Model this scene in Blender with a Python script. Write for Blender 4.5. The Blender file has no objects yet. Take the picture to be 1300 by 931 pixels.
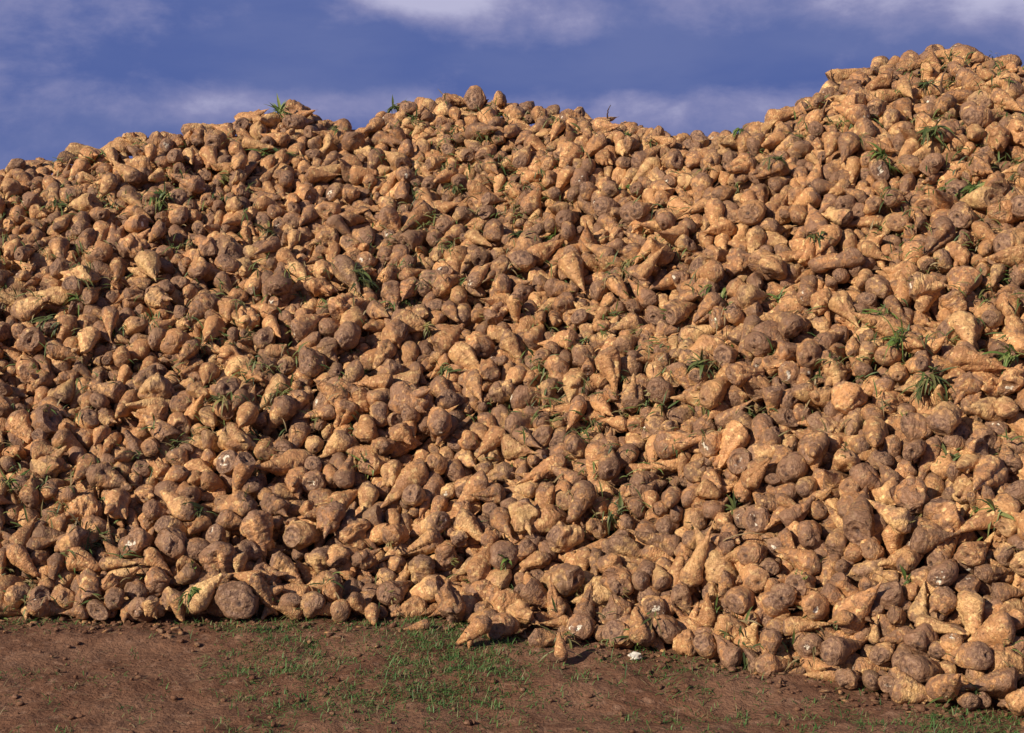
import bpy, math, random
import numpy as np
from mathutils import Vector, Matrix, Quaternion, noise

# ---------------------------------------------------------------- camera frame
PW, PH = 1300.0, 931.0
FPX, CAMZ, HORY = 1806.0, 1.35, 288.0
PITCH = math.atan((PH/2 - HORY)/FPX)              # camera looks this much below the horizon
def project(p):
    """world point -> pixel of the 1300 x 931 frame, depth"""
    x, y, z = p[0], p[1], p[2]-CAMZ
    c, s = math.cos(PITCH), math.sin(PITCH)
    d = y*c - z*s
    u = y*s + z*c
    return PW/2 + FPX*x/d, PH/2 - FPX*u/d, d
def pixel_ray(px, py):
    c, s = math.cos(PITCH), math.sin(PITCH)
    a, b = (px-PW/2)/FPX, -(py-PH/2)/FPX
    return Vector((a, c + b*s, -s + b*c)).normalized()

# ---------------------------------------------------------------- heap profile
FOOT = np.array([(-4.5,4.93),(-1.76,4.79),(-.6,4.80),(-.237,4.76),(.127,4.62),(.44,4.44),(.817,4.17),(1.42,3.84),(2.5,3.5),(4.5,3.4)])
RIDGE = np.array([(-4.5,1.5),(-3.3,1.62),(-2.7,1.67),(-2.2,1.81),(-1.66,1.93),(-1.2,2.02),(-.83,1.88),(-.54,2.07),(-.2,2.14),
                  (.17,2.05),(.46,1.95),(.89,1.79),(1.15,1.87),(1.41,2.04),(1.7,2.20),(1.95,2.31),(2.32,2.25),(2.7,1.85),(3.3,1.9),(4.5,1.6)])
SLOPE = .72
def heap_z(X, Y):
    X = np.asarray(X, float); Y = np.asarray(Y, float)
    f = np.interp(X, FOOT[:,0], FOOT[:,1]); r = np.interp(X, RIDGE[:,0], RIDGE[:,1]) - .04
    yr = f + r/SLOPE
    front = SLOPE*(Y-f)
    back = r - .5*(Y-yr-.5)
    k = .10
    def smin(a, b): 
        h = np.clip(.5+.5*(b-a)/k, 0, 1); return b*(1-h)+a*h - k*h*(1-h)
    z = smin(smin(front, r+.0*Y), back)
    z = z + .035*np.sin(X*2.3+1.1+Y*.8)*np.sin(Y*2.9+.4)*np.clip(front*2,0,1)
    return z

# ---------------------------------------------------------------- beet shapes
NPROTO = 44
def kind_of(i):
    i = int(i)
    if i < 12: return 'conical'
    if i < 18: return 'slender'
    if i < 24: return 'round'
    if i < 29: return 'bent'
    if i < 35: return 'forked'
    if i < 40: return 'knobbly'
    return 'stubby'

def tube(pts, radii, ns, seed, flat_end=True):
    """closed tapered tube along pts -> verts, faces"""
    vs, fs = [], []
    n = len(pts)
    for k in range(n):
        t = (pts[min(k+1,n-1)]-pts[max(k-1,0)]).normalized()
        a = t.orthogonal().normalized() if k == 0 else (a - t*a.dot(t)).normalized()
        b = t.cross(a)
        for j in range(ns):
            th = 2*math.pi*j/ns
            vs.append(pts[k] + (a*math.cos(th)+b*math.sin(th))*radii[k])
    for k in range(n-1):
        for j in range(ns):
            j2 = (j+1) % ns
            fs.append((k*ns+j, k*ns+j2, (k+1)*ns+j2, (k+1)*ns+j))
    vs.append(pts[-1].copy()); c = len(vs)-1
    for j in range(ns): fs.append(((n-1)*ns+j, (n-1)*ns+(j+1)%ns, c))
    return vs, fs

def make_proto(i, nr=24, ns=26, ncr=5):
    """unit beet (radius about 1): crown at the top (+Z), root tip towards -Z.
       returns verts Nx3, faces, axis t (0 at the crown edge, 1 at the tip, <0 on the crown), crown-face flags"""
    i = int(i); R = random.Random(1000+i); kind = kind_of(i); U = R.uniform
    L = {'conical':U(2.8,3.9),'slender':U(4.0,5.6),'round':U(1.6,2.0),'bent':U(3.2,4.3),'forked':U(2.0,2.5),'knobbly':U(2.1,2.8),'stubby':U(1.5,2.2)}[kind]
    p, q = {'conical':(U(1.0,1.5),U(1.0,1.45)),'slender':(U(.85,1.2),U(1.0,1.4)),'round':(U(1.9,2.6),U(.6,.8)),'bent':(U(.95,1.3),U(.95,1.25)),
            'forked':(U(2.2,3.0),U(.55,.75)),'knobbly':(U(1.2,1.9),U(.8,1.05)),'stubby':(U(1.6,2.4),U(.5,.7))}[kind]
    rc = U(.5,.78); sh = U(.16,.28)
    cut = 1.0
    if kind == 'stubby': cut = U(.7,.85)
    elif R.random() < .35: cut = U(.8,.93)
    dome = U(-.12,.16) if R.random() < .45 else U(.18,.42)
    hole = R.random() < .45
    bend = U(.0,.25) if kind not in ('bent',) else U(.5,.95)
    bd = U(0,6.28); bp = U(1.6,2.6)
    g0, gtw, gd, gw = U(0,6.28), U(-1.2,1.2), U(.14,.36), U(.16,.34)
    if kind == 'forked': gd = U(.3,.42)
    fl, fa = U(.02,.13), U(0,6.28)
    la = {'knobbly':.24,'forked':.17,'conical':.075,'slender':.075,'round':.12,'bent':.11,'stubby':.15}[kind]*U(.8,1.25)
    sd = Vector((i*7.31, i*3.7, i*1.9))
    tiltx, tilty = U(-.36,.36), U(-.36,.36)
    rows = []                                     # (r, z, t, crown)
    for k in range(ncr):
        u = (k+.0)/(ncr)
        if k == 0: u = .12
        z = dome*(1-u*u)
        if hole: z -= .20*math.exp(-(u/.24)**2)
        z += .03*math.cos(u*13+i)*(u>.2)
        rows.append((rc*u, z, -(1-u), True))
    rows.append((rc*.97, 0.0, -.02, True))
    for k in range(nr):
        s = (k/(nr-1))**1.12 * cut
        body = max(1-s**p, 0)**q
        shoulder = rc+(1-rc)*math.sin(min(1, (s+.012)/sh)*math.pi/2)
        tail = .07*(1-.6*s)*min(1, s*3)
        r = max(shoulder*body, tail)
        z = -.03-s*L
        rows.append((r, z, s, False))
    vs, ts = [], []
    for (r, z, t, cr) in rows:
        s = max(t, 0)
        off = Vector((math.cos(bd), math.sin(bd), 0))*bend*(s**bp)
        off += Vector((math.sin(s*5+i), math.cos(s*4.3+2*i), 0))*.06*s
        for j in range(ns):
            th = 2*math.pi*j/ns
            m = 1 + fl*math.cos(2*(th-fa))
            if not cr:
                w = min(1, s/.25)
                for kk in (0, math.pi):
                    d = math.atan2(math.sin(th-g0-kk-gtw*s), math.cos(th-g0-kk-gtw*s))
                    m -= gd*w*math.exp(-(d/gw)**2)
            x, y = r*m*math.cos(th), r*m*math.sin(th)
            v = Vector((x, y, z + (x*tiltx + y*tilty if cr or s < .02 else (x*tiltx+y*tilty)*max(0,1-s/.2))))
            nv = noise.noise_vector(Vector((x,y,z))*.95+sd)*la*1.15
            nv += noise.noise_vector(Vector((x,y,z))*2.2+sd)*la*.62
            nv += noise.noise_vector(Vector((x,y,z))*5.0+sd)*.045
            if not cr: nv += Vector((math.cos(th),math.sin(th),0))*(.018*math.sin(z*17+2*noise.noise(Vector((x,y,z))+sd)))*min(1, s*4)
            k = .35 + .65*min(1, r/.3)
            cz_ = noise.noise(Vector((x,y,z*.7))*1.5+sd*2)
            nv -= Vector((math.cos(th),math.sin(th),0))*(.105 if not cr else .05)*math.exp(-(cz_/.07)**2)
            v += nv*k + off
            vs.append(v); ts.append(t)
    fs, cf = [], []
    n = len(rows)
    c0 = len(vs)
    top = sum((vs[j] for j in range(ns)), Vector())/ns; top.z -= .05 if hole else 0
    vs.append(top); ts.append(-1.0)
    for j in range(ns): fs.append((c0, j, (j+1)%ns)); cf.append(1)
    for k in range(n-1):
        for j in range(ns):
            j2 = (j+1)%ns
            fs.append((k*ns+j, (k+1)*ns+j, (k+1)*ns+j2, k*ns+j2)); cf.append(int(k < ncr))
    last = (n-1)*ns
    vs.append(sum((vs[last+j] for j in range(ns)), Vector())/ns); ts.append(1.25 if cut < 1 else 1.0)
    for j in range(ns): fs.append((len(vs)-1, last+(j+1)%ns, last+j)); cf.append(0)
    # side roots / toes
    nf = {'forked':R.choice((2,3,3)),'knobbly':R.choice((1,2))}.get(kind, 1 if R.random()<.18 else 0)
    for f in range(nf):
        a = U(0,6.28) if kind != 'forked' else g0+math.pi/2+f*2*math.pi/nf+U(-.4,.4)
        z0 = -L*U(.35,.6) if kind != 'forked' else -L*U(.5,.62)
        d = Vector((math.cos(a), math.sin(a), 0))
        ln = U(.7,1.3) if kind != 'forked' else U(1.1,1.9)
        rr = U(.16,.26) if kind != 'forked' else U(.32,.46)
        pts, rad = [], []
        m = 9
        for k in range(m):
            u = k/(m-1)
            pts.append(d*(.15+ (.5 if kind=='forked' else .75)*u**.7*ln*.75) + Vector((0,0,z0-u*ln*U(.78,.85))) + noise.noise_vector(Vector((f*3.3,u*1.7,i)))*.16*u)
            rad.append(rr*(1-u**1.5)**.8*(1+.12*noise.noise(Vector((u*5,f,i))))+.05*(1-u))
        tv, tf = tube(pts, rad, 10, i)
        o = len(vs)
        for v in tv:
            vs.append(v + noise.noise_vector(v*2.5+sd)*.05); ts.append(.55)
        fs += [tuple(o+x for x in ff) for ff in tf]; cf += [2+f]*len(tf)
    V = np.array([tuple(v) for v in vs]); 
    cz = -L*cut*.36
    V[:,2] -= cz
    return V, fs, np.array(ts), np.array(cf)

C = bpy.context.scene.collection
scene = bpy.context.scene

# ---------------------------------------------------------------- layout of the heap, one row per beet:
# kind, radius (mm), place x y z (2 mm), turn x y z (5 degrees); the largest in the picture come first
BEETS = [
21,72,-471,2399,37,4,-20,16,7,61,561,2250,216,10,-34,-3,39,68,87,2388,73,11,-14,15,7,54,527,2131,93,-30,-5,17,2,49,655,2005,58,15,2,6,0,62,748,2201,220,2,-14,-35,9,53,698,2030,82,-12,-1,-23,31,61,-462,2553,125,1,-6,-5,
30,56,680,2211,224,9,-1,-26,30,62,724,2359,353,21,-6,-9,7,46,679,1951,37,-9,14,-11,3,56,684,2072,103,-6,2,3,7,57,803,2480,440,-15,-11,11,5,62,762,2253,277,16,-7,30,0,62,300,2532,290,-21,0,12,33,62,-525,2499,86,-3,-2,3,
2,53,603,2016,33,-15,-8,22,4,62,834,2785,657,7,-6,31,29,62,-208,2808,333,18,3,-24,36,55,420,2192,90,-13,-2,34,0,52,501,2097,41,18,12,-10,32,58,514,2400,299,-9,-9,-10,40,61,92,2469,132,-17,-3,21,4,59,125,2499,194,-2,8,6,
1,62,-198,2641,192,9,6,19,35,57,-102,2369,37,2,-36,10,1,59,332,2306,126,-4,30,-14,34,55,641,2248,242,27,-5,-6,19,60,590,2478,380,-8,-6,-13,1,56,675,2584,494,23,5,21,38,58,-290,2565,117,4,5,-32,9,49,653,2178,192,20,6,-18,
8,54,-535,2392,44,35,10,3,15,50,306,2299,128,-34,4,4,33,62,-906,2732,207,22,0,-23,4,42,568,1985,14,-14,13,19,3,62,-772,2674,200,4,-13,-6,4,63,-462,2816,308,-7,-3,-25,30,61,-791,2528,112,-12,2,-20,5,50,600,2207,221,10,-26,17,
2,62,-364,3174,568,3,-9,-13,3,51,466,2242,142,23,-10,8,35,59,609,2069,62,17,5,-5,30,62,-544,2746,263,12,11,-30,6,59,389,2494,291,8,3,22,20,57,-614,2523,107,12,23,-8,4,46,204,2207,37,-3,29,-19,7,62,-437,2702,219,18,-7,26,
34,53,-329,2559,152,-4,6,2,0,46,405,2102,14,-17,3,23,7,62,133,3066,581,-1,-9,-12,6,62,190,2744,404,-3,-6,-7,20,53,177,2338,83,5,25,-16,7,44,614,1950,34,1,25,21,10,50,-55,2464,81,30,6,1,4,62,484,2400,267,21,4,-7,
1,62,54,2525,141,-12,-4,-17,8,65,-380,2558,115,-17,-4,29,1,58,368,2226,86,16,25,-7,4,62,849,2680,572,8,10,22,2,61,381,2602,380,23,-3,-11,32,52,766,2661,563,-12,16,25,29,43,779,2424,402,-7,-7,-26,11,53,717,2155,177,20,-14,-11,
38,52,21,2521,161,9,-2,35,33,52,235,2511,213,14,-27,-9,34,53,-783,2597,156,-14,24,-8,31,61,-508,2617,156,-7,13,-12,3,62,592,2317,257,-1,12,33,7,59,927,2855,728,20,24,9,2,51,666,2138,151,-20,4,29,10,52,-616,2604,157,-23,-1,-23,
7,62,-945,2819,288,-15,-7,-26,10,51,814,2552,497,11,1,-36,9,61,-17,2485,100,8,20,-8,18,60,-414,2911,400,19,20,-6,7,53,-698,2792,276,4,25,-1,8,60,-13,2284,21,-16,-3,30,18,51,172,2226,23,-10,-8,17,33,49,229,2678,349,30,2,3,
37,58,-745,2440,40,2,-29,17,3,55,-207,2449,37,22,-16,-9,29,47,853,2419,412,6,-25,3,6,62,516,2697,494,22,-6,4,3,58,251,2230,35,18,24,-4,0,62,-488,2880,333,10,3,26,39,53,579,2141,108,9,1,-5,43,38,651,2096,116,7,-4,30,
32,53,-739,2622,160,5,-12,-21,10,59,-1057,3107,498,7,-23,-9,34,61,-867,3246,628,12,-29,-10,7,57,341,2861,509,14,26,-12,23,49,681,2378,337,15,-8,-16,10,57,616,2385,328,-22,-26,1,2,62,545,2608,447,15,28,-3,23,59,-721,2876,347,-16,6,-15,
8,61,-153,2447,39,-13,-6,-25,2,57,1015,3093,908,-19,3,21,0,52,121,2296,20,21,23,-2,4,50,339,2189,41,-4,8,-12,6,51,385,2259,115,9,21,-5,19,51,408,2336,188,15,-12,-2,6,45,332,2143,24,7,-25,16,11,57,-668,2537,108,-16,-4,30,
4,49,-152,2538,104,-11,10,-12,11,57,629,2689,520,1,-10,-15,4,45,-773,2500,80,6,-13,-9,36,51,-118,2515,86,14,32,-4,10,62,-678,3116,496,-7,10,-1,7,51,-513,2657,208,0,4,-1,32,59,923,3058,876,15,-4,26,10,45,-877,2497,85,8,-7,-14,
15,49,249,2392,140,-22,-1,-16,2,61,-432,3031,468,-7,-23,17,7,62,-221,3365,697,-12,2,-8,19,62,-1018,3003,434,20,30,4,30,62,-368,3068,502,8,-24,-1,7,49,49,2375,46,-6,9,29,3,54,487,2278,178,20,-5,-5,23,49,-627,2465,50,8,-34,2,
1,52,61,2629,222,13,1,21,19,54,704,1997,47,18,-8,-22,4,53,-977,2802,283,-10,5,14,33,48,-161,2496,69,-1,-1,-8,1,51,-154,2564,127,-10,10,-16,8,47,-172,2418,14,-17,1,-11,9,49,471,2170,92,17,29,-2,6,53,177,2567,251,7,-27,9,
7,46,651,2793,610,-12,-10,-22,9,54,677,2187,170,25,7,-7,9,47,401,2282,145,26,18,-2,3,51,665,2473,370,-21,7,21,10,60,-141,2734,302,11,23,-5,19,57,889,2828,695,10,-21,-2,3,42,-57,2227,34,-3,-9,-30,20,52,171,2310,40,-18,14,20,
6,56,-402,2493,61,8,-9,-14,4,53,397,2826,514,6,-7,27,10,63,-342,2992,446,15,25,-6,2,58,43,2814,336,18,-4,-15,2,53,-211,3016,471,11,-13,-13,21,58,521,2847,594,7,29,-15,29,62,-650,3271,622,9,28,0,11,49,710,2466,401,9,13,7,
37,61,560,2474,324,22,2,-14,3,60,467,2669,450,-3,13,-27,29,59,-953,3162,565,-15,10,-17,6,58,-89,2903,402,-4,11,24,24,38,471,2316,203,-28,7,12,29,51,737,2269,253,-13,2,-5,4,62,-710,3000,434,-19,2,32,5,50,551,2341,284,-9,-8,33,
11,59,627,2858,648,-6,-11,-19,40,49,-212,2541,118,20,-7,-12,1,54,-153,2641,177,-6,9,6,2,62,966,2728,654,23,9,-10,35,58,-423,3130,544,14,15,-24,27,44,690,2328,297,-8,1,-7,8,59,808,2393,365,19,6,24,16,34,449,2149,61,-24,16,12,
5,53,-272,2635,161,2,6,20,31,49,-229,2672,209,-4,10,11,3,62,-143,3134,548,15,-30,-7,7,47,863,2516,460,10,24,-7,35,57,-1,2372,37,-14,6,20,3,47,40,2459,88,6,-12,28,30,51,959,2940,804,-1,9,16,18,59,-583,2885,347,20,-28,1,
38,52,467,2920,602,-8,7,-6,3,60,-259,2701,220,0,-16,6,0,60,749,3192,928,-7,22,-18,29,54,446,2574,387,21,-2,-5,10,46,200,2417,123,13,-6,-16,7,57,-1026,3408,724,-15,5,-19,32,52,-610,3081,499,-9,1,2,19,43,278,2191,19,11,-16,22,
11,50,464,2210,112,16,-7,-7,9,54,288,2670,363,-14,-6,26,3,54,-945,2971,413,14,10,-23,16,34,631,2063,84,17,3,-26,39,51,716,2326,284,27,-5,-17,18,40,555,2077,41,-20,-1,29,4,47,-335,2815,306,-3,4,-8,1,62,123,2798,361,-12,10,3,
34,45,-445,2612,159,14,-11,-19,35,62,-260,3122,524,7,8,32,30,48,348,2320,149,11,-14,17,38,58,150,2367,52,-12,6,-12,29,53,972,2814,703,15,-13,-10,3,48,458,2117,38,16,5,-7,11,43,618,2112,103,34,3,4,7,50,398,2472,267,19,-28,-2,
33,55,758,2748,584,-14,10,-15,29,46,581,2550,414,3,6,23,2,59,-512,3144,557,11,-29,5,2,54,-524,2775,301,-6,-15,-12,3,43,415,2408,251,-5,-30,7,9,51,10,2692,252,-17,0,12,0,48,-315,2675,213,26,-3,-5,2,54,719,3079,846,10,3,28,
2,56,74,3173,621,-24,4,19,11,46,419,2555,410,18,-8,-15,10,50,-356,2420,21,14,-6,14,30,52,597,2866,626,-10,0,-11,9,51,-826,2891,343,21,-2,18,3,56,441,2509,310,-1,6,3,21,58,23,3129,601,2,-12,16,7,53,500,2679,462,-8,7,19,
1,52,-73,2611,182,7,6,13,24,36,54,2234,15,-15,-11,17,4,58,387,2889,549,-20,0,-27,30,51,-37,3019,489,3,-25,2,29,54,-30,3125,581,8,-3,31,9,57,-807,3180,587,7,-10,-21,20,53,867,2968,804,18,7,-2,9,62,-279,3365,681,-1,-8,-1,
5,55,-777,3457,781,-22,2,-20,22,59,-246,2994,449,16,0,14,0,50,306,2434,175,9,20,-4,38,46,16,2335,28,-16,-23,5,8,46,-579,2479,59,-11,-7,-24,18,56,-286,2772,274,31,-2,-4,19,50,699,2716,559,-14,-1,5,34,47,-50,2427,38,18,1,-21,
9,47,-344,2741,251,10,1,18,1,62,510,2996,708,22,-14,-10,2,62,-642,3039,450,-23,-24,4,11,46,810,2300,301,1,25,-17,1,48,-77,2549,130,11,-4,-23,10,50,947,2692,619,19,14,20,29,49,597,2737,530,-11,-7,-7,34,53,-783,3119,522,-13,-1,10,
2,52,557,2211,130,-14,-13,-23,27,42,-432,2410,48,-3,-7,3,23,43,572,2216,165,24,25,-3,30,50,-307,2837,334,-4,5,24,6,60,620,2924,685,27,-3,-2,30,58,-572,3065,478,-14,-5,3,36,44,149,2490,144,-2,20,-18,2,50,-615,2575,121,5,12,-25,
35,56,123,2649,266,18,27,-6,2,45,122,2716,317,-3,-9,-20,1,58,-1017,2966,387,13,-30,7,0,57,-944,3501,810,24,-1,12,0,49,-16,2532,140,-15,-2,3,8,53,-135,2980,439,33,11,4,4,48,567,3085,797,0,14,-2,2,50,-1014,3132,524,-19,8,-15,
42,44,-310,2438,41,11,6,13,34,40,-269,2509,80,-21,-9,24,8,46,528,2251,173,26,-4,-13,9,57,479,2809,539,19,-13,-13,10,50,401,2892,581,-14,11,-26,7,47,784,2374,329,8,-26,11,4,52,-900,3013,438,0,11,19,3,46,-659,2604,150,-13,11,27,
20,45,-784,2436,29,-7,13,-26,31,41,715,2534,467,-15,-11,4,32,44,815,2629,535,-4,6,23,4,60,90,2849,389,18,24,2,3,59,-700,3184,585,27,7,9,2,61,-73,3601,914,19,3,-27,4,49,-769,2570,119,9,4,29,0,48,-42,2706,261,6,-11,-33,
34,47,1004,2969,859,-6,-2,-7,24,44,-266,2956,412,12,-3,35,8,45,308,2171,22,-6,12,-34,8,53,362,2514,290,19,0,-9,7,43,477,2529,332,-16,3,-27,6,38,749,2102,126,18,4,-17,0,52,154,2605,232,0,-4,-27,6,54,100,2917,439,4,16,1,
4,51,99,3038,540,18,1,-22,9,44,-907,2645,180,27,-2,-1,34,62,-69,2948,425,1,-22,20,10,57,-776,2866,315,4,-14,-24,18,40,-312,2506,87,7,-33,8,0,50,269,2962,538,24,1,8,4,47,-867,2434,31,11,6,6,40,48,-346,2513,80,-1,0,-34,
0,52,-426,2771,252,-8,3,0,32,50,-409,2679,195,-9,-10,-8,11,56,-961,3047,449,4,-3,-34,34,45,-23,2809,348,24,0,-15,5,47,-26,2660,208,-14,8,-16,8,40,394,2121,41,2,3,17,10,46,271,2630,314,28,4,3,4,50,503,3134,809,14,-2,25,
35,57,-253,2729,253,19,16,3,25,40,70,2358,42,-32,-4,-15,8,38,314,2243,52,5,35,-3,26,36,730,2125,149,-15,16,22,37,55,614,2286,237,-14,5,-25,5,44,-39,2594,181,-19,13,-14,4,62,-935,3239,617,16,-33,1,34,48,355,2706,415,24,11,-7,
36,51,-479,2533,91,13,12,5,33,44,-441,2473,61,14,2,-21,35,59,-642,2416,16,22,22,5,11,45,124,2339,43,0,29,-21,3,36,280,2286,68,6,-2,-14,10,39,619,2169,159,15,27,-13,1,62,367,2754,434,-5,-11,-30,6,53,-361,2836,342,-32,-9,-1,
20,56,143,2836,411,23,-3,-13,1,53,909,2973,781,2,-10,36,7,58,-126,3223,592,-2,-6,-15,40,39,829,2367,371,28,2,9,38,51,862,2761,623,-11,-1,1,0,55,374,2807,465,23,7,-16,21,53,-670,2874,316,11,1,-4,7,62,-222,3314,646,24,11,-3,
2,48,434,3058,698,-4,-6,-12,2,50,682,2547,446,17,-26,-6,26,43,779,2183,209,-17,9,26,9,57,534,2335,256,-12,-33,-9,30,46,-47,2857,383,25,-3,2,18,43,337,2425,222,-15,-10,7,3,45,606,2222,180,2,1,31,30,50,-384,2957,420,-3,0,15,
1,43,504,2226,125,3,-6,-29,4,47,-479,2747,243,1,-23,17,24,41,666,2321,312,19,-3,-6,10,48,220,2990,551,-10,0,6,4,54,139,3425,845,9,1,28,21,62,-96,3803,1009,19,-6,-3,2,56,25,2753,291,17,-7,-11,31,41,-213,2731,276,1,10,33,
3,57,-792,3379,706,12,-29,12,2,56,227,3222,713,-15,6,25,2,47,783,3077,845,-14,-8,11,3,57,218,2772,398,18,-5,17,23,40,-690,2419,32,-17,1,-34,21,39,233,2277,57,-2,-21,23,8,47,368,2169,31,-7,34,6,31,53,798,2586,481,13,-12,-7,
2,54,334,2649,329,-23,3,21,7,38,689,2301,239,7,6,22,33,39,322,2478,243,33,9,-8,1,45,904,2570,501,-2,32,-15,7,45,1067,3112,943,6,11,35,7,47,-824,2711,209,-2,14,14,9,49,437,3020,670,8,14,13,31,53,-27,2455,54,-18,2,-27,
3,47,25,2621,188,19,15,18,1,48,-564,2669,188,-7,11,-35,20,50,712,1913,22,-10,13,-11,7,48,103,2606,214,8,26,6,11,52,-511,2586,132,-11,-11,12,3,54,-140,2676,223,-2,14,-24,2,53,-629,2929,371,14,6,34,6,59,195,3439,863,10,1,23,
19,48,-376,2665,193,18,2,-3,2,45,-278,2859,361,-17,-9,-18,21,55,830,2994,803,5,-8,6,5,58,-802,3001,410,14,2,22,1,41,541,2081,17,-18,3,20,31,46,829,2749,606,-8,0,-30,35,58,-700,3269,632,11,-26,16,3,45,350,2410,193,2,21,-24,
11,48,468,2540,361,-5,3,-32,6,50,-920,2918,339,27,6,3,30,47,420,2957,615,-16,5,25,7,42,323,2683,392,-7,-3,7,4,38,-816,2494,74,0,-4,-22,0,45,-291,2421,12,-16,-3,33,7,49,852,2901,728,-5,-25,14,9,53,-887,2471,43,20,-4,-9,
0,40,248,2337,94,11,-25,7,33,46,-608,2638,175,19,2,5,32,49,406,2684,429,16,15,-8,23,51,906,2921,753,-1,21,-25,7,52,-270,2591,126,12,2,13,0,43,401,2558,337,-8,-28,5,8,48,439,2461,278,-30,14,5,4,43,219,2484,181,21,-13,2,
38,34,494,2040,13,-18,0,26,22,60,901,2526,463,-16,22,0,2,48,-219,2975,398,-6,-4,-10,28,50,413,3166,761,4,-4,35,33,52,-429,3353,647,-19,-14,-14,11,57,778,2782,613,-4,-3,-20,31,50,-815,3062,461,11,1,10,7,62,26,3193,621,9,4,19,
4,45,48,2946,446,27,-7,-13,23,51,-41,3255,664,8,-6,-22,31,59,-400,3658,888,11,-2,-11,9,43,529,2521,373,7,5,-20,9,61,-580,2550,92,22,-12,3,16,34,-706,2500,75,-19,6,16,4,36,-574,2387,31,3,1,-23,2,48,725,2920,684,16,8,17,
42,50,-525,3013,439,-2,-13,18,8,61,-880,3331,681,-16,-8,-27,10,48,46,3344,732,6,-29,2,30,62,561,2298,216,22,-6,-11,8,52,585,2635,461,22,0,-12,34,41,-84,2721,263,-6,24,-18,3,49,503,2954,645,4,1,25,9,44,-890,2552,115,28,-3,-11,
1,44,922,2772,659,5,12,30,9,49,786,2873,684,19,20,-8,6,46,663,2920,695,20,-1,10,8,53,-580,2828,312,4,-19,21,30,40,763,2158,172,22,17,-1,28,50,206,2589,248,-10,2,-10,29,62,1059,3005,867,-7,-16,-12,11,54,-178,2628,168,4,12,-18,
24,37,718,2660,520,-8,2,9,0,52,238,2856,443,4,-20,6,32,51,-573,2968,382,13,-3,32,2,40,880,2576,507,-16,3,26,6,55,-527,2687,225,-15,-4,28,4,47,-879,2780,253,1,11,-30,1,44,-1,2934,428,7,3,-28,10,42,736,2683,552,0,-29,18,
42,45,268,2427,158,1,-20,18,7,42,-719,2426,15,18,26,2,11,47,-383,2816,304,-8,-15,-28,1,46,736,2277,291,18,-3,29,10,46,599,2457,337,9,-10,-33,7,56,881,3047,832,14,5,23,9,50,-289,3211,556,2,-11,29,5,52,-645,2681,198,-10,-7,-30,
11,52,917,2609,520,1,7,25,19,50,112,3008,513,-1,15,6,4,50,622,3014,729,-2,-11,32,31,50,-23,3083,543,-6,-7,-30,7,59,1031,3386,1073,-12,20,-11,9,50,237,2922,475,15,3,22,0,46,-864,3052,471,6,-8,-24,7,43,285,2958,598,-35,8,5,
18,48,57,2706,271,13,-1,-2,32,54,-219,2750,249,-22,6,18,5,42,-636,2506,76,11,-1,-21,9,43,650,2491,383,-2,4,-7,8,62,-668,2825,281,24,-15,-2,1,53,-335,2908,363,7,7,18,5,58,310,3296,801,7,-9,32,24,45,844,3311,1005,-1,14,0,
8,52,-738,2766,237,-5,34,-12,22,37,-818,2404,21,-5,2,29,21,43,693,2119,132,2,-6,2,23,43,414,2589,365,-7,-23,12,29,40,287,2244,32,25,-2,-10,7,44,716,2454,359,10,0,-32,9,56,310,2987,624,-33,-10,8,33,48,-1218,3487,768,0,-12,-24,
6,33,640,1954,10,17,2,2,2,49,626,2816,607,10,-26,-13,30,50,-248,2909,381,14,-2,13,36,44,366,3020,637,-1,-13,25,11,59,361,3282,827,-19,-2,-31,0,54,-902,3417,739,-7,10,22,23,62,-750,3640,887,20,1,-1,3,48,-579,2585,125,6,18,21,
5,62,-380,3048,459,19,13,-6,5,58,344,3031,656,-21,15,-12,9,38,-851,2530,104,21,0,-18,7,42,279,2546,246,15,-10,22,10,53,333,2974,562,-10,-11,-21,4,46,172,2393,95,-9,1,19,4,50,-265,2804,299,10,-4,8,7,39,-73,2836,356,10,-2,-30,
18,46,736,2919,718,-14,0,35,9,50,552,3231,865,26,1,-10,0,39,584,2405,309,24,15,12,2,47,-70,3106,573,25,1,-8,0,57,1039,3198,979,-8,-11,3,11,61,347,2632,354,18,-12,16,6,48,608,2359,279,-11,1,-28,6,50,164,2531,174,18,8,-7,
7,48,421,2810,496,-18,5,26,19,47,570,2128,67,15,26,-11,16,34,509,2160,97,6,-10,-10,4,51,809,2231,244,6,-2,-13,1,47,174,2717,332,3,-15,-18,34,46,-974,2946,357,-18,1,-6,0,53,314,3323,840,-26,6,16,18,57,-442,3425,714,20,10,1,
4,50,-374,3533,803,-22,12,16,37,43,761,2316,307,9,-7,13,8,42,916,2688,586,-9,6,-1,4,44,5,3009,510,1,1,-26,9,42,-679,2964,412,-8,6,0,4,44,-647,2733,225,-3,5,29,10,40,498,2361,241,8,-21,3,36,48,-592,2987,405,10,0,25,
10,55,-345,3043,473,9,-4,33,32,49,-962,3129,542,12,5,-5,34,62,-564,3753,941,18,-21,-3,42,44,20,2478,104,-2,5,-20,6,47,508,2594,411,18,-27,-2,37,42,489,2615,415,-1,-4,12,7,57,678,2870,620,8,2,33,9,42,-138,2809,329,12,-6,14,
22,45,354,2598,310,-13,0,14,5,52,-920,2675,184,15,11,-10,1,46,-633,2830,310,-27,1,6,2,41,525,2974,680,20,4,15,24,46,-648,3637,879,-15,0,15,5,51,449,2485,290,6,4,8,0,42,29,2692,270,14,-6,-27,11,47,-906,2737,238,14,-12,-14,
33,45,-500,2976,408,-9,-22,8,30,52,268,3010,571,10,-10,-20,1,53,-931,3147,527,16,35,-1,10,51,-574,3173,550,26,-5,-3,4,53,-121,3374,696,2,10,-3,4,57,-1075,3570,812,7,-6,-35,0,46,278,2441,200,17,-1,34,33,38,771,2898,732,20,12,-11,
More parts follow.
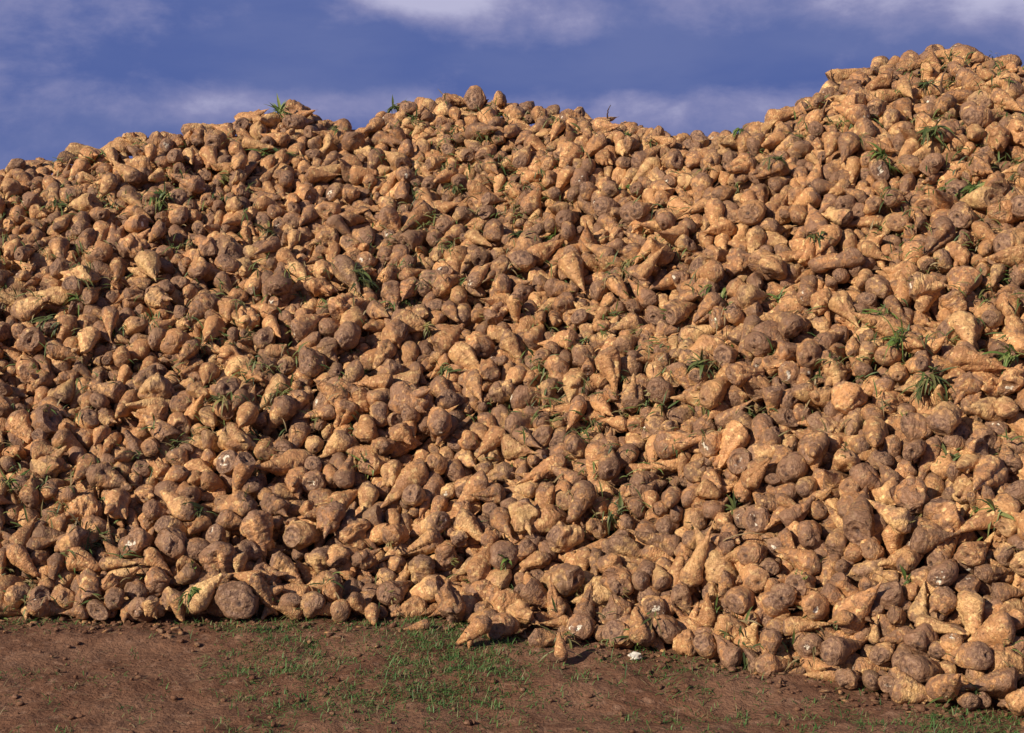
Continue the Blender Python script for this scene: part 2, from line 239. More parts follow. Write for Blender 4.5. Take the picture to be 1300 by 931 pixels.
29,53,970,2877,755,9,-25,5,3,58,-754,3582,846,-9,4,10,0,46,-469,3514,801,19,15,-16,5,34,618,2313,271,26,1,8,40,31,583,2110,87,13,-5,-14,38,55,510,2642,435,-6,-2,-26,2,46,205,3077,594,-22,10,-16,9,58,1089,3181,962,9,-4,19,
11,57,-1035,3262,619,-8,-5,-2,10,57,-350,3340,652,22,-8,5,4,42,-843,2655,166,9,-14,25,11,48,-312,2640,167,23,-11,-14,26,50,546,2779,520,12,-14,28,8,48,440,2787,498,0,9,-29,39,52,-1031,2866,312,13,-28,-3,24,50,766,3008,793,8,-19,9,
1,54,-138,3313,650,3,14,14,31,38,752,2227,244,-5,0,-29,0,49,-400,3364,672,-6,8,26,8,46,642,2558,444,0,2,3,8,42,-697,2483,52,24,-1,-20,11,35,469,2074,9,15,11,15,0,40,210,2344,81,-14,-4,-34,28,46,-929,2626,143,10,-26,4,
3,50,62,2877,407,-13,-4,31,7,43,-219,2893,364,18,11,19,4,53,-642,3221,587,-3,-12,21,9,48,-109,2684,218,26,-8,-8,5,57,-744,3018,438,17,25,-6,31,50,-993,3058,458,17,-33,2,34,41,950,3159,945,-5,7,-8,4,47,722,2084,92,-1,-7,-11,
8,48,721,3051,799,2,-9,-23,4,39,463,2371,228,17,4,10,0,58,-1089,3192,539,17,3,-15,30,30,-617,2377,33,0,0,20,6,47,651,2342,262,-6,9,-2,31,38,551,2506,375,-24,-13,-8,4,53,765,3142,881,-13,7,-28,32,54,-503,3486,753,11,-23,15,
28,47,465,3114,749,21,2,-13,2,49,132,3240,692,18,28,-7,9,38,712,2807,625,-2,-13,-2,34,46,448,3216,824,11,-7,36,7,50,-131,2895,361,-2,-6,-25,0,42,256,2390,113,0,14,33,1,31,346,2270,91,2,3,2,33,35,646,2037,65,1,4,-22,
33,47,-494,2665,180,-8,-3,-28,23,56,-266,2841,328,0,-18,-21,4,43,274,2332,89,-1,-33,-2,40,41,200,2467,154,-6,-14,31,16,40,707,2512,427,-14,5,-30,1,46,-255,2571,108,12,8,10,0,42,452,2713,476,1,7,9,6,46,-709,2771,249,13,24,-4,
1,53,29,3496,849,-2,-24,16,5,41,685,2509,422,1,-22,14,6,49,-857,2830,275,3,5,2,34,45,-695,2669,167,-16,7,4,33,40,436,2363,209,-21,4,-14,0,38,637,2128,130,-2,10,25,0,38,459,2085,17,-13,-25,-1,9,51,967,2684,591,-33,12,3,
3,29,503,2118,81,-12,-1,-28,0,38,622,2545,426,23,-7,0,0,47,192,3117,622,-3,23,-8,36,53,-752,2919,362,-4,8,23,10,56,-105,3080,487,2,-23,16,31,46,631,3166,842,6,5,4,10,56,-644,2655,166,1,12,31,6,45,288,3139,715,12,-23,-4,
1,54,-322,3667,895,0,-16,-5,7,47,-165,3410,720,20,-1,-25,7,42,-848,3199,549,21,-1,20,19,47,296,2931,492,14,-27,0,31,38,-605,2813,298,-10,-2,7,31,38,507,2332,206,6,14,-6,30,40,-95,2537,113,19,24,-1,24,36,814,2873,692,32,-9,-9,
2,45,592,2711,477,0,8,19,1,47,-798,2801,244,2,15,20,1,52,868,2870,726,-23,4,-9,0,44,-561,3266,628,-14,-3,-9,2,46,118,3338,782,5,3,11,27,50,-725,2857,316,-1,-20,-29,29,40,-200,2786,306,12,-2,-8,4,44,696,3129,858,0,8,13,
29,43,-611,3230,584,11,-6,-30,7,46,795,3475,1036,22,5,-17,5,51,228,3532,917,-18,7,9,11,52,563,2436,306,8,-21,-3,4,40,636,2375,305,18,31,2,10,49,-898,2938,331,-8,0,-3,2,47,-1105,3124,517,-23,12,-17,6,55,-487,3409,698,9,-12,-31,
10,40,-972,3450,776,5,-5,36,10,48,318,2458,210,24,-7,-11,28,45,1,2845,373,6,-8,30,5,53,-585,3444,725,-16,4,22,15,41,122,2426,84,0,2,6,22,50,332,3069,687,25,-6,-9,24,49,-999,3196,579,-9,-14,16,31,49,-1143,3408,733,17,-2,-6,
11,62,-293,3586,844,10,27,2,24,41,-481,3202,575,-7,-10,-2,6,47,-641,3184,541,6,3,-24,39,56,-297,2531,73,1,7,23,23,45,755,2521,425,-3,-23,21,8,36,-267,2413,26,-2,-9,3,10,35,530,2041,11,-10,-14,25,9,54,-84,2710,224,-17,8,5,
8,48,278,2716,391,9,1,33,30,45,181,2913,439,12,-27,-14,0,61,-953,3308,647,8,7,29,9,52,621,3339,928,21,3,-18,11,62,-57,3559,855,23,-5,-7,37,52,-472,3664,876,8,1,29,39,48,234,2427,149,22,-7,-3,4,46,-508,2936,390,-17,-6,-5,
25,50,-882,3207,576,-4,-11,-9,34,37,-674,2706,206,29,1,17,7,49,-547,2831,323,-20,31,-1,1,38,70,2783,353,1,-7,-25,6,45,-289,3063,493,-13,-13,4,7,48,839,3045,834,-12,4,-7,8,55,-463,2954,385,-19,-5,30,26,44,236,2667,308,23,-1,-3,
3,30,76,2159,21,4,34,-5,7,42,885,3239,981,12,2,-36,10,60,-262,3524,800,18,-28,1,32,39,-710,2821,304,-18,3,-21,38,43,-642,2883,343,16,3,-24,2,50,196,3018,548,22,-3,-12,9,53,168,3145,646,-31,7,-12,9,46,871,3197,935,-2,9,19,
3,48,-260,3255,608,7,9,17,10,51,-159,3501,798,4,15,14,33,38,556,2309,246,4,11,-18,8,48,740,2454,379,-5,-26,-15,10,47,-859,2763,227,13,-16,13,0,50,-835,2828,256,19,-3,-9,0,50,978,3046,867,0,-16,-23,24,36,936,3034,846,11,-1,23,
8,39,774,2659,534,22,-3,-13,4,46,-434,2846,324,-4,-3,-19,35,46,401,2202,70,0,-25,21,21,39,-715,2456,47,11,-2,-18,32,56,-900,2819,263,-32,12,-2,10,47,602,2977,701,23,12,-3,33,46,535,3093,746,-4,3,10,9,48,675,3257,908,-11,1,-13,
11,62,854,3273,965,21,5,-15,8,62,-290,3065,461,-19,-9,-4,8,51,815,3214,938,13,27,-11,32,44,-921,3310,648,30,-1,-3,35,57,87,3378,784,21,-1,1,28,45,624,2451,354,16,-34,-1,9,53,-229,3129,533,-9,11,6,20,50,-1056,3434,752,14,14,-4,
21,53,-393,3479,754,17,11,-24,0,48,672,3034,756,17,-5,-17,2,38,-425,2663,170,11,-11,-9,10,42,-333,2465,47,-11,11,-12,26,38,469,2433,280,-3,-13,-22,6,47,-810,2495,37,11,-7,34,3,44,-290,2482,31,-14,-7,-18,1,45,187,2502,171,-19,27,-2,
9,47,597,2604,447,-14,-32,-6,10,53,-279,2739,232,27,-14,11,1,49,97,2716,278,0,-23,13,0,53,-966,2994,395,26,4,13,8,57,415,3267,824,-11,-13,-11,10,34,-239,2391,13,4,-14,-19,0,44,585,2779,541,11,-19,-1,7,46,1084,3200,993,-31,-20,-2,
32,50,-424,3212,576,15,-10,-28,24,39,-585,2765,253,4,13,-23,28,43,-388,2768,254,23,-6,0,11,56,-930,2862,306,6,-15,-15,8,54,589,3228,862,-9,15,1,23,51,-157,3336,676,-17,-3,34,0,47,-651,3368,690,-14,-12,-10,34,41,-712,3162,533,10,8,23,
9,45,-907,2610,122,7,-1,30,1,41,412,2279,123,19,23,3,30,41,-523,2453,57,-17,7,16,1,48,-174,3077,477,20,10,13,5,46,-22,2777,291,5,1,34,8,58,858,2373,337,-20,-31,3,2,45,588,2079,40,13,25,-8,8,45,-784,3327,639,16,-11,18,
9,43,-535,2557,106,-2,-9,14,35,42,556,2174,117,10,15,-13,2,42,-833,2871,322,20,-24,-3,2,48,-344,3586,836,-10,4,1,39,41,351,2676,389,-13,-6,30,19,45,-72,3205,607,26,-5,-6,3,46,-820,3299,662,11,5,7,39,62,-961,3696,890,-10,25,-2,
20,46,489,2859,562,-16,0,-30,6,45,830,3165,907,-8,-2,-10,31,47,46,3409,790,-25,-13,15,31,42,214,3378,836,-1,11,21,26,50,-852,3405,743,22,2,-3,4,53,-922,3211,570,11,-11,-10,6,53,462,2844,547,-13,-8,10,32,41,-528,3078,490,-22,4,-26,
28,38,744,2351,315,-13,-4,19,4,37,416,2169,55,23,2,-7,8,49,612,2195,155,-24,-19,-7,34,40,38,2847,370,22,-1,-7,1,38,-394,2421,21,-11,-3,-28,22,42,-660,2450,37,15,25,-1,41,41,359,2378,174,27,6,-2,5,42,402,2432,227,9,29,-11,
43,40,-817,2965,402,5,30,-8,3,49,818,2974,755,6,-2,31,3,49,690,3087,797,-28,6,14,10,51,-117,3114,526,3,-22,16,5,54,-978,3385,703,19,8,6,24,50,-380,3407,693,19,6,-7,11,49,786,2125,171,22,-7,-11,30,41,438,2294,153,20,25,-5,
0,49,-55,2360,13,-14,13,-22,6,53,848,2340,312,19,1,-9,19,41,-828,2578,132,-15,15,-18,27,46,-434,3003,431,-13,-5,-24,10,43,-1049,3343,684,13,35,-5,1,58,-421,3527,762,15,-25,-5,4,39,621,3087,784,-2,9,19,24,47,-1117,3319,646,-11,0,-9,
2,42,654,2432,334,-19,5,-24,32,50,-51,2718,236,5,16,31,9,40,317,2370,140,-5,11,29,4,40,-230,2505,44,-8,0,-16,7,38,-882,2422,12,-15,-8,18,9,31,-755,2411,10,16,13,18,4,52,-847,2562,107,17,6,-16,3,42,340,3190,742,25,-5,-11,
9,48,490,2550,359,23,-26,2,7,39,746,2084,106,-16,24,-6,10,48,651,2210,199,-23,-9,-18,5,40,626,2608,455,29,-10,-12,1,47,-598,2708,208,-14,-6,10,1,50,-343,2658,161,14,-9,-8,39,42,28,2993,465,-9,-8,-19,0,48,-504,3254,594,10,-4,-18,
7,52,-63,3401,736,-10,-25,12,6,52,262,2583,264,13,5,31,9,38,-819,2799,259,-9,9,6,5,46,558,3023,715,-34,10,9,31,47,-1136,3248,622,-11,-4,-2,30,46,224,3256,760,17,-14,-3,3,51,-180,3313,653,29,-9,-5,33,35,783,2414,371,-2,-24,2,
10,42,60,2558,169,-4,-35,11,9,45,-975,3283,638,-7,2,7,7,46,-1102,3454,742,7,0,-29,3,46,827,2434,397,21,3,29,0,39,-887,2651,168,-7,9,-11,9,34,631,2053,56,10,-22,3,6,40,754,2537,462,-28,10,-3,7,35,-368,2518,50,-30,-7,-14,
5,43,530,2134,45,-9,-4,-16,22,43,-852,2521,76,3,-26,-22,3,42,-97,2588,148,-6,2,-20,19,46,-714,2721,206,4,-7,12,10,42,916,2763,635,21,-11,-4,2,49,-285,2986,402,-25,5,18,10,47,128,3199,666,4,20,-17,26,41,417,2535,321,-7,-6,9,
9,42,797,2756,605,15,-32,2,26,40,-133,3061,492,-8,6,10,16,29,452,2276,160,2,-8,-13,28,41,-982,2739,213,20,12,8,6,46,889,3121,893,-2,9,5,40,50,-330,3244,597,21,-25,-7,10,44,180,3270,753,7,-13,0,9,48,694,2962,724,-21,1,31,
8,45,261,3068,615,3,-4,-17,0,41,-629,2995,417,-22,23,8,9,39,-211,2543,85,11,9,18,39,39,-210,2529,65,19,-27,7,25,42,-381,2448,38,-5,23,-5,0,33,544,2233,162,26,-13,-9,21,40,819,2380,336,7,-10,5,9,36,244,2461,195,9,-13,-28,
11,52,466,2801,502,10,-11,15,25,46,869,2800,648,16,5,8,4,44,541,2963,648,-15,11,12,0,48,-756,3078,460,13,-30,-8,26,43,925,3376,1043,-19,-5,16,4,46,-89,2646,187,21,-3,-4,2,47,-141,2850,344,-8,10,15,10,50,914,3200,930,-19,-9,-23,
2,54,-814,3446,744,18,-5,6,20,47,-659,3410,726,-17,-5,-21,1,51,-74,3439,756,10,11,-24,22,55,-656,3726,920,-19,0,-27,3,52,-628,3746,949,-18,10,-7,8,53,-358,3741,937,-10,-11,-14,7,43,-979,2964,385,-23,23,2,33,40,-1124,3386,707,-15,-7,16,
29,52,-917,3545,821,-18,-8,-17,33,62,-592,3878,985,-4,15,33,9,49,522,3246,858,2,-5,-31,4,53,156,3336,783,18,33,0,29,43,291,3146,686,-1,-12,-30,31,46,563,2873,583,9,20,-24,4,43,-345,2687,201,31,-12,-8,33,38,902,2702,569,12,-7,-30,
3,52,161,2979,494,22,11,22,34,34,-819,2839,295,-10,-4,9,1,45,-50,2737,264,-4,10,24,10,39,731,2018,65,17,-16,20,3,56,583,2250,183,-7,3,-10,21,53,1027,3166,947,11,7,-15,7,50,-1065,3247,587,-16,-1,13,26,42,352,2458,237,-17,-28,3,
34,39,873,2607,519,17,24,8,9,36,-754,2718,231,-18,8,-2,10,47,-975,2763,230,-21,-2,6,7,48,679,2751,569,-17,0,-5,37,62,764,3232,938,-1,-3,-21,6,57,62,3557,871,-2,-12,-4,2,49,-670,3516,828,-5,-14,-12,6,51,1003,2798,703,12,-2,-7,
25,43,651,3070,782,8,-34,-4,26,42,-1104,3222,614,17,-26,0,20,40,701,3309,962,17,-34,-2,7,46,111,3559,915,-10,3,-3,14,27,-385,2400,15,-12,30,-9,4,52,-83,3140,540,-25,25,1,6,48,-421,2838,295,29,-2,-8,16,24,-158,2323,10,-5,-15,-31,
4,40,745,2055,99,-20,-3,26,10,32,308,2528,254,-1,6,7,4,52,-247,2678,178,3,24,-9,1,55,461,2743,475,25,4,-13,2,62,-454,3722,902,-22,10,-15,40,42,393,2374,185,15,28,-10,29,45,3,3221,640,24,5,-12,6,41,-44,3374,738,-17,-6,23,
1,55,-127,3492,785,20,-7,0,0,50,-206,3447,743,-12,7,9,2,44,-603,3668,899,1,-21,32,25,35,-486,2496,72,0,-1,-13,1,50,91,2983,478,-20,26,-2,5,41,-227,3203,570,15,-26,-11,3,45,666,2997,721,-10,-5,-14,2,44,-580,3357,656,4,-7,-26,
6,34,197,2668,307,-19,-6,-22,1,48,-453,2766,247,15,31,2,4,49,534,2177,99,-28,-6,-7,4,36,571,3078,768,31,13,0,7,42,177,3091,592,4,11,-33,38,38,517,2524,342,15,7,4,2,46,229,2652,276,11,-26,8,10,39,650,2801,580,19,15,-7,
29,45,180,2654,263,24,-8,-11,18,48,-917,3084,465,13,4,32,10,41,736,3214,908,13,22,8,5,53,-169,3258,609,8,15,25,43,40,777,2477,411,14,8,25,30,47,660,2627,465,-8,-25,9,2,44,194,2725,351,-17,-1,1,1,44,-42,2763,284,-2,-7,-5,
15,41,-974,2908,318,0,-10,-20,38,48,-926,2959,355,-18,-12,-7,31,51,21,3088,526,-16,-3,-34,7,42,408,3098,719,-8,12,-7,10,48,995,3192,960,-18,-9,-14,21,46,-670,3492,790,15,-3,-16,10,35,229,2574,231,-21,3,9,8,43,-137,2615,151,-6,6,4,
4,38,-118,2647,179,21,4,-3,6,44,143,2962,481,-8,11,-30,1,46,-543,3160,540,4,7,25,27,41,-80,3268,648,5,12,35,0,42,974,3342,1051,-8,-5,6,29,47,-612,3593,828,-5,-2,-7,0,51,-3,3705,947,9,5,16,35,48,355,2950,564,13,11,-15,
4,52,-88,2400,24,23,7,23,37,37,376,2122,12,14,-4,-12,3,53,-591,3278,610,18,2,-17,3,49,-698,2989,402,17,-3,20,38,48,-803,3683,902,30,-5,-9,10,58,-459,3555,805,13,-27,-9,8,44,-747,2723,208,11,-21,0,0,58,-975,2834,262,24,-3,-6,
38,41,228,3161,658,27,-11,6,6,48,-191,3151,537,17,1,-2,28,47,615,3205,855,-12,-2,-20,4,47,-493,3374,650,-9,4,-6,10,31,584,2090,62,13,-13,25,29,40,508,2823,515,10,-26,-6,30,48,-346,3209,576,-23,20,8,18,49,490,3208,815,17,-8,-11,
42,43,-567,3421,709,7,-15,-28,10,56,-606,3476,738,-11,-21,7,14,34,-897,2965,372,10,2,-20,20,42,-782,3224,585,-11,11,-19,8,41,-266,3466,758,32,3,5,23,47,397,3202,776,-7,27,-12,32,48,477,2991,637,26,2,-10,2,55,-279,3285,614,21,-5,-8,
12,37,510,2342,227,-24,0,9,14,31,549,2033,9,20,-31,-2,3,55,175,3279,723,7,7,-36,3,40,529,2858,548,15,-10,-22,10,35,714,2961,739,-8,26,-18,2,44,221,3184,681,14,-1,-27,26,46,-57,3359,711,21,-7,-6,1,48,-553,3636,857,10,-5,36,
2,43,-597,2738,210,0,-8,-24,4,44,63,2738,290,-3,-7,2,11,48,284,2763,404,12,1,12,5,49,-341,2870,349,15,-9,-17,3,49,-367,2917,373,15,4,4,37,39,-956,3126,504,9,-23,8,3,51,105,3177,605,6,12,10,8,49,-998,3329,670,17,1,-4,
10,36,583,2809,559,-7,6,-6,24,37,-811,2953,359,-1,7,9,34,40,254,2952,511,23,-11,-11,30,46,776,3310,992,-17,-21,5,30,47,-659,3479,758,21,-4,8,40,41,676,2712,532,7,12,-12,6,36,166,2766,379,25,8,17,5,53,107,2664,247,-14,-14,12,
4,41,91,2576,192,12,6,16,10,33,752,2146,145,-7,34,-12,19,34,326,2282,79,-11,-13,16,42,32,516,2195,120,11,-8,-11,19,42,158,2942,460,-7,-5,-7,30,45,696,3047,773,16,-6,-20,4,41,228,3123,632,18,20,10,19,50,-799,3272,610,22,5,2,
9,42,484,2487,297,13,28,4,6,45,-384,2709,209,10,7,-3,27,47,-540,2924,369,15,-4,-30,31,37,690,3008,754,-1,-14,33,28,40,-486,3070,468,-1,5,31,25,43,285,3050,624,9,-5,25,8,58,-1025,3199,551,-2,23,-27,6,43,284,3370,867,16,14,-11,
10,50,-1170,3402,706,-4,-21,25,4,46,-556,3523,788,-14,2,-32,5,47,-770,3145,542,18,-24,9,5,55,792,3255,965,-12,-11,7,0,52,-1025,3351,675,8,-7,28,29,41,-148,3461,746,12,-24,-9,3,40,-1051,3533,793,16,-8,-15,6,45,-49,3480,818,1,-14,-14,
7,55,-58,3703,944,-1,-8,-10,1,37,97,2747,320,-18,15,-18,4,40,150,2703,276,6,-27,-9,10,36,727,2300,277,10,-17,1,10,29,458,2342,217,-12,-1,11,6,37,441,2333,191,13,4,24,4,38,962,3031,832,-5,8,-3,24,30,486,2158,49,2,28,3,
23,51,246,2730,368,21,-2,18,10,35,379,2194,60,11,-19,4,10,39,-714,2623,131,3,-14,-13,2,44,-759,2821,251,6,10,11,29,43,-892,2864,286,7,-23,9,10,55,517,2909,608,17,2,-12,4,46,443,3007,636,-21,-29,1,9,40,767,2968,749,-4,7,18,
36,51,60,3073,514,-7,-8,-7,41,43,-169,3099,502,-5,12,-23,9,54,372,3152,717,-17,4,7,9,57,282,3172,709,-22,8,22,7,49,1142,3374,1055,15,-16,21,37,43,-584,2507,66,-16,-6,15,0,46,55,2589,169,1,-9,-27,4,40,-869,2983,367,13,-23,13,
31,44,-608,3143,520,10,3,25,10,49,-1245,3592,824,14,4,10,9,54,-1056,3599,851,-20,21,5,11,50,-184,3655,888,17,-14,17,36,42,-683,2618,127,-16,7,-28,9,49,493,3260,863,17,5,27,9,47,-515,3420,691,16,27,-6,2,40,-29,2966,446,17,-13,21,
1,32,-145,2909,391,2,8,6,38,40,-510,2912,367,-24,7,-15,5,34,-724,2533,90,-34,-10,-6,25,38,605,2145,117,13,-13,14,32,41,-829,2435,28,-11,9,-23,2,41,852,3077,868,26,-10,19,32,42,1048,2975,823,19,2,-18,4,45,639,2517,388,2,11,6,
16,34,-573,2661,166,16,-14,22,2,47,241,2338,69,23,4,-8,8,37,55,2354,11,27,21,-5,18,33,-724,2698,189,12,27,8,18,44,-67,2541,80,4,21,-22,10,39,-514,2426,13,17,-6,-25,8,46,-128,2760,282,-5,-10,-18,6,45,-668,2969,380,-14,5,-5,
30,50,124,2988,476,10,-11,-28,8,43,203,2998,515,4,-8,29,4,50,-243,3241,586,16,-3,7,33,56,812,3374,1007,-4,-13,-14,3,57,-269,3820,980,-9,-12,24,4,38,219,2965,500,1,-11,31,42,39,-183,2995,418,-16,-6,-31,5,42,173,3226,679,9,9,32,
11,61,1035,3248,998,12,3,-23,0,36,947,3218,976,-16,-9,13,9,52,-275,3606,856,-10,-3,-24,10,47,-2,3606,910,-14,0,-4,0,37,87,3338,752,18,2,8,4,40,-869,3524,798,-16,6,-5,11,50,-828,3561,842,4,15,-17,11,44,-186,3552,835,11,-24,-7,
0,58,-1091,3675,865,18,12,-17,5,50,312,3211,735,-11,8,7,2,38,-876,3045,448,-9,-7,4,0,32,670,1967,8,16,-1,-5,33,42,263,3390,860,12,1,-33,30,35,-376,2592,154,-8,-4,7,9,37,442,2609,344,-15,3,-26,11,49,-235,2475,18,15,0,-22,
9,45,-66,2580,124,14,5,12,8,38,790,2853,663,-14,6,-31,3,57,180,3547,909,13,-3,-30,6,56,-188,3789,971,-2,12,0,26,31,297,2372,126,15,0,-18,6,57,353,3133,696,20,6,-16,18,40,-737,3164,550,12,11,-5,1,45,-1059,3200,560,2,14,14,
34,50,-35,3606,900,23,9,1,3,45,66,3630,923,7,11,7,6,48,-154,3828,1007,17,1,-19,43,32,-41,2509,114,-6,-22,14,11,47,-766,2965,378,9,-9,-32,25,48,-510,3039,457,-10,-9,2,10,43,187,3081,562,18,-5,18,8,55,-1103,3039,453,-19,-6,-24,
7,45,951,3155,910,-12,5,-7,11,49,-1113,3630,845,-16,9,22,1,54,-504,3167,527,21,4,5,5,45,414,2786,461,-11,4,-13,7,36,379,2588,340,10,12,22,2,42,755,2390,335,25,12,6,3,35,261,2454,186,26,-14,-11,1,41,411,2328,151,-11,9,22,
10,43,226,2367,90,-12,11,-29,10,44,-857,3561,826,12,-8,-7,2,60,-679,3214,572,-17,-3,14,9,43,727,2150,135,32,7,6,6,36,-825,2469,45,25,7,9,4,43,57,2485,95,9,4,17,10,43,-414,2637,139,8,9,14,0,43,300,2867,455,7,2,22,
30,42,278,2878,456,25,-4,-12,2,60,-131,3033,437,-4,14,28,2,55,837,3153,878,17,-9,10,28,50,-719,3558,794,-4,-25,18,20,47,68,3684,958,14,-11,-14,34,43,-496,3055,438,33,-10,-9,28,44,756,3052,813,-1,17,-23,1,49,-94,3228,600,-5,10,6,
6,46,-1184,3368,673,-2,-13,-14,4,43,260,3347,822,20,-24,1,36,45,-376,3321,633,4,13,-20,19,39,-732,3441,737,16,0,-1,6,43,1065,3230,1011,-16,7,2,1,34,184,2954,492,-5,-9,-21,32,36,-196,3068,492,14,-2,-32,7,38,-863,2865,310,7,-1,-36,
11,49,516,2263,146,13,-11,-17,2,54,717,2188,163,12,-30,-2,6,45,-709,3547,819,22,5,23,34,38,-72,3352,681,-25,-20,-10,30,43,-151,2932,401,7,-3,-13,10,38,-389,2578,82,14,33,-3,25,32,77,2322,16,-16,4,-14,10,42,788,2170,187,19,8,-2,
11,49,336,2765,434,0,15,11,11,43,45,3041,493,4,-10,-14,0,47,360,3076,671,-16,6,-22,42,38,-1096,3409,724,16,-17,-4,10,39,-32,3448,780,6,9,22,36,52,-175,3730,936,-19,0,20,14,32,-463,2446,63,-19,8,-22,37,51,555,2725,481,0,-3,26,
18,37,41,2778,309,-6,-3,31,2,40,715,2948,711,21,1,-3,1,48,-325,3114,501,12,6,27,28,38,275,3102,643,25,6,16,10,44,-1207,3541,793,8,-7,-12,8,50,-157,3606,861,11,-11,3,8,48,-113,3573,856,12,-27,7,41,46,-29,3781,1006,10,-3,20,
26,34,-666,2909,350,-13,-1,-16,9,44,73,3093,547,-14,-9,17,5,60,-529,3466,734,-14,-20,0,5,48,-685,3612,857,9,-2,-17,0,56,-824,3803,930,21,-8,-17,35,51,-393,3580,831,-10,6,20,3,37,-1110,3349,678,-23,-2,-11,1,42,359,2886,533,-17,32,4,
27,34,144,2414,99,10,-3,36,2,43,501,2099,13,15,0,22,23,41,-300,2700,191,1,16,-7,9,38,106,2561,176,-16,5,27,4,49,843,3102,851,20,-7,-10,11,43,674,2698,513,18,0,-13,14,32,150,2778,403,22,5,1,3,44,979,3289,1000,-9,7,-12,
2,55,-600,3432,696,22,1,2,7,43,708,2221,181,-1,10,-1,8,44,382,2302,136,-16,8,-13,9,53,-30,3061,514,21,-7,24,6,42,413,3017,643,-11,4,2,23,53,-178,3189,558,12,16,-7,0,42,337,3203,762,-20,-27,5,4,45,179,3357,814,14,34,-6,
33,45,-75,3463,778,-11,-4,13,39,44,172,3460,876,34,11,9,4,39,-4,3491,827,-11,2,21,2,47,-408,3562,812,-6,-29,-15,40,44,-878,3661,877,-1,-15,20,23,34,-603,2677,197,-18,30,0,40,46,760,2805,607,6,-5,-36,40,43,81,2895,424,-3,-12,27,
4,41,91,3430,823,-20,0,29,7,49,65,3119,560,13,-10,-19,10,45,-295,3036,433,18,-2,13,32,38,-234,2803,293,18,4,6,6,34,-218,2588,134,10,8,35,24,40,-309,2598,125,6,-32,-10,6,38,354,3349,873,23,-5,17,18,41,783,2552,448,-18,-5,20,
1,37,-131,2744,239,10,-26,10,8,54,438,2435,254,20,3,-19,6,47,223,2228,20,3,-10,-11,4,39,-591,2433,28,20,23,-8,5,43,678,1993,23,10,7,-20,11,44,172,2574,198,-2,16,29,0,46,-327,2712,210,-11,-11,-1,37,49,326,3274,783,-6,-10,-34,
8,46,250,3332,788,-10,-2,-9,2,41,-739,3374,674,24,-12,-3,19,43,15,3392,758,27,-23,0,5,45,-1004,3581,818,15,-22,-7,37,55,-935,3618,853,17,-4,-12,43,41,-859,3684,892,-3,8,24,6,38,453,2147,40,-17,3,26,23,44,819,2471,408,-34,15,3,
10,35,-854,2618,136,13,2,-17,18,35,-822,2699,178,-13,-6,-12,6,41,19,2957,426,8,-1,-35,23,50,393,2969,591,22,26,-6,5,50,-1051,3051,449,18,14,-1,25,39,189,3162,652,17,7,11,23,44,615,3263,889,-13,5,-17,4,42,148,3318,750,20,-1,-7,
32,42,-1166,3521,777,11,12,27,11,52,-511,3720,912,14,13,-9,6,45,-286,3672,899,0,8,35,2,40,-181,3698,918,-11,-10,-19,11,62,-564,3787,964,-5,21,27,32,45,-1050,2899,343,20,1,2,3,46,912,2999,812,24,-3,-14,42,32,-722,3088,489,7,8,-8,
22,41,-886,3158,517,-10,-1,33,10,38,144,3503,897,-26,2,-7,7,39,-300,3514,776,35,6,2,36,47,-582,3610,846,-2,6,13,6,37,-512,3337,644,7,-8,-29,3,32,-365,2808,269,27,-3,-6,20,32,-53,2667,219,8,7,-4,42,31,174,2550,197,11,-8,21,
28,32,286,2428,183,7,-21,7,9,41,-914,2492,78,-6,9,15,2,35,-668,2411,10,3,15,22,28,40,250,2298,48,4,13,-4,34,40,-709,2931,354,1,-24,17,28,40,-200,3254,589,-17,-11,-22,28,31,568,2586,403,-15,-12,12,15,22,551,2109,64,-1,-35,17,
34,54,-719,2848,284,-18,-6,-15,43,32,185,2931,471,19,1,2,8,39,453,3197,791,-3,7,6,2,49,-773,3352,647,-10,-6,10,25,42,-519,3602,827,5,30,-7,1,31,636,2015,24,-3,-4,-11,11,41,522,2365,243,0,6,14,7,43,-458,3606,834,13,1,30,
7,53,-703,3847,962,23,-7,-24,32,49,802,2148,212,3,27,-12,35,41,294,2619,302,2,-12,15,0,53,-446,3094,484,20,5,-2,9,42,-147,3734,962,12,-1,-34,35,44,-889,3190,544,-16,9,1,3,42,332,2857,472,-8,-12,-18,2,41,580,2498,351,17,-7,-13,
3,36,-197,2510,46,33,7,-1,10,42,416,2143,14,-15,-5,1,31,39,-820,3372,691,12,-6,-11,3,35,93,3226,675,-14,2,22,3,45,-828,3210,571,-21,8,-22,19,39,-170,2779,285,9,-8,-10,0,35,539,2308,194,32,-8,4,41,35,194,2585,209,1,-25,12,
2,50,832,2575,474,1,4,11,4,40,-105,2747,251,15,10,-7,37,37,950,3313,1027,-1,-4,28,5,44,192,3352,787,11,-4,31,6,49,670,3370,931,7,-6,18,5,38,1080,3363,1062,-14,5,-8,1,53,-296,3456,716,-7,-3,2,1,50,-221,3695,905,-14,-6,-9,
7,43,-272,2461,15,18,6,14,3,41,-407,2583,127,-25,10,-4,4,46,-970,2652,180,1,11,22,0,41,281,2836,430,-7,-15,1,7,45,-552,2909,350,10,-24,11,6,46,514,3069,718,5,4,-36,1,51,557,3124,807,-6,-13,-22,10,42,-24,3376,715,13,-33,-4,
22,39,-347,3512,786,22,3,0,36,42,-787,3582,828,19,-6,11,28,39,1,3321,697,8,-24,4,7,49,888,3508,1060,-9,-9,-14,25,45,-803,3574,845,-10,-3,3,8,56,-931,3013,415,12,4,34,8,44,572,2592,427,0,-9,28,0,35,-40,2603,159,-5,20,-23,
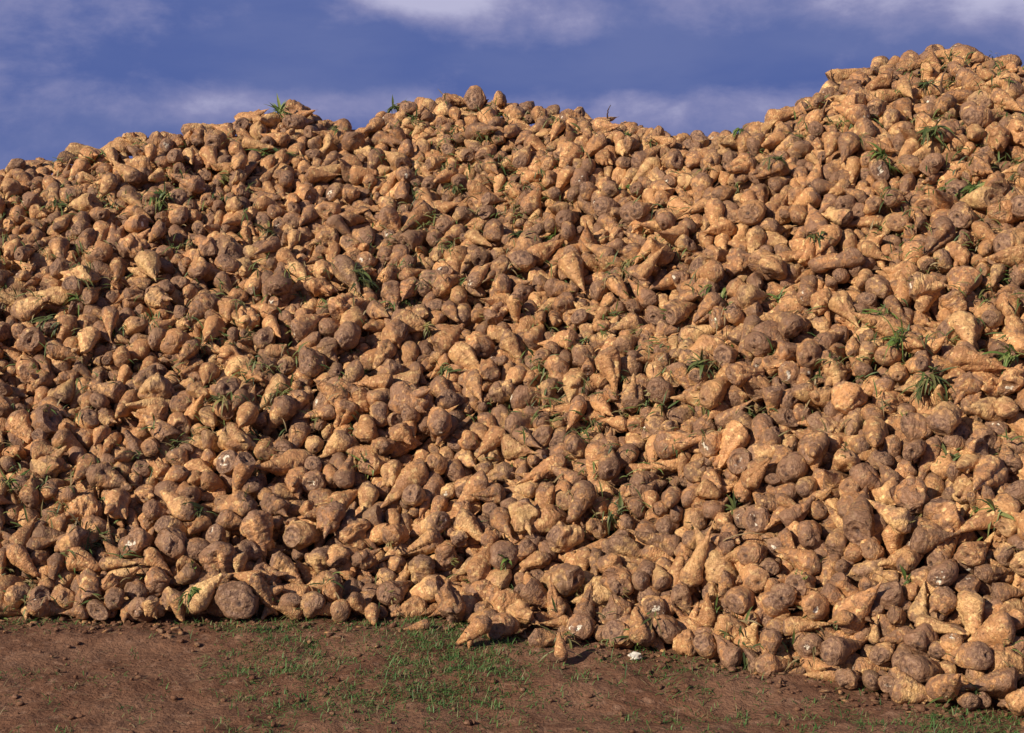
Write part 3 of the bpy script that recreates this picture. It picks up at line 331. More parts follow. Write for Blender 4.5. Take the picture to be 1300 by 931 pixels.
31,38,202,2407,94,-22,1,-21,6,38,560,2147,87,-7,11,-31,4,45,-222,3630,872,21,26,-1,9,40,92,2479,92,-13,5,-19,11,34,-797,2425,9,13,-13,-16,10,41,368,2148,14,16,13,13,14,19,428,2097,5,16,8,17,3,36,644,2694,493,23,-7,13,
2,28,523,2216,137,-14,4,35,11,25,587,2177,134,-22,-9,-19,28,37,255,2367,90,-4,4,-2,2,39,-572,2638,128,10,-1,-21,8,46,613,3041,742,17,8,-13,6,38,-808,3138,487,-12,-14,19,6,38,679,3213,887,15,-1,-3,23,48,-33,3229,608,22,6,-6,
7,51,60,3475,807,9,-5,-27,8,58,151,3646,943,-15,12,24,0,41,11,2565,157,5,12,-36,23,40,463,2651,415,17,1,-3,42,29,42,2656,234,21,-3,6,9,51,-809,2781,219,-12,5,16,7,36,-682,2767,219,8,3,-35,8,40,-933,2797,262,15,1,-1,
3,47,993,2874,731,8,6,21,3,51,1019,3288,1023,8,10,-34,5,40,-379,3432,709,-21,11,10,11,49,-369,3524,759,28,-11,0,24,39,-923,2700,193,14,13,-17,7,32,901,2711,596,-20,3,27,5,38,-1061,2985,363,-8,-5,-15,25,35,-845,2976,403,12,-25,5,
24,40,61,2983,481,-19,-20,3,11,51,-903,3116,481,10,12,-28,26,37,285,3234,758,13,12,-10,2,38,588,3294,904,-25,11,-2,6,46,-198,3510,786,1,-23,15,3,44,-1001,3595,850,-10,-2,4,25,46,-58,3044,487,22,16,-13,2,34,161,2731,311,16,3,22,
11,41,-357,2575,149,16,0,27,4,50,475,2312,169,15,28,-11,2,35,914,3321,1010,-23,-1,-20,4,31,-840,3141,527,13,23,-15,32,45,-986,3668,873,14,15,-20,6,33,-197,2597,123,7,5,-35,34,34,771,2204,195,-15,-6,-7,35,38,424,2418,217,0,-4,-19,
6,41,686,2452,345,-8,2,0,11,40,128,2631,223,18,-8,10,9,37,748,2847,646,-22,8,-19,3,42,561,2933,621,14,0,-25,7,42,564,2996,693,-10,-5,-17,11,38,-1070,3028,405,-33,-10,-2,1,46,322,3102,678,-19,-9,-16,24,34,668,3167,845,-8,6,-8,
7,48,-712,3771,934,21,-26,1,0,45,918,2648,551,-18,-5,-9,6,44,-886,3038,409,23,-10,3,4,43,796,2994,761,12,-34,-6,1,34,389,3171,732,11,5,-25,22,44,-149,3161,570,-7,-8,22,6,50,447,3382,862,-8,-1,30,10,48,-38,3669,938,20,-3,-5,
36,34,-1093,3184,565,13,7,-13,22,42,-754,3393,698,24,3,-3,13,32,-597,3535,804,-30,7,16,7,42,27,3593,893,-5,13,7,27,42,-746,3733,921,-1,21,-6,6,43,106,3243,713,-15,22,-6,18,31,741,2819,628,3,10,16,9,27,624,2799,571,5,-27,14,
8,37,769,2659,503,-5,-14,6,2,46,683,2679,501,11,8,17,8,55,460,2706,448,27,-4,-17,3,57,-78,2890,366,-21,6,14,1,33,534,2552,391,11,-6,-22,10,34,19,2655,216,29,-8,-10,3,47,-943,2666,159,25,-13,-14,36,36,-742,2539,77,-9,-15,12,
3,52,-748,3166,521,12,6,-24,34,38,868,2591,489,-23,-20,6,0,32,-417,2911,360,21,-7,-9,26,34,-421,2424,18,14,7,27,8,40,149,2283,12,20,-27,1,7,44,649,2078,71,-20,3,-30,3,41,395,3091,680,-6,-1,-16,3,49,687,2819,606,22,8,17,
6,40,-512,3140,500,10,-11,-5,7,36,686,1970,19,18,-6,15,7,49,858,2492,419,-5,-12,4,7,46,537,2809,515,10,-1,24,11,49,-456,2939,360,-13,-4,-17,0,41,755,3063,791,22,6,-1,9,43,-837,3105,467,-6,-5,1,8,62,460,3086,697,-6,-6,-22,
7,38,-824,3542,819,13,-34,6,2,42,-645,3584,838,10,-2,36,38,43,-309,3747,933,-13,3,-12,8,45,398,2476,239,21,4,-16,14,26,443,2409,242,-14,-2,-35,8,41,-874,2691,178,19,1,-9,11,48,276,2780,412,19,-10,23,1,37,-772,3111,475,3,7,9,
39,36,472,3179,779,7,2,31,2,44,761,3409,986,-20,10,23,26,39,-1197,3454,735,3,23,-16,28,40,367,2337,164,9,-20,-24,24,39,482,2579,378,7,-7,11,3,41,873,2976,771,-17,6,-7,27,38,-413,3301,618,-11,-6,-4,4,38,-500,3660,885,29,-10,-13,
0,51,-964,3451,743,12,5,-34,24,30,-621,3347,654,6,1,-24,35,36,-709,3062,464,15,-11,-24,28,35,-105,2802,300,17,6,-8,25,38,-693,2715,189,7,-35,-8,28,31,533,2337,217,-20,-32,0,4,29,-724,2586,105,-1,9,24,10,40,-431,2430,36,-22,-4,16,
9,47,-371,2847,308,-10,-5,21,6,32,-497,2811,296,25,-5,-6,11,39,164,2518,151,-20,-8,-26,30,49,130,2405,62,19,8,-19,5,37,-385,2829,289,30,-8,-6,0,39,-602,2779,245,12,-10,-15,42,31,169,2438,117,12,7,-5,3,49,-798,2752,210,13,-8,17,
2,44,796,3044,794,9,-23,7,10,39,-232,3136,505,-15,14,-11,16,41,-569,3269,591,16,16,18,6,55,946,3460,1065,-9,10,-3,20,42,-842,3499,762,-1,-12,19,30,42,94,2817,353,7,-21,12,12,35,755,2875,673,-2,-9,-22,10,51,860,2868,691,15,33,-2,
6,42,-525,3434,714,23,-26,-1,22,44,-711,3484,749,-14,-1,3,8,40,-904,3589,859,9,-7,-30,36,35,-500,3623,857,23,13,2,39,45,-369,3645,859,12,22,15,4,62,-450,3805,923,-9,10,12,10,44,19,2611,164,14,7,-25,4,39,-16,2945,401,15,-10,-16,
3,31,575,2979,707,-8,-25,14,4,34,-595,3036,444,14,-7,2,11,36,-1092,3201,585,33,-13,-2,8,39,-597,3514,766,-10,10,15,10,46,-95,3598,875,24,5,9,8,36,506,3137,782,23,12,-10,32,37,719,2843,640,-20,-5,3,7,39,563,2892,614,-9,-23,9,
24,33,893,2728,608,-19,7,-2,3,42,-1137,3168,564,21,-4,-5,17,29,299,2848,449,23,7,-19,7,32,519,2311,174,6,22,-9,12,34,231,2391,99,21,-2,18,27,41,-120,3654,900,20,-7,-20,0,34,-561,3020,413,10,-11,-9,11,41,-51,2826,329,-18,10,-6,
0,49,324,2546,280,-3,-15,-8,6,40,-8,3599,874,-11,0,-15,35,57,-228,3594,821,23,7,-13,8,35,-839,3132,505,-20,-3,23,11,40,-904,3006,399,-9,-2,-3,1,35,121,2729,295,-9,7,23,37,34,363,2441,217,-28,12,5,4,39,453,2297,126,7,10,24,
3,46,107,2889,398,-6,3,4,4,39,317,2945,515,7,3,-34,1,52,592,3398,900,19,7,-23,12,36,971,3317,1021,27,1,-10,5,53,-283,3495,755,12,-3,21,13,39,-1134,3598,812,-12,4,-3,5,56,-583,3572,809,-16,-1,-14,3,39,-42,2381,19,7,-13,-7,
9,34,20,2457,50,-8,-9,21,11,44,-199,2927,369,6,-7,-25,8,45,-448,3141,499,-9,-10,-11,35,40,-1011,3266,603,9,-7,-24,2,46,46,3762,985,11,27,-9,0,50,-951,2585,136,-15,10,8,0,47,79,3020,504,-17,-4,-8,24,30,988,2973,820,9,1,-17,
0,49,-659,3543,809,1,-25,5,11,38,364,3230,778,22,-16,-13,2,41,-359,3459,719,-15,11,16,34,35,-1029,2922,330,20,-11,-20,6,44,-392,2905,363,9,26,2,1,34,-618,2811,269,-8,-13,6,0,33,-449,2583,130,17,-5,21,3,42,-446,2572,83,10,13,-29,
10,44,85,2392,25,7,-14,-19,16,28,563,2857,561,-15,16,21,8,43,-57,3038,459,9,31,-12,2,33,305,2811,428,16,-11,-14,0,38,-856,2729,186,11,-2,-24,10,50,-539,2699,195,21,11,7,15,31,-194,2619,134,4,-9,30,10,49,-627,2545,74,-20,-10,-14,
5,33,547,2108,21,5,10,28,8,48,-227,3766,964,31,-8,-7,19,40,-322,3223,562,5,23,-8,1,31,-70,2825,316,7,-3,-17,2,41,636,2122,93,-20,2,-28,17,24,-737,2557,110,1,35,-4,4,32,491,2518,311,18,-2,-12,3,42,-722,2672,154,12,-29,2,
9,59,-941,2787,232,-9,15,-13,15,32,324,2813,435,4,6,25,9,34,1028,2954,796,-16,-21,11,5,44,-708,3451,723,21,-9,0,2,35,108,3539,878,5,-28,-1,1,49,-554,3708,902,23,-6,-14,23,41,40,2506,108,-7,-1,33,9,42,-312,2584,91,18,22,-5,
13,34,199,2553,182,2,-8,-28,5,36,253,2671,326,7,23,-8,17,26,-828,3042,430,-14,3,22,30,51,949,3247,978,12,-1,-25,11,40,-477,3343,617,11,5,-36,4,46,237,3404,843,-8,-2,2,1,37,-1117,3528,786,23,4,19,7,46,95,3740,969,-2,15,4,
38,31,711,2271,243,8,-8,-2,0,40,804,2618,508,-17,-15,-3,11,44,-120,2869,330,7,1,27,8,38,-664,3364,671,17,-4,-10,6,37,-850,3382,713,22,-15,-4,33,44,408,3419,874,-13,-16,-17,25,35,-472,3493,754,9,-6,-30,7,49,-1028,3716,881,-10,-12,-23,
26,33,-237,3697,924,2,-10,-31,3,36,-137,3685,927,2,8,9,1,42,-769,3577,804,17,31,4,6,32,945,2962,782,6,24,-22,2,45,507,2881,585,-26,-11,-6,0,30,86,2729,292,4,-11,17,6,38,-77,2612,148,-1,11,7,3,40,628,2169,129,22,-11,-18,
7,32,-137,2426,10,-23,-19,-2,0,41,-253,3602,841,-14,-9,-18,2,36,-1186,3599,810,18,3,15,31,31,676,2800,589,-16,-3,25,11,39,-351,2984,404,7,-31,9,8,45,306,2715,386,15,-28,2,3,50,-687,2545,92,-10,9,28,2,29,-671,2517,58,17,-2,12,
5,36,149,2335,21,1,-12,-13,10,32,-676,3050,436,0,35,-12,13,35,372,2609,331,-16,12,14,24,38,-828,2508,59,22,-1,-15,7,46,680,2561,410,12,34,-6,24,34,-738,2621,125,-20,-23,10,43,39,602,2944,657,-4,-8,-32,36,53,-453,3052,437,12,32,-4,
1,38,-1032,3106,455,6,7,31,7,50,-979,3135,487,-4,-14,-19,1,60,-6,3116,550,-11,-20,1,21,43,-764,3254,593,-9,1,22,4,47,246,3260,734,-5,7,-5,36,35,-483,3302,596,10,-2,-34,19,40,-553,3407,680,15,-6,-1,10,56,-150,3580,825,27,-13,-8,
2,46,-108,3735,946,25,12,15,9,49,599,2677,464,-17,-4,-21,0,39,333,2732,408,-3,-2,-27,28,42,830,2922,735,28,-9,-15,5,42,-833,2988,379,-15,22,-12,19,45,492,3117,729,12,-34,-6,32,35,-364,3287,611,-17,-3,-33,35,44,761,3306,965,22,8,19,
21,35,-933,3416,727,10,0,0,3,40,-1073,3363,697,26,8,6,0,40,156,2668,262,14,-3,29,26,40,-179,2728,223,9,1,22,0,45,-1006,2834,275,18,4,-9,27,35,-11,2881,381,6,-9,-33,9,43,540,3133,788,25,-8,-14,26,42,4,3462,786,-10,21,-22,
2,49,-740,3271,603,-17,11,-22,0,33,730,2506,431,-4,-5,1,13,21,736,2237,235,5,4,-16,26,47,-1160,3249,592,20,11,-15,8,39,252,2469,173,8,-29,3,24,46,734,2259,220,11,-11,23,11,37,-619,3364,671,-11,9,14,10,36,-88,3138,515,17,3,-20,
24,30,-212,2744,221,19,-5,13,2,35,-321,2423,11,18,4,26,15,31,-84,2486,69,-3,-11,-32,18,30,-113,2567,120,-13,22,17,1,48,544,2694,443,0,-10,-29,9,41,852,2673,537,15,1,25,1,33,796,3062,814,-21,-14,15,31,61,1004,3133,913,-12,-8,8,
24,45,484,3310,865,-22,4,25,24,48,-1134,3358,673,-13,-11,-4,11,45,-300,3780,951,9,-4,28,8,43,335,2437,195,29,14,4,18,41,190,2458,127,14,0,0,1,37,329,2525,251,-12,-2,-12,6,43,945,2837,679,-10,1,-12,5,41,481,3025,659,-7,-3,-14,
31,38,224,3059,574,18,7,-10,3,37,-647,3094,478,15,5,-21,23,36,481,3058,696,15,-24,-8,5,50,1063,3064,887,-18,7,23,3,37,59,3253,668,19,-28,0,7,37,-700,3408,682,9,1,34,23,40,-267,3318,646,-6,19,8,6,35,24,3367,738,5,9,9,
1,43,-125,3554,807,12,3,25,9,41,-456,3297,596,-20,28,-6,8,38,-703,3366,667,-11,-25,-12,1,37,312,3255,767,10,12,-30,30,45,244,3201,700,-14,26,-8,2,34,-1092,3299,629,-17,-3,-32,7,38,-986,3298,620,9,-6,-9,0,33,740,2655,500,5,5,26,
20,33,-313,2999,415,12,-14,21,34,40,-336,2803,263,26,-7,-7,3,40,164,2783,364,10,-26,-13,28,38,-557,2656,148,25,-9,20,8,37,-924,2584,104,26,6,19,12,28,327,2279,59,-17,3,-17,11,41,603,2145,95,10,21,-8,4,37,686,2106,87,13,-7,22,
3,32,-271,2529,52,16,7,-27,8,34,574,2049,10,15,-7,-14,40,38,933,2868,695,-18,4,16,11,43,-787,2927,345,17,32,4,0,45,-781,3042,431,22,19,-9,5,45,599,3180,829,14,-32,-7,0,51,826,3203,909,-4,-11,-24,3,41,-780,3432,724,-17,0,-28,
1,44,-566,3508,758,-1,-14,-13,8,45,-196,3613,850,-25,20,6,10,58,886,2394,390,-23,-2,29,29,42,528,2464,296,5,-27,21,8,37,755,2635,475,6,7,31,7,34,804,2919,714,20,-5,-11,6,47,805,3093,831,7,-1,-30,2,42,729,3289,932,17,26,9,
5,36,-540,3251,584,-4,10,-34,33,51,-97,3285,628,28,-5,-15,4,45,-634,3526,773,-15,-8,26,1,42,599,2909,636,-15,23,15,5,36,-577,3049,443,11,-15,11,6,37,-865,3354,700,7,-12,-12,41,41,296,3515,903,-18,0,-11,1,27,706,3202,891,24,-9,8,
2,30,669,3132,833,22,0,3,4,37,-325,3578,812,-16,-27,7,34,37,1039,2904,761,22,-2,13,5,36,743,2882,657,17,8,-20,17,27,904,2690,549,2,-24,1,2,39,534,2599,413,14,29,-1,43,34,-421,2879,332,-14,-21,6,11,36,545,2424,278,17,6,-17,
1,43,-454,2644,156,-29,24,-1,43,26,-259,2501,38,-30,3,10,0,57,212,2263,15,16,0,-23,10,35,-722,3409,689,8,6,29,6,40,146,3208,647,26,11,-13,4,34,-626,2991,390,-11,1,21,4,49,793,2262,246,-19,-5,18,38,31,-617,2427,11,17,4,-30,
25,35,441,2151,24,27,-1,-1,2,37,348,3346,852,24,-7,0,0,29,660,3121,817,2,10,30,4,41,763,2951,713,1,24,-15,30,52,96,3255,685,-20,13,21,9,39,-1084,2989,369,-3,5,-4,1,31,777,2143,136,-8,7,3,43,29,-438,2876,352,4,1,18,
26,38,548,2509,329,-12,11,-16,9,42,-858,2640,128,-6,-9,-7,1,48,-620,2752,212,-7,9,9,26,35,-83,2805,281,-9,-6,-9,20,34,345,3028,608,-16,-2,19,4,46,944,3226,950,23,20,-5,0,62,-1231,3401,708,10,-4,-29,0,36,-251,3465,720,-1,22,-26,
7,45,-1118,3501,766,12,4,-27,6,59,-149,3502,760,-15,-9,13,26,41,-106,3538,797,8,4,23,10,45,-905,3690,884,16,-5,-14,0,50,-301,3811,957,22,-14,-17,24,32,436,2321,159,26,15,-3,6,43,-225,2634,141,-5,-4,-8,7,35,-963,2751,201,-14,0,-12,
25,37,-638,2801,250,15,-11,-16,41,33,-913,3192,546,13,11,-3,33,35,-625,3216,556,-3,10,18,3,42,371,3260,792,-13,-13,8,11,42,269,3319,784,5,-7,31,6,38,-282,3360,648,9,-10,1,0,41,-58,3522,822,-8,-23,9,7,43,-239,3724,929,-20,6,-12,
6,44,140,3163,624,13,-30,-4,26,28,261,3289,773,2,-5,35,5,55,-245,3402,685,-13,-1,-1,3,40,-984,3641,845,12,-8,-23,43,34,-542,3614,834,-11,-21,-3,4,43,-41,3484,792,-27,2,25,17,31,-345,3427,705,-11,10,15,7,39,-26,3274,645,-3,-11,-26,
4,41,-218,3280,600,-15,-8,-22,0,40,427,2702,410,18,7,12,23,36,-109,2827,326,15,-8,4,13,23,285,2527,208,9,0,19,5,40,294,2317,78,10,22,-19,26,27,-843,2423,11,17,-4,-33,7,38,-687,3723,905,8,10,-33,24,32,-325,3517,774,13,6,28,
3,32,-1057,3262,609,6,4,-25,7,39,454,2940,581,-24,3,20,25,32,-98,2792,285,-24,7,15,30,50,-418,2484,28,-18,6,16,5,47,-728,3587,831,13,8,8,37,32,-529,3353,640,12,7,-14,11,34,-95,2831,311,23,-24,2,32,38,377,2509,264,12,10,21,
7,38,430,2347,162,11,2,18,9,34,-537,2646,154,0,11,-27,7,39,335,2661,357,-29,-6,13,36,37,-775,2844,259,-19,10,18,28,38,588,2856,573,15,5,23,6,51,-630,2907,320,7,24,-12,3,48,51,2915,396,7,22,-19,1,44,233,2887,441,-3,-7,-16,
32,34,-870,2998,390,17,5,10,9,47,97,2964,440,-20,-12,22,32,40,1029,3087,879,9,-6,-35,30,41,1061,3309,1027,-16,2,-19,3,38,227,3361,797,-7,1,-2,10,54,-914,3410,700,-9,-7,-14,37,45,-903,3378,686,15,-9,-9,2,62,1098,3422,1067,-14,1,16,
6,37,-31,3532,844,-15,-10,-8,6,43,-11,3784,980,18,-4,16,2,36,699,2591,457,-22,-5,-9,15,33,-999,2902,298,-6,-5,-14,10,38,-743,2963,372,10,11,1,9,36,93,3120,571,-8,30,8,3,41,1139,3295,1029,-16,5,-1,0,36,48,3330,693,7,-7,32,
24,36,-506,3331,621,21,6,15,30,51,-634,3428,699,9,-22,-21,11,47,-628,3667,889,20,8,6,4,46,-338,3668,867,20,-5,6,11,35,36,3712,951,17,22,4,25,37,-1001,2880,307,20,-5,2,27,45,802,3163,886,3,-29,20,32,34,819,3122,859,34,-10,-3,
3,48,-179,3391,686,16,10,16,4,28,850,2577,460,19,1,-2,1,44,-172,2861,331,-11,-10,-2,7,41,-200,2767,277,-17,0,3,20,35,255,2641,289,5,-4,-3,1,44,-313,2753,235,-6,7,13,24,32,609,2385,288,-20,-24,-8,0,39,311,2423,152,25,-5,-15,
24,26,-358,2579,89,3,10,18,16,33,150,2463,113,15,15,20,13,21,315,2169,5,17,8,19,11,37,1033,3136,934,11,11,-11,30,32,960,2949,776,-9,7,-2,3,46,-913,3520,800,-18,4,-19,38,35,-955,3404,706,21,-5,-25,10,42,117,2449,91,-7,-28,7,
9,47,325,2223,18,-19,6,18,29,47,120,2533,178,-5,-4,-10,22,39,-811,2677,160,4,-26,7,26,35,53,2684,240,17,3,7,15,39,639,2689,475,-13,14,15,9,39,795,2681,528,-9,-2,-1,7,37,971,2805,666,11,7,26,40,38,-856,3043,414,17,-17,9,
11,44,409,3069,657,-5,-27,19,11,42,584,3047,725,16,1,-22,7,57,748,3437,984,-10,1,-12,8,39,-1190,3561,797,-9,-2,8,5,49,-1218,3641,827,-13,-28,9,14,27,-85,2493,53,-17,-3,17,4,48,74,2458,60,3,5,16,7,38,-964,2598,176,-14,2,26,
6,40,-677,3076,458,-19,-24,-4,41,41,-912,3147,503,14,25,-1,7,44,690,3136,826,-3,20,-13,7,40,-213,3298,618,-22,6,-3,8,43,99,3348,734,-14,-9,-25,16,33,-236,3520,786,15,-30,2,4,51,147,3583,915,-9,7,2,36,35,634,2545,399,21,-12,-12,
27,27,-563,3018,432,-17,-24,-9,5,46,-260,3052,469,-9,3,2,41,29,-733,3211,595,-10,-12,3,6,39,-1156,3294,632,-2,-7,-22,9,40,856,3416,1036,-19,6,-3,16,33,-458,3396,671,18,-3,-26,10,45,890,3429,1039,-14,1,-8,6,34,898,3349,1027,-4,-25,12,
26,30,660,3228,879,-19,-12,-12,8,30,845,2978,757,0,8,8,9,49,-981,3494,783,18,-1,15,1,40,66,3392,768,-14,-24,15,30,47,838,2876,667,7,-15,-17,11,39,-1056,3099,460,-12,10,16,27,24,109,2644,233,-21,6,8,27,29,-876,2577,119,3,8,12,
14,26,-107,2486,41,-24,-3,-19,17,27,281,2263,40,28,-6,15,24,33,349,3391,892,-16,5,31,3,38,493,3170,779,24,3,-4,25,32,562,2991,670,25,-7,-21,15,32,-428,3319,616,4,15,-33,26,27,-203,3029,441,0,-3,-23,17,26,82,2773,330,-26,-10,-6,
9,33,-250,2532,57,7,3,-26,11,58,-477,2526,59,7,-13,-4,34,38,1050,3129,924,7,26,-20,26,38,-1010,3147,498,-16,13,-11,6,49,456,2842,519,19,2,-6,10,43,699,2516,403,11,-27,12,12,35,43,2635,205,22,-5,20,5,49,-421,2715,187,-19,0,21,
30,29,608,2815,557,-10,1,-24,1,49,-475,3143,493,-13,-4,-1,1,38,-420,3139,500,-4,10,9,26,47,-660,3177,521,-8,23,-22,4,57,-853,3267,595,15,-8,23,28,33,308,3377,856,8,-10,26,6,48,-607,3548,786,-20,2,-14,10,60,-510,3799,918,-16,4,26,
34,46,-510,3849,937,16,-25,-11,37,29,704,1943,9,14,-8,16,12,40,203,2644,253,-8,-7,-11,6,44,-535,2595,104,7,7,33,1,38,-643,2775,237,22,22,7,23,33,-531,2916,332,-19,-10,12,2,38,620,2847,612,-10,-6,-20,5,39,-20,2990,449,2,-5,-18,
10,34,-1089,3096,465,13,19,-4,19,40,589,3066,744,-12,1,15,0,41,-409,3119,496,27,-1,-5,42,34,-745,3228,580,12,9,-13,42,39,429,3351,853,14,8,-15,0,37,-1065,3346,651,-4,-8,1,31,43,1028,3334,1043,6,-5,33,17,39,907,3468,1055,-10,3,-10,
11,47,-908,3712,895,-10,-8,15,4,35,-469,3192,543,15,2,24,9,47,-151,3205,578,-19,28,5,35,42,-297,3305,623,-3,10,6,24,26,1102,3341,1047,20,-8,6,26,34,-754,3445,724,-3,25,-13,17,36,-277,3739,937,13,3,32,6,45,915,3267,968,20,8,-13,
2,48,-667,3444,717,11,-9,24,35,44,375,3025,615,5,-13,-30,13,38,-689,3187,531,-4,9,23,33,33,834,2728,568,-16,24,-8,9,34,-575,3170,517,24,-7,4,8,30,-840,3058,441,-8,28,-15,41,30,-558,3006,399,-1,6,11,5,27,380,2687,392,-1,-23,5,
10,38,299,2685,328,13,-28,8,7,38,674,2399,314,-13,-19,6,12,26,-515,2600,98,-4,22,-14,2,45,-773,2506,41,22,0,3,6,53,-547,2497,50,9,-32,2,11,30,-226,2423,8,15,-9,1,7,34,1108,3280,1020,5,-23,23,10,40,-3,3442,764,-2,-17,-8,
9,34,420,3075,684,10,1,29,33,37,328,3061,645,6,22,2,43,39,667,2577,450,27,1,3,22,32,-999,2947,341,8,-6,-27,26,44,532,2575,381,-19,7,20,0,41,-2,2543,108,-12,-6,1,3,36,430,2289,118,-7,2,7,11,36,-563,2425,9,15,10,-20,
2,38,662,3109,792,-13,-4,13,0,36,726,2816,606,-5,-11,-11,7,36,375,2996,581,-7,13,25,3,31,860,2651,526,-23,-13,17,36,44,-1103,3131,484,19,-2,-12,3,53,-782,3145,499,-22,3,-22,6,46,-33,2902,377,2,-5,-7,32,40,552,2545,361,15,-16,17,
26,28,-772,2859,278,27,4,18,43,36,837,2367,315,-25,-2,-3,18,40,-676,2499,41,13,20,2,12,29,-126,2519,49,15,13,10,33,35,770,2608,468,8,8,12,10,40,-196,2647,163,13,21,-7,1,37,-38,3003,446,-11,5,4,11,42,-310,3261,575,-17,-4,-25,
38,34,-527,3385,662,3,20,-21,8,38,327,3427,888,-9,2,-16,9,40,256,3459,880,9,0,30,22,40,-1012,3467,751,18,31,-1,4,45,-472,3533,763,-9,-3,-16,0,46,-205,3555,799,-6,5,12,15,27,754,2208,184,-24,-4,-25,6,35,799,2428,359,11,-32,2,
7,40,810,2535,458,15,29,-3,13,37,197,2729,316,14,1,29,10,40,-536,2840,273,12,30,11,0,45,-52,2852,353,-17,-16,-3,25,35,480,2920,577,22,-3,-16,9,42,617,3077,751,-12,-3,9,12,34,-188,3117,506,-2,-8,-26,1,37,604,3158,809,-13,6,-18,
8,40,-455,3175,519,-2,3,13,11,48,283,3234,723,-5,-10,-13,30,44,-520,3238,576,17,-13,-7,10,46,-347,3308,620,-8,24,12,36,48,124,3486,854,26,4,-4,33,33,-897,3530,774,22,2,-9,1,42,-1173,3636,821,-16,-8,6,6,43,170,3721,961,10,-15,10,
28,32,415,2233,94,3,5,-3,17,32,154,2748,322,-4,7,6,27,33,-821,2975,362,-17,-2,21,1,38,147,3000,495,-2,-2,-11,11,53,210,3263,738,-20,5,25,25,46,-229,3817,990,1,12,10,2,28,72,3591,903,-15,-6,-16,29,34,-434,3556,780,-4,-24,18,
27,36,-1206,3525,771,21,-5,16,10,36,-256,3487,739,-29,-16,-2,2,41,529,2959,624,20,-3,-6,1,42,578,2834,555,10,14,12,10,31,240,2787,421,23,-21,-9,8,28,-18,2898,398,10,-1,-3,12,26,642,2358,274,4,4,15,3,34,720,2301,250,-9,4,-4,
1,45,191,2355,52,3,30,-12,8,28,-243,3750,970,4,-29,-6,6,31,241,3477,888,9,31,-14,4,46,745,2986,739,10,26,-15,0,31,198,2939,460,15,2,11,1,33,795,2629,490,21,9,20,0,38,277,2702,357,-29,12,12,4,29,-150,2747,241,21,23,2,
24,30,469,2198,80,23,-2,23,2,30,1010,3366,1055,20,-3,17,0,43,744,2705,544,0,7,24,31,37,456,2217,85,12,-29,-7,7,35,-908,2519,71,-9,0,-17,17,32,245,2593,237,9,-6,-34,21,38,-87,2699,197,-12,-1,-18,1,42,703,2657,500,13,25,-15,
7,42,-70,2848,334,-11,7,11,5,34,59,2852,358,8,34,-9,41,34,706,2902,657,-13,7,-22,9,43,1053,2896,784,-15,8,22,17,27,-1047,2965,339,1,10,24,24,38,387,3008,603,-13,-13,-11,1,41,1082,3096,894,-7,8,-1,2,47,447,3132,729,-11,3,13,
26,31,-689,3158,521,-1,14,6,4,37,-787,3223,551,14,-1,20,25,36,-917,3249,596,-13,-4,-15,1,42,902,3301,988,-9,15,23,33,49,-692,3344,641,13,-9,-19,32,36,387,3374,860,13,4,-32,0,48,424,3406,853,14,2,-5,7,42,20,3678,929,-16,0,14,
5,33,796,2334,288,3,9,16,17,33,665,2360,299,-12,10,3,4,48,43,2413,45,-2,26,-13,17,32,-154,2600,128,8,10,30,8,43,659,2655,472,12,2,16,0,45,397,2669,393,5,11,-1,3,44,803,2742,572,-7,-11,-27,27,33,661,2763,542,6,-21,17,
4,43,-776,2786,220,10,8,33,1,47,805,2836,645,4,21,-13,8,36,-479,3094,486,7,-8,-21,6,51,35,3165,567,-9,7,10,4,43,-344,3184,526,-6,-5,-5,36,39,864,3196,910,8,-23,-1,4,35,38,3284,666,4,-4,-33,33,35,484,3250,837,22,6,9,
5,38,-653,3348,648,17,-9,-26,1,42,-563,3554,798,7,-14,4,9,40,-548,3684,883,-5,-12,-25,31,32,-485,2699,184,-11,3,-30,9,33,-854,2924,347,35,0,-12,14,34,1021,2939,776,22,10,-16,25,35,-861,3152,516,-11,5,-2,19,35,256,3233,728,4,-8,-1,
27,31,20,3303,686,12,-29,2,2,47,323,3507,891,20,-27,-2,11,40,-634,3592,813,15,32,-5,7,42,-315,3393,669,11,-4,22,13,36,504,2975,633,20,-7,-13,29,37,118,3110,577,8,22,-13,2,28,-395,3192,541,-16,-6,11,1,28,-530,2876,325,31,0,-5,
15,25,-60,2805,307,6,0,3,33,37,77,2797,334,-3,29,-12,3,38,808,2373,313,23,-1,5,34,43,12,2547,133,15,30,3,26,30,559,3203,826,15,-11,-19,25,47,1038,2927,792,19,-6,15,4,31,-1083,3325,642,12,-27,-8,4,40,-457,3231,574,26,9,-4,
1,42,297,3001,584,-19,7,-1,30,45,-547,3099,472,-34,9,7,14,19,-185,2912,362,5,32,-2,10,41,-317,2845,306,28,-2,6,33,48,-276,3720,909,17,-3,16,34,29,823,2949,736,-22,9,21,0,39,304,3011,562,-11,-9,-28,0,42,431,2778,446,-13,-1,-20,
4,38,-693,2986,372,13,3,-21,2,35,-1019,2941,321,-7,2,7,11,42,-903,2662,150,-1,-23,18,14,20,533,2310,180,2,-8,-3,10,28,-244,2562,78,28,6,13,27,40,-120,2627,140,-11,2,-10,0,47,-438,2684,166,5,16,-31,25,25,672,2785,555,21,1,8,
4,38,707,2873,637,-6,-14,-16,6,34,-93,3040,433,9,6,35,11,37,521,3152,762,22,-20,9,41,43,913,3105,885,-1,12,4,3,42,668,3284,908,-9,-4,-10,8,40,-1160,3357,653,-7,0,0,0,41,-1196,3414,690,8,-4,-31,8,62,-671,3403,679,9,-7,-34,
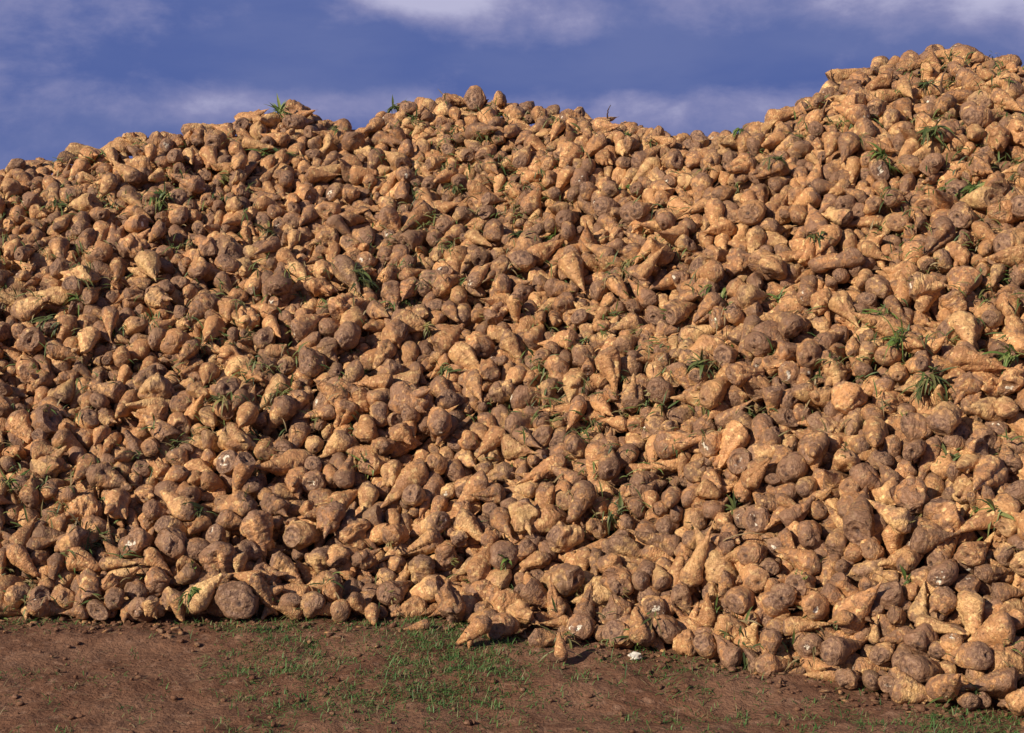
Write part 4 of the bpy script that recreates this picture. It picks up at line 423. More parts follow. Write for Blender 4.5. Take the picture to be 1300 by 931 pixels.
11,43,-370,3409,668,23,8,-8,29,43,-123,3419,712,-27,6,20,11,47,-193,3476,735,6,9,27,30,39,-425,3484,723,12,4,18,14,31,-1113,3558,796,-24,-28,-2,20,35,-493,3611,831,-17,3,14,5,50,30,3652,916,-22,16,14,8,45,86,3659,935,18,-6,-19,
26,40,-97,2460,33,26,1,16,39,49,-956,2599,107,6,-25,7,8,35,322,2600,291,-7,4,-1,33,44,586,2560,382,26,9,-8,10,40,-746,2599,101,-5,10,18,9,43,-576,2834,271,12,22,4,1,40,340,2953,528,12,34,-1,14,30,20,3028,481,18,-11,15,
41,34,-807,3117,472,-14,-10,17,4,30,738,3205,885,18,23,11,8,42,402,3305,833,19,-6,-19,8,45,997,3459,1084,-12,2,-29,33,39,-183,3565,812,-18,11,-2,29,53,-557,3847,956,-19,-13,12,9,55,842,2279,269,1,-9,-19,8,54,199,2878,423,-4,11,5,
26,30,-156,2937,369,-13,-5,-13,0,43,-1027,3592,828,-14,-10,-9,12,23,-825,3131,519,2,17,10,2,28,205,2947,474,-12,-5,-24,43,25,-624,3031,426,23,-5,-12,5,35,-454,2997,408,-5,-17,6,3,34,-1055,3009,387,0,-11,-35,0,44,-170,2823,306,18,20,4,
24,25,336,2626,310,15,-8,26,0,32,-713,2648,130,9,7,19,17,19,745,2196,180,5,-31,-11,14,36,-82,2559,93,5,-7,32,9,35,-253,2431,11,16,-6,-19,2,33,-345,3486,726,9,8,-19,30,43,822,2907,699,-13,-24,16,22,45,-867,3084,458,-11,28,-11,
24,27,-336,2989,404,-18,-1,-25,6,32,383,2455,222,17,-7,-23,14,21,-849,2493,39,-17,0,25,15,26,335,3377,872,-12,5,20,3,45,630,2576,421,-13,10,-2,3,40,-602,2837,287,20,12,-19,2,30,13,2682,216,6,-4,-35,3,30,433,2172,33,-17,-7,19,
9,45,-111,2421,13,-16,0,-10,6,40,42,2448,47,1,3,-3,4,42,-963,2703,178,5,-5,-32,10,29,-180,2959,387,13,-32,0,9,40,38,2954,412,11,-1,25,9,43,-514,3016,405,19,0,-13,32,37,-879,3069,436,-9,12,25,0,46,-304,3325,614,9,3,-34,
25,41,30,3467,794,1,-8,-19,7,40,12,3558,848,-4,7,5,6,51,-766,3809,927,-13,15,-15,16,31,449,2251,99,-14,5,13,28,34,823,2301,262,8,-8,-29,15,23,98,2312,6,17,-9,-18,2,32,317,2529,232,26,-6,-12,1,33,200,2706,296,-6,0,-7,
8,42,328,2779,417,16,0,-18,7,32,619,2800,546,12,-1,25,16,37,-607,3007,406,-3,-8,-17,35,39,-175,3018,429,13,7,9,12,30,731,3001,745,-1,-4,-23,8,52,-945,3086,446,11,28,-4,4,42,-1180,3288,633,-3,-10,18,14,37,-862,3482,747,11,6,-32,
33,41,-862,3526,770,-21,-8,21,27,44,-682,3471,743,25,16,9,1,41,-494,3463,721,1,-16,12,18,36,75,3521,845,-9,5,-7,15,41,-698,3565,782,8,29,-8,20,42,-392,3729,913,0,-14,-26,27,39,-125,3783,964,16,2,-23,14,27,-108,2528,61,18,-6,8,
0,31,954,2805,657,-8,6,8,7,40,8,3320,672,22,5,-9,10,40,-1016,3341,653,-14,11,29,28,40,-136,3440,726,10,2,26,11,54,508,3483,875,3,-12,1,33,32,-382,3623,843,-14,-12,2,27,35,-133,3584,848,12,-1,-34,25,32,-843,3538,805,2,12,20,
0,25,-334,3507,750,18,-30,6,0,39,749,3014,753,5,-6,34,2,47,369,2850,481,7,8,13,12,27,-48,2950,401,-6,-5,-17,5,33,-679,2945,360,-4,24,11,11,31,-397,2838,279,28,-11,-13,6,41,-1012,2783,233,-8,9,35,28,33,358,2521,266,12,-30,-6,
10,31,-372,2754,219,7,24,-10,16,20,275,2550,210,-11,0,-5,15,26,-237,2575,81,5,-11,30,4,34,746,2176,156,-7,3,-8,24,27,-671,2532,65,-17,9,13,27,27,584,2183,123,-5,12,26,12,28,-80,2466,42,21,13,7,2,36,100,2421,44,25,-8,-1,
15,23,304,2298,57,27,-9,-5,11,47,775,3098,825,-12,8,13,9,34,646,3135,810,-15,-23,15,7,39,-1191,3326,655,18,-29,-3,22,30,140,2744,295,8,-19,25,8,34,80,2644,205,-13,-2,-6,10,40,627,2270,209,19,-11,-21,25,34,-766,2550,78,30,8,1,
3,38,-741,2488,45,-33,-13,-4,38,36,632,2062,31,34,11,4,22,29,904,2802,648,14,-34,4,7,37,961,2637,543,20,-13,-13,6,42,-508,2825,283,-15,23,-2,25,25,282,2559,231,-14,-15,-18,11,32,-505,2606,112,11,-7,-13,2,52,-364,2606,133,18,4,20,
3,34,-852,2562,81,24,-2,-4,29,36,649,1997,13,-17,0,23,17,25,485,2364,211,10,11,31,29,48,830,2528,434,-17,-3,-19,6,38,878,2558,459,9,-4,33,2,44,-753,2668,152,-2,-9,-4,27,38,136,2645,234,15,1,10,7,44,216,2717,338,-4,-15,-16,
5,41,-951,2911,319,6,10,22,3,42,-655,2947,361,-6,-20,21,35,51,-616,3111,462,7,19,4,1,45,620,3124,789,13,-7,-23,14,35,1116,3154,937,8,-4,32,11,37,-586,3188,537,-10,5,21,20,42,899,3178,910,-10,0,9,25,37,1154,3277,1019,-12,7,-5,
8,37,-837,3329,629,13,-29,0,27,39,-957,3380,680,-9,-6,-15,3,45,-216,3380,662,20,-3,-11,7,36,-1242,3558,797,-13,-4,-8,24,33,20,2433,41,12,-13,2,3,29,-101,2540,71,10,-20,16,2,40,-375,2690,167,12,13,10,33,34,-1,2700,222,-10,2,-3,
4,50,-554,2728,224,-18,-24,-4,38,41,-527,2794,250,-8,8,-1,27,32,268,2820,419,-9,13,24,11,33,-1085,3071,422,9,0,31,38,36,1011,3032,847,22,14,10,7,44,-555,3242,564,-18,-1,23,11,42,-1126,3240,577,-12,-24,-6,5,32,-597,3350,637,-8,-1,4,
31,35,-888,3390,706,-6,5,-24,22,36,-808,3576,813,6,-14,15,14,25,884,2700,544,-3,-9,-19,24,34,-356,2781,240,11,-29,4,2,36,3,3166,577,-16,28,3,5,54,80,3209,623,-27,3,18,25,35,153,3305,721,13,7,33,33,29,-920,3291,623,-6,12,-23,
27,35,-550,3389,661,-20,2,28,13,30,-575,3711,916,18,1,5,29,29,-776,3671,896,36,1,16,24,23,567,3222,835,-4,9,-2,4,40,-730,3610,845,5,-11,31,42,23,594,2990,667,2,-7,30,14,25,-995,3277,596,3,14,11,13,28,226,2952,487,18,1,19,
4,34,590,2758,506,3,-11,-34,16,25,136,2782,347,26,-25,-3,25,32,-849,2735,203,-12,14,-1,6,25,349,2405,152,-3,9,9,27,31,537,2237,147,13,-33,1,4,29,665,3211,867,14,3,2,5,36,-837,3701,889,22,-9,3,8,32,-1125,3118,501,18,-25,7,
9,45,-7,2835,335,12,11,19,5,31,-887,2667,155,9,-26,10,26,28,-206,2428,10,16,-24,9,6,36,461,2185,50,31,-12,-3,6,44,562,3109,749,14,9,9,4,31,576,2999,664,10,-3,33,1,35,-1089,3233,576,12,7,6,10,34,657,2597,437,5,-10,-13,
3,39,-814,2861,289,-9,-15,2,37,28,181,2708,285,3,9,3,10,36,-179,2796,267,25,6,-7,17,20,415,2427,209,-27,5,20,11,42,-765,2633,138,6,10,27,8,49,634,2254,188,-18,1,34,8,42,221,2368,63,-23,-5,23,17,29,544,2139,77,-17,-33,-1,
21,34,398,2182,37,12,-4,-18,35,37,674,2316,244,-6,5,5,11,38,109,2769,323,-7,-3,-6,11,29,568,2774,501,-8,-4,-26,7,40,-1036,2796,258,-20,-16,-16,39,48,425,2874,521,-24,6,23,2,38,981,3102,878,16,25,-11,24,35,-586,3151,503,11,-35,5,
8,48,-151,3135,510,-14,5,-13,9,33,391,3115,699,14,7,16,2,44,-1155,3211,575,-13,5,35,5,42,438,3239,806,7,-5,-33,1,49,46,3251,644,22,5,-19,14,38,615,3301,894,13,8,15,1,43,-190,3349,635,-9,-6,-6,25,28,-611,3373,663,2,16,3,
9,39,-101,3372,674,-9,-7,-21,34,41,655,3444,942,-21,4,10,32,41,-937,3484,762,-21,13,-6,1,40,-468,3486,724,-7,-5,-13,6,33,122,3518,871,8,0,27,2,44,223,3584,931,24,7,-11,16,40,-285,3683,876,-24,-1,28,32,48,-186,3862,995,-5,16,28,
24,46,704,2410,345,21,3,12,5,46,-136,2814,304,-6,24,19,16,29,-293,2956,363,13,11,11,25,32,103,2983,456,-20,7,-26,4,33,239,3009,531,-5,6,-1,22,34,173,3048,531,10,14,5,16,32,-768,3394,671,24,4,-9,27,30,-749,3310,624,2,32,-4,
18,47,113,3427,802,35,11,5,4,45,-759,3499,759,-19,2,-21,10,43,-223,3543,785,-22,30,0,12,37,-293,3565,802,-4,-24,2,0,44,-826,3706,909,-29,14,-8,22,39,-427,3647,851,21,-5,7,16,34,259,2896,450,-10,-8,-11,17,34,712,3023,752,7,-35,-10,
25,38,-321,3174,528,20,5,2,26,30,-1023,3322,638,-22,-8,-3,10,38,-621,3502,756,27,-9,17,27,46,300,3615,912,-8,9,27,12,40,-205,3761,943,-12,-4,-15,1,27,-893,3642,862,-26,-1,-23,0,34,170,3379,808,14,2,-15,2,32,-541,3604,808,11,-31,6,
3,38,861,3006,786,-3,-15,-18,11,31,378,3207,750,6,-5,-28,17,25,-738,3416,697,-14,4,3,17,37,192,3220,673,24,8,6,16,22,160,3204,665,15,-8,-5,26,29,337,3000,586,-3,20,13,30,29,811,2705,552,22,1,4,11,35,-743,3028,413,15,-29,-4,
17,24,-182,2985,400,2,-21,0,7,31,-497,2744,217,12,-8,-31,28,28,531,2328,197,25,-2,-14,41,36,231,2448,121,-10,-1,-25,12,36,504,2198,98,-11,27,-8,24,28,730,2113,100,8,11,-33,5,34,669,2042,19,10,14,9,11,23,765,2646,495,8,-13,20,
7,33,0,2999,447,-2,4,10,2,30,-794,2701,175,-10,9,8,37,36,335,2386,147,-9,3,17,9,41,-394,2588,105,26,15,-2,11,44,-326,2531,65,33,-9,-8,2,46,-883,2526,57,8,-1,34,5,28,-699,2430,8,19,29,3,23,33,133,3341,746,8,-10,-34,
25,33,-847,3417,723,6,27,2,34,47,213,2796,375,-14,22,-15,12,27,-11,2833,319,-18,-1,18,11,35,518,2148,47,-24,2,23,26,40,739,1988,25,-14,22,0,32,41,474,2282,143,25,-9,-17,10,31,771,2338,306,-3,6,30,3,46,571,2412,283,-11,0,-10,
37,40,-663,2602,108,11,-9,16,24,42,-169,2578,92,11,-1,30,25,32,-16,2723,232,-4,10,2,32,29,-506,2783,242,-1,-24,14,26,33,737,2786,577,10,-24,20,28,43,-799,2886,295,4,-9,-24,25,27,9,2912,390,11,3,15,1,42,852,2936,729,-7,-8,-22,
0,39,-485,3226,552,-11,-6,3,11,55,-61,3282,623,7,-1,30,16,25,995,3278,984,8,9,8,10,41,-148,3306,622,14,23,11,17,29,18,3342,685,-3,-12,-29,3,41,431,3324,843,18,-13,-19,15,41,751,3312,950,-13,-7,4,2,52,507,3397,869,-5,10,14,
29,32,-590,3682,879,34,-12,-1,29,62,-283,3943,985,-17,-8,23,28,35,142,2511,126,-15,4,4,5,36,-254,2637,144,13,5,5,4,52,425,2601,401,16,5,30,4,32,-995,2718,206,11,3,-28,28,44,14,2790,305,17,-7,28,13,32,270,2950,484,12,-4,-27,
20,45,-106,2973,420,-7,-1,-3,16,32,-871,3148,499,22,-4,-16,1,46,983,3195,932,-33,15,2,2,39,-959,3260,577,-5,-10,-1,11,42,655,3295,895,-7,-13,-14,25,36,-746,3343,648,8,23,-6,24,36,-28,3323,679,-13,9,-7,5,36,-1052,3524,772,-22,-1,-24,
21,34,-745,3533,767,21,1,5,24,37,97,3492,832,7,-5,-28,25,37,-197,3809,986,16,-1,-12,9,55,-227,3912,999,-18,1,15,8,48,886,2515,430,-19,-9,18,24,32,-123,2771,262,14,9,21,26,29,-456,2731,221,0,10,-15,7,38,660,2974,693,-10,-3,-19,
41,32,-190,3046,439,20,9,-1,11,43,205,3316,767,14,6,8,5,43,703,3446,958,6,-8,30,10,30,-1142,3614,827,-20,15,3,26,31,97,3580,893,-32,15,0,2,47,-24,3808,984,-18,13,18,3,54,-919,3845,906,-18,-6,19,12,34,-664,3798,954,13,-13,-23,
8,30,925,3347,1021,11,-23,-7,10,35,401,3262,798,17,-6,-24,0,36,-784,3485,753,-9,-13,6,40,35,-235,3501,756,14,-10,10,28,31,-6,3419,741,18,6,-13,30,29,-844,3448,735,-1,10,28,0,47,280,3142,653,5,-29,4,28,28,397,3048,628,19,-12,8,
9,48,376,2936,552,-25,-2,21,13,26,953,2651,551,-17,2,25,11,28,145,2925,437,-19,-4,5,9,28,313,2836,438,-21,8,11,31,34,-373,2985,415,-12,19,20,15,27,231,2714,316,9,5,27,10,37,-264,2795,265,-17,7,6,2,34,344,2569,285,-11,9,12,
18,27,-706,2770,224,13,35,2,10,34,-176,2604,114,-7,8,0,7,37,-44,2559,108,-9,-7,-33,6,40,-697,2615,107,15,-22,-5,15,24,-934,2581,90,14,2,4,10,26,-414,2589,79,-21,-1,-15,16,18,498,2232,109,3,-14,4,33,32,450,2230,107,17,9,25,
5,30,348,2259,44,-4,-7,-29,26,32,256,3187,680,22,-1,-10,21,38,-98,3226,570,22,-10,-16,1,43,186,3019,515,2,-26,2,34,38,-1045,3042,414,23,1,24,24,33,-808,3018,390,16,2,-19,4,37,-238,2792,268,19,8,8,3,40,684,2356,292,-18,-30,-5,
5,36,386,2397,174,-7,0,-4,29,31,-101,2563,96,16,-1,-32,39,40,285,2363,99,7,-2,30,3,33,1012,3003,826,-11,3,-9,38,20,860,2964,755,17,7,-25,8,40,73,3385,747,31,-18,-1,9,28,-768,3470,758,-19,2,20,6,48,-581,3305,612,-3,-1,0,
4,30,-163,2947,385,-20,14,-7,0,37,-484,2744,201,8,-4,34,4,46,322,2318,92,8,-1,-28,1,46,-453,2456,13,-8,15,20,3,23,335,2277,44,10,-35,2,20,31,213,2285,39,20,2,1,28,24,353,2271,70,13,-34,-7,11,50,-272,2631,126,-14,-1,12,
17,34,926,2719,594,7,-4,-28,16,21,-168,2773,245,-3,-10,-29,40,24,787,2847,644,12,9,-10,17,27,-1037,2976,347,0,-9,-16,11,41,-61,3069,476,8,2,21,7,39,517,3040,690,-17,-1,-19,16,39,155,3100,578,13,0,32,5,40,-942,3137,488,2,-11,-23,
17,38,-895,3187,525,-2,20,-4,33,39,-364,3225,550,9,10,26,1,39,-752,3229,555,10,8,-34,1,37,420,3223,783,-5,-6,-6,10,47,-1122,3283,608,-6,-4,-16,1,38,-465,3426,681,-19,-4,-18,3,43,282,3593,909,-11,11,26,3,42,-1063,3657,851,-16,4,-27,
11,45,-1195,3684,832,16,-10,-13,2,45,-418,3677,863,-15,-1,12,25,34,-131,3666,883,-19,8,13,9,49,128,3712,950,-21,-3,-20,16,37,-613,3730,911,-10,7,5,14,19,558,2063,8,1,-17,-3,10,32,-579,2488,25,15,11,24,28,33,-608,2513,46,-3,-8,-13,
17,24,-228,2527,51,6,-5,-20,14,35,-563,2576,93,-8,5,3,2,36,-740,2706,173,14,34,-1,16,31,-256,2879,340,-10,-3,-21,16,23,727,2906,659,12,-5,-27,13,38,1018,2909,750,-13,10,13,16,35,-768,2997,374,17,2,-21,17,23,996,2967,783,0,-9,-17,
4,31,-89,3076,461,13,5,20,2,39,-554,3141,497,-16,-1,-10,9,33,1093,3130,923,-20,29,-1,2,36,-4,3254,633,-23,1,10,34,38,562,3319,878,18,27,-3,11,36,-454,3335,616,0,-8,-28,7,37,-404,3306,598,19,0,-20,17,32,704,3316,938,-13,1,-14,
15,28,-329,3294,612,8,8,26,8,35,213,3330,776,14,4,-23,7,40,845,3382,1002,-9,-6,-8,7,41,-321,3462,701,-7,-5,-1,7,54,740,3531,974,23,-11,-15,15,35,-1044,3603,828,10,-11,-29,11,38,-519,3569,782,-6,4,6,25,32,165,3622,940,-20,10,-14,
25,27,-596,3750,935,18,-12,-3,6,40,218,2469,129,1,-9,32,14,32,623,2501,347,12,3,30,10,33,-310,2822,273,11,0,18,13,37,1021,2818,711,6,30,-1,0,41,-264,3011,418,20,9,-16,27,29,-572,3254,577,16,6,18,43,33,-107,3310,646,-11,-6,26,
12,35,-64,3606,876,17,27,0,1,38,1039,3032,844,24,-8,-2,4,29,119,3354,761,-23,-6,20,7,34,935,2913,743,14,-28,-4,10,31,-100,3459,746,-14,-9,19,13,30,629,2847,578,21,-3,-10,30,25,681,2795,569,-15,-10,-16,15,27,-1027,3135,473,-10,-9,11,
3,47,-335,3079,467,21,1,16,7,32,756,2585,462,19,-3,5,0,32,-411,2868,314,-20,1,-16,2,32,4,2655,191,27,13,-12,8,49,117,2550,146,3,-8,-29,17,30,-856,2516,54,-16,-15,22,13,29,-12,2475,68,16,-9,-17,17,22,-729,2494,57,20,11,6,
43,28,261,2315,62,-14,-6,18,12,24,458,2203,61,17,-5,15,38,38,480,2179,68,-12,-9,-16,6,27,86,3567,878,11,3,12,5,44,-894,3597,835,16,-5,-22,35,41,-1077,3453,728,-23,-1,-30,14,22,6,3375,728,31,2,-19,15,27,-624,3337,631,4,10,28,
4,33,-685,3070,438,-15,-13,14,17,33,-1094,2997,393,-3,-10,-15,41,31,721,2491,411,4,10,17,9,38,-90,2848,318,12,4,-30,6,33,180,2724,298,-26,7,13,10,24,544,2421,264,22,-6,0,20,35,-803,2618,137,7,3,-27,42,25,-444,2601,105,8,5,30,
16,21,-770,2588,94,-16,-10,-23,39,25,120,2494,109,3,-33,-7,5,42,649,2134,108,-10,7,-19,17,23,915,3251,956,20,6,-10,32,39,0,3516,816,23,8,-15,33,35,-925,3535,783,-14,1,4,16,27,-983,3443,737,13,-4,-28,6,35,-336,3040,431,21,1,9,
3,44,-429,2611,120,-22,-6,-10,26,36,606,2193,122,6,9,9,15,24,490,2179,49,-17,-9,-26,12,32,-174,2752,225,9,-1,29,10,34,636,2713,511,28,3,-15,27,31,-965,2772,210,13,-10,27,25,37,67,2785,310,-14,10,10,28,37,-26,2812,306,-12,-23,17,
30,36,444,2908,544,0,-22,1,8,38,-868,2942,337,7,3,25,8,45,434,2957,588,-24,0,19,9,39,131,3039,519,-17,29,8,28,33,-698,3091,457,33,14,6,14,27,-1041,3151,489,13,7,21,0,42,-305,3120,487,2,-12,-32,0,45,19,3127,536,-17,2,-23,
7,35,-1061,3183,511,-3,11,27,42,26,-551,3361,646,22,6,-3,17,26,-1171,3502,755,-14,-1,-17,13,30,-554,3544,764,5,-9,-27,12,31,-336,3559,783,-10,-4,-9,31,36,47,3540,846,-19,-2,-17,6,30,-1218,3594,812,-7,-8,-8,4,39,-113,3588,833,21,8,-24,
8,53,-700,3661,874,9,-28,13,29,42,-644,3668,871,11,-4,-20,30,38,-378,3715,887,-19,-2,-29,3,45,-118,3850,986,-26,-22,1,8,42,445,4084,566,-3,-22,-21,6,49,478,4213,499,21,11,-16,14,24,443,2406,215,-4,3,7,24,34,604,2427,301,-3,10,14,
26,33,-907,2519,39,-4,10,10,16,33,355,2492,229,3,10,15,10,39,145,2552,172,-12,1,-4,7,38,263,2567,224,0,-9,-17,16,29,-150,2759,270,-29,-11,6,0,51,-223,2829,297,-9,7,9,0,42,11,3281,642,-5,7,7,10,36,-885,3338,651,-17,-16,7,
26,33,-316,3364,644,-17,-3,-19,27,42,-13,3357,697,-14,3,-10,6,53,449,3466,877,13,9,-7,7,48,368,3456,886,-18,24,3,2,51,1027,3468,1083,-7,11,16,9,37,-1122,3483,747,-10,10,23,30,35,-1018,3506,765,9,-5,31,9,47,-310,3421,679,3,6,32,
17,32,-1068,3549,784,11,29,-13,8,43,83,3467,823,1,-2,-28,24,34,511,2492,297,5,-9,-22,42,34,-38,2655,184,-9,14,-11,14,38,31,2885,375,-14,0,11,16,30,-240,2953,390,10,-36,1,0,34,-1103,3061,419,-8,-2,-3,11,29,-779,3095,464,16,1,17,
26,24,347,3285,802,-19,4,-3,26,33,1054,3357,1045,-12,-3,-1,17,24,-333,3440,686,-16,-6,23,28,33,-191,3641,861,-7,7,14,10,53,185,3777,954,12,-12,-21,24,44,-349,3820,954,8,-11,-30,1,47,1063,2999,832,14,7,16,17,22,-1030,3554,793,-9,11,-7,
3,32,-534,3560,775,-1,8,21,27,36,409,3187,745,-20,5,12,12,26,-731,3446,716,10,25,0,27,36,23,3380,722,-14,-10,-10,35,34,88,3331,710,-6,8,-6,17,38,-1115,3393,687,21,6,11,6,31,-824,3378,668,30,-15,7,1,44,923,2811,660,23,2,8,
28,30,-388,3205,555,16,-4,-22,8,43,408,2914,552,11,-10,15,38,32,-842,3182,527,15,-11,-20,2,40,-55,3154,548,14,-3,1,27,30,794,2618,477,27,-12,7,8,37,786,2510,416,13,-4,12,33,36,-875,2908,318,7,-13,-14,21,36,138,2763,333,20,26,-2,
10,35,-1017,2826,248,-9,-8,-1,9,41,225,2541,205,10,6,17,25,41,-841,2603,124,20,6,20,12,30,589,2239,138,3,-26,5,28,28,375,2278,92,5,-2,-34,41,23,505,2167,75,-14,-6,13,1,30,-990,3060,429,16,-8,-8,11,31,369,2708,391,-9,6,-16,
4,44,420,2638,378,25,-7,9,11,32,-460,2842,289,-6,3,12,17,25,-362,2539,63,-1,9,24,3,52,362,2322,118,-12,-13,3,8,34,-855,2481,24,14,-4,19,11,37,-343,2452,30,-31,-9,8,11,39,32,2379,10,15,9,28,3,33,598,2120,65,7,-25,8,
20,49,-641,3635,845,12,10,-25,14,33,-283,3484,729,-21,-3,-26,0,37,269,3175,680,5,30,-11,31,43,263,3097,606,-8,4,12,0,30,-692,3231,550,-20,-5,28,33,37,-938,3008,384,11,10,-33,5,34,64,2545,122,15,-1,15,35,37,774,2455,364,15,-3,-30,
8,33,386,2499,242,-9,-9,-19,5,39,416,2588,333,-21,-31,-1,30,52,945,2582,504,22,-6,-9,1,39,894,2632,518,10,6,28,3,44,74,2706,242,21,-3,-20,31,33,183,2776,350,-20,1,26,9,36,-496,2861,294,9,5,9,5,36,-161,2898,333,10,2,-30,
33,53,-336,2950,367,5,10,18,9,41,254,2981,509,-8,10,24,4,36,-1010,3029,398,-12,-8,-15,3,36,318,3123,667,-21,9,-20,9,36,-492,3188,519,18,11,18,9,31,-300,3195,513,-15,-2,22,11,46,-860,3223,552,-5,9,4,25,37,73,3279,675,-3,-11,-5,
0,37,-406,3341,623,-14,-2,-9,27,35,49,3310,682,-25,10,13,30,42,185,3306,756,-15,-1,16,27,37,-830,3347,654,7,-12,-23,6,53,473,3365,852,-13,6,-1,4,39,-1070,3391,689,11,-5,36,31,41,-807,3640,853,-24,-26,1,11,42,-317,3599,814,5,7,32,
7,46,115,3600,915,14,2,29,29,57,-921,3741,889,-14,-11,-20,5,37,-82,3835,984,-15,-5,-17,8,62,-1127,4029,752,8,-3,14,12,25,382,2381,146,-1,10,-2,17,25,-751,2503,40,7,2,30,4,31,762,2497,394,21,-11,-7,0,35,-198,2562,80,4,-8,-28,
32,35,116,2690,266,15,35,-2,14,32,-445,2793,242,9,4,31,40,34,-520,2736,230,21,9,0,15,38,744,2843,625,17,22,13,13,32,-781,2877,279,7,9,16,14,36,-604,2927,335,10,3,-28,25,29,170,2892,414,-9,9,-8,8,41,-131,2978,401,-1,11,18,
7,38,978,3023,817,-11,1,-15,3,34,-215,3084,484,0,10,34,39,42,-967,3118,464,1,24,-23,11,44,-349,3376,656,-11,-9,-27,6,59,1098,3503,1086,-12,-12,16,13,41,-362,3500,734,-21,-3,20,3,33,-1037,3473,748,5,29,-11,3,40,159,3533,895,-15,18,11,
4,51,525,3636,814,-6,5,-22,3,50,-494,3577,799,7,-2,33,21,36,-179,3584,838,4,-7,6,36,48,298,3655,918,25,-12,15,8,45,-243,3652,866,3,-10,-17,9,42,735,2581,451,-4,3,12,21,34,-16,2959,422,-14,-6,-25,13,26,-1058,3204,543,9,-27,7,
15,39,-752,3294,607,-17,-2,16,29,32,-116,3684,919,-17,6,-7,3,30,243,3497,896,19,-15,19,12,19,-693,3710,899,7,-9,-8,43,32,1051,2914,818,-12,-8,-24,13,25,-453,3595,823,-10,10,-16,6,36,-1206,3621,818,-18,4,-19,0,44,127,3308,714,-16,10,19,
4,37,-1216,3397,680,-12,-1,1,8,49,-990,3325,642,-13,-14,-16,10,31,713,2785,572,23,8,13,24,30,810,2667,532,12,11,26,6,43,620,2740,509,-6,-1,-14,17,28,-219,2950,385,-20,-9,-9,13,21,616,2590,421,-18,10,-3,0,28,-760,2874,285,13,3,20,
17,27,478,2407,241,-17,7,20,11,27,-203,2641,144,-20,2,-29,11,34,128,2505,116,-11,13,14,5,30,-701,2526,66,16,9,12,12,18,-269,2519,40,-15,-4,14,11,34,-610,2494,41,-16,-15,15,23,37,-856,3341,657,21,-8,9,8,39,255,2805,405,-14,7,-28,
36,50,875,2449,401,18,-13,10,12,25,221,2722,317,4,-11,-26,8,39,802,2310,271,8,24,-13,16,40,-307,2663,149,13,32,-6,15,20,349,2417,169,-3,-14,-25,2,34,-718,2508,52,14,-10,20,8,36,790,2130,138,12,1,26,35,32,-591,2503,34,6,-6,-31,
1,48,674,2150,128,-22,-5,16,1,34,-522,3646,845,17,-1,17,5,39,565,3126,780,12,3,20,0,38,6,3393,731,-17,-1,-9,12,26,690,2934,683,7,-32,-1,8,33,257,3063,578,-1,-13,3,12,23,-853,3096,473,13,-10,-20,39,26,-543,3028,420,12,-36,6,
16,27,292,2698,350,-3,-25,9,15,30,668,2258,228,-9,28,11,25,29,213,2491,154,-13,8,-25,14,29,878,2655,519,-6,9,15,12,25,573,2733,471,-6,-7,-18,11,40,-878,2777,211,-11,11,24,12,28,-395,2777,231,6,-27,14,10,34,-692,2925,328,26,-6,-1,
27,36,-640,2953,347,3,14,10,24,31,-231,2926,368,-14,-2,-21,24,35,290,2968,508,-26,-1,24,30,39,-725,3021,400,4,10,20,12,41,187,3064,543,-13,-7,-23,2,41,-294,3101,485,-18,-12,-19,17,28,-116,3102,476,0,24,-22,9,38,-79,3095,481,-9,-1,-19,
26,36,-749,3123,470,3,8,17,25,39,-533,3125,484,-21,-9,19,26,42,-10,3165,557,28,-14,0,30,36,330,3168,700,-18,9,-27,2,38,699,3182,857,8,-6,-34,1,36,-605,3233,560,15,-29,9,42,34,-286,3208,528,-17,-9,-20,37,34,-206,3229,558,-5,-3,-17,
11,34,922,3236,942,-8,-4,-10,8,39,377,3334,844,11,-25,7,9,36,605,3325,897,-13,-8,-23,16,25,1121,3346,1040,16,1,24,11,41,283,3424,868,10,4,23,8,49,-399,3515,742,15,-5,25,13,28,-312,3501,732,16,6,-22,10,41,-1285,3553,781,2,11,8,
25,47,-1010,3634,853,-15,-9,7,39,40,-358,3604,819,23,-3,-11,28,34,-75,3636,887,23,14,0,7,42,-49,3646,896,2,10,23,1,50,1257,3663,843,-5,28,-16,8,46,-249,3699,891,0,-10,-26,3,31,-10,3745,958,-8,-9,-9,7,52,-1102,3813,828,20,13,-14,
4,39,-647,3759,928,-22,23,5,4,49,-375,3763,915,-17,-9,15,32,34,-54,3774,971,16,-5,31,34,56,-635,3807,951,-14,11,-22,9,62,-2,4175,897,7,-3,-4,5,52,-31,4194,906,10,0,-11,28,33,760,2085,86,24,7,-12,17,27,633,2151,129,8,0,29,
11,41,506,2399,237,-9,1,-10,3,37,654,2455,335,11,8,15,27,25,-388,2541,53,24,-10,1,39,35,-787,2574,90,1,-15,35,0,37,-862,2612,114,-12,-7,7,10,36,-350,2631,147,9,23,16,2,29,358,2646,373,20,3,30,12,40,476,2669,394,25,5,-10,
25,27,762,2702,538,-1,-12,-20,24,28,-54,2714,210,23,-4,-13,26,37,-574,2797,264,22,-9,5,11,44,-931,2886,290,-14,-1,-7,41,27,-552,3044,441,-3,10,-8,13,40,292,3118,629,-9,-2,-19,6,33,-197,3155,509,-14,10,-28,13,34,83,3150,572,12,-10,17,
15,40,230,3146,626,-9,9,-11,15,28,763,3083,824,-25,-5,10,43,27,-216,3164,515,15,2,1,13,30,681,3245,895,26,4,-17,10,43,448,3284,839,17,0,34,14,27,720,3273,919,20,-16,6,15,33,-1010,3313,625,18,-8,-18,17,35,670,3328,916,-30,13,-4,
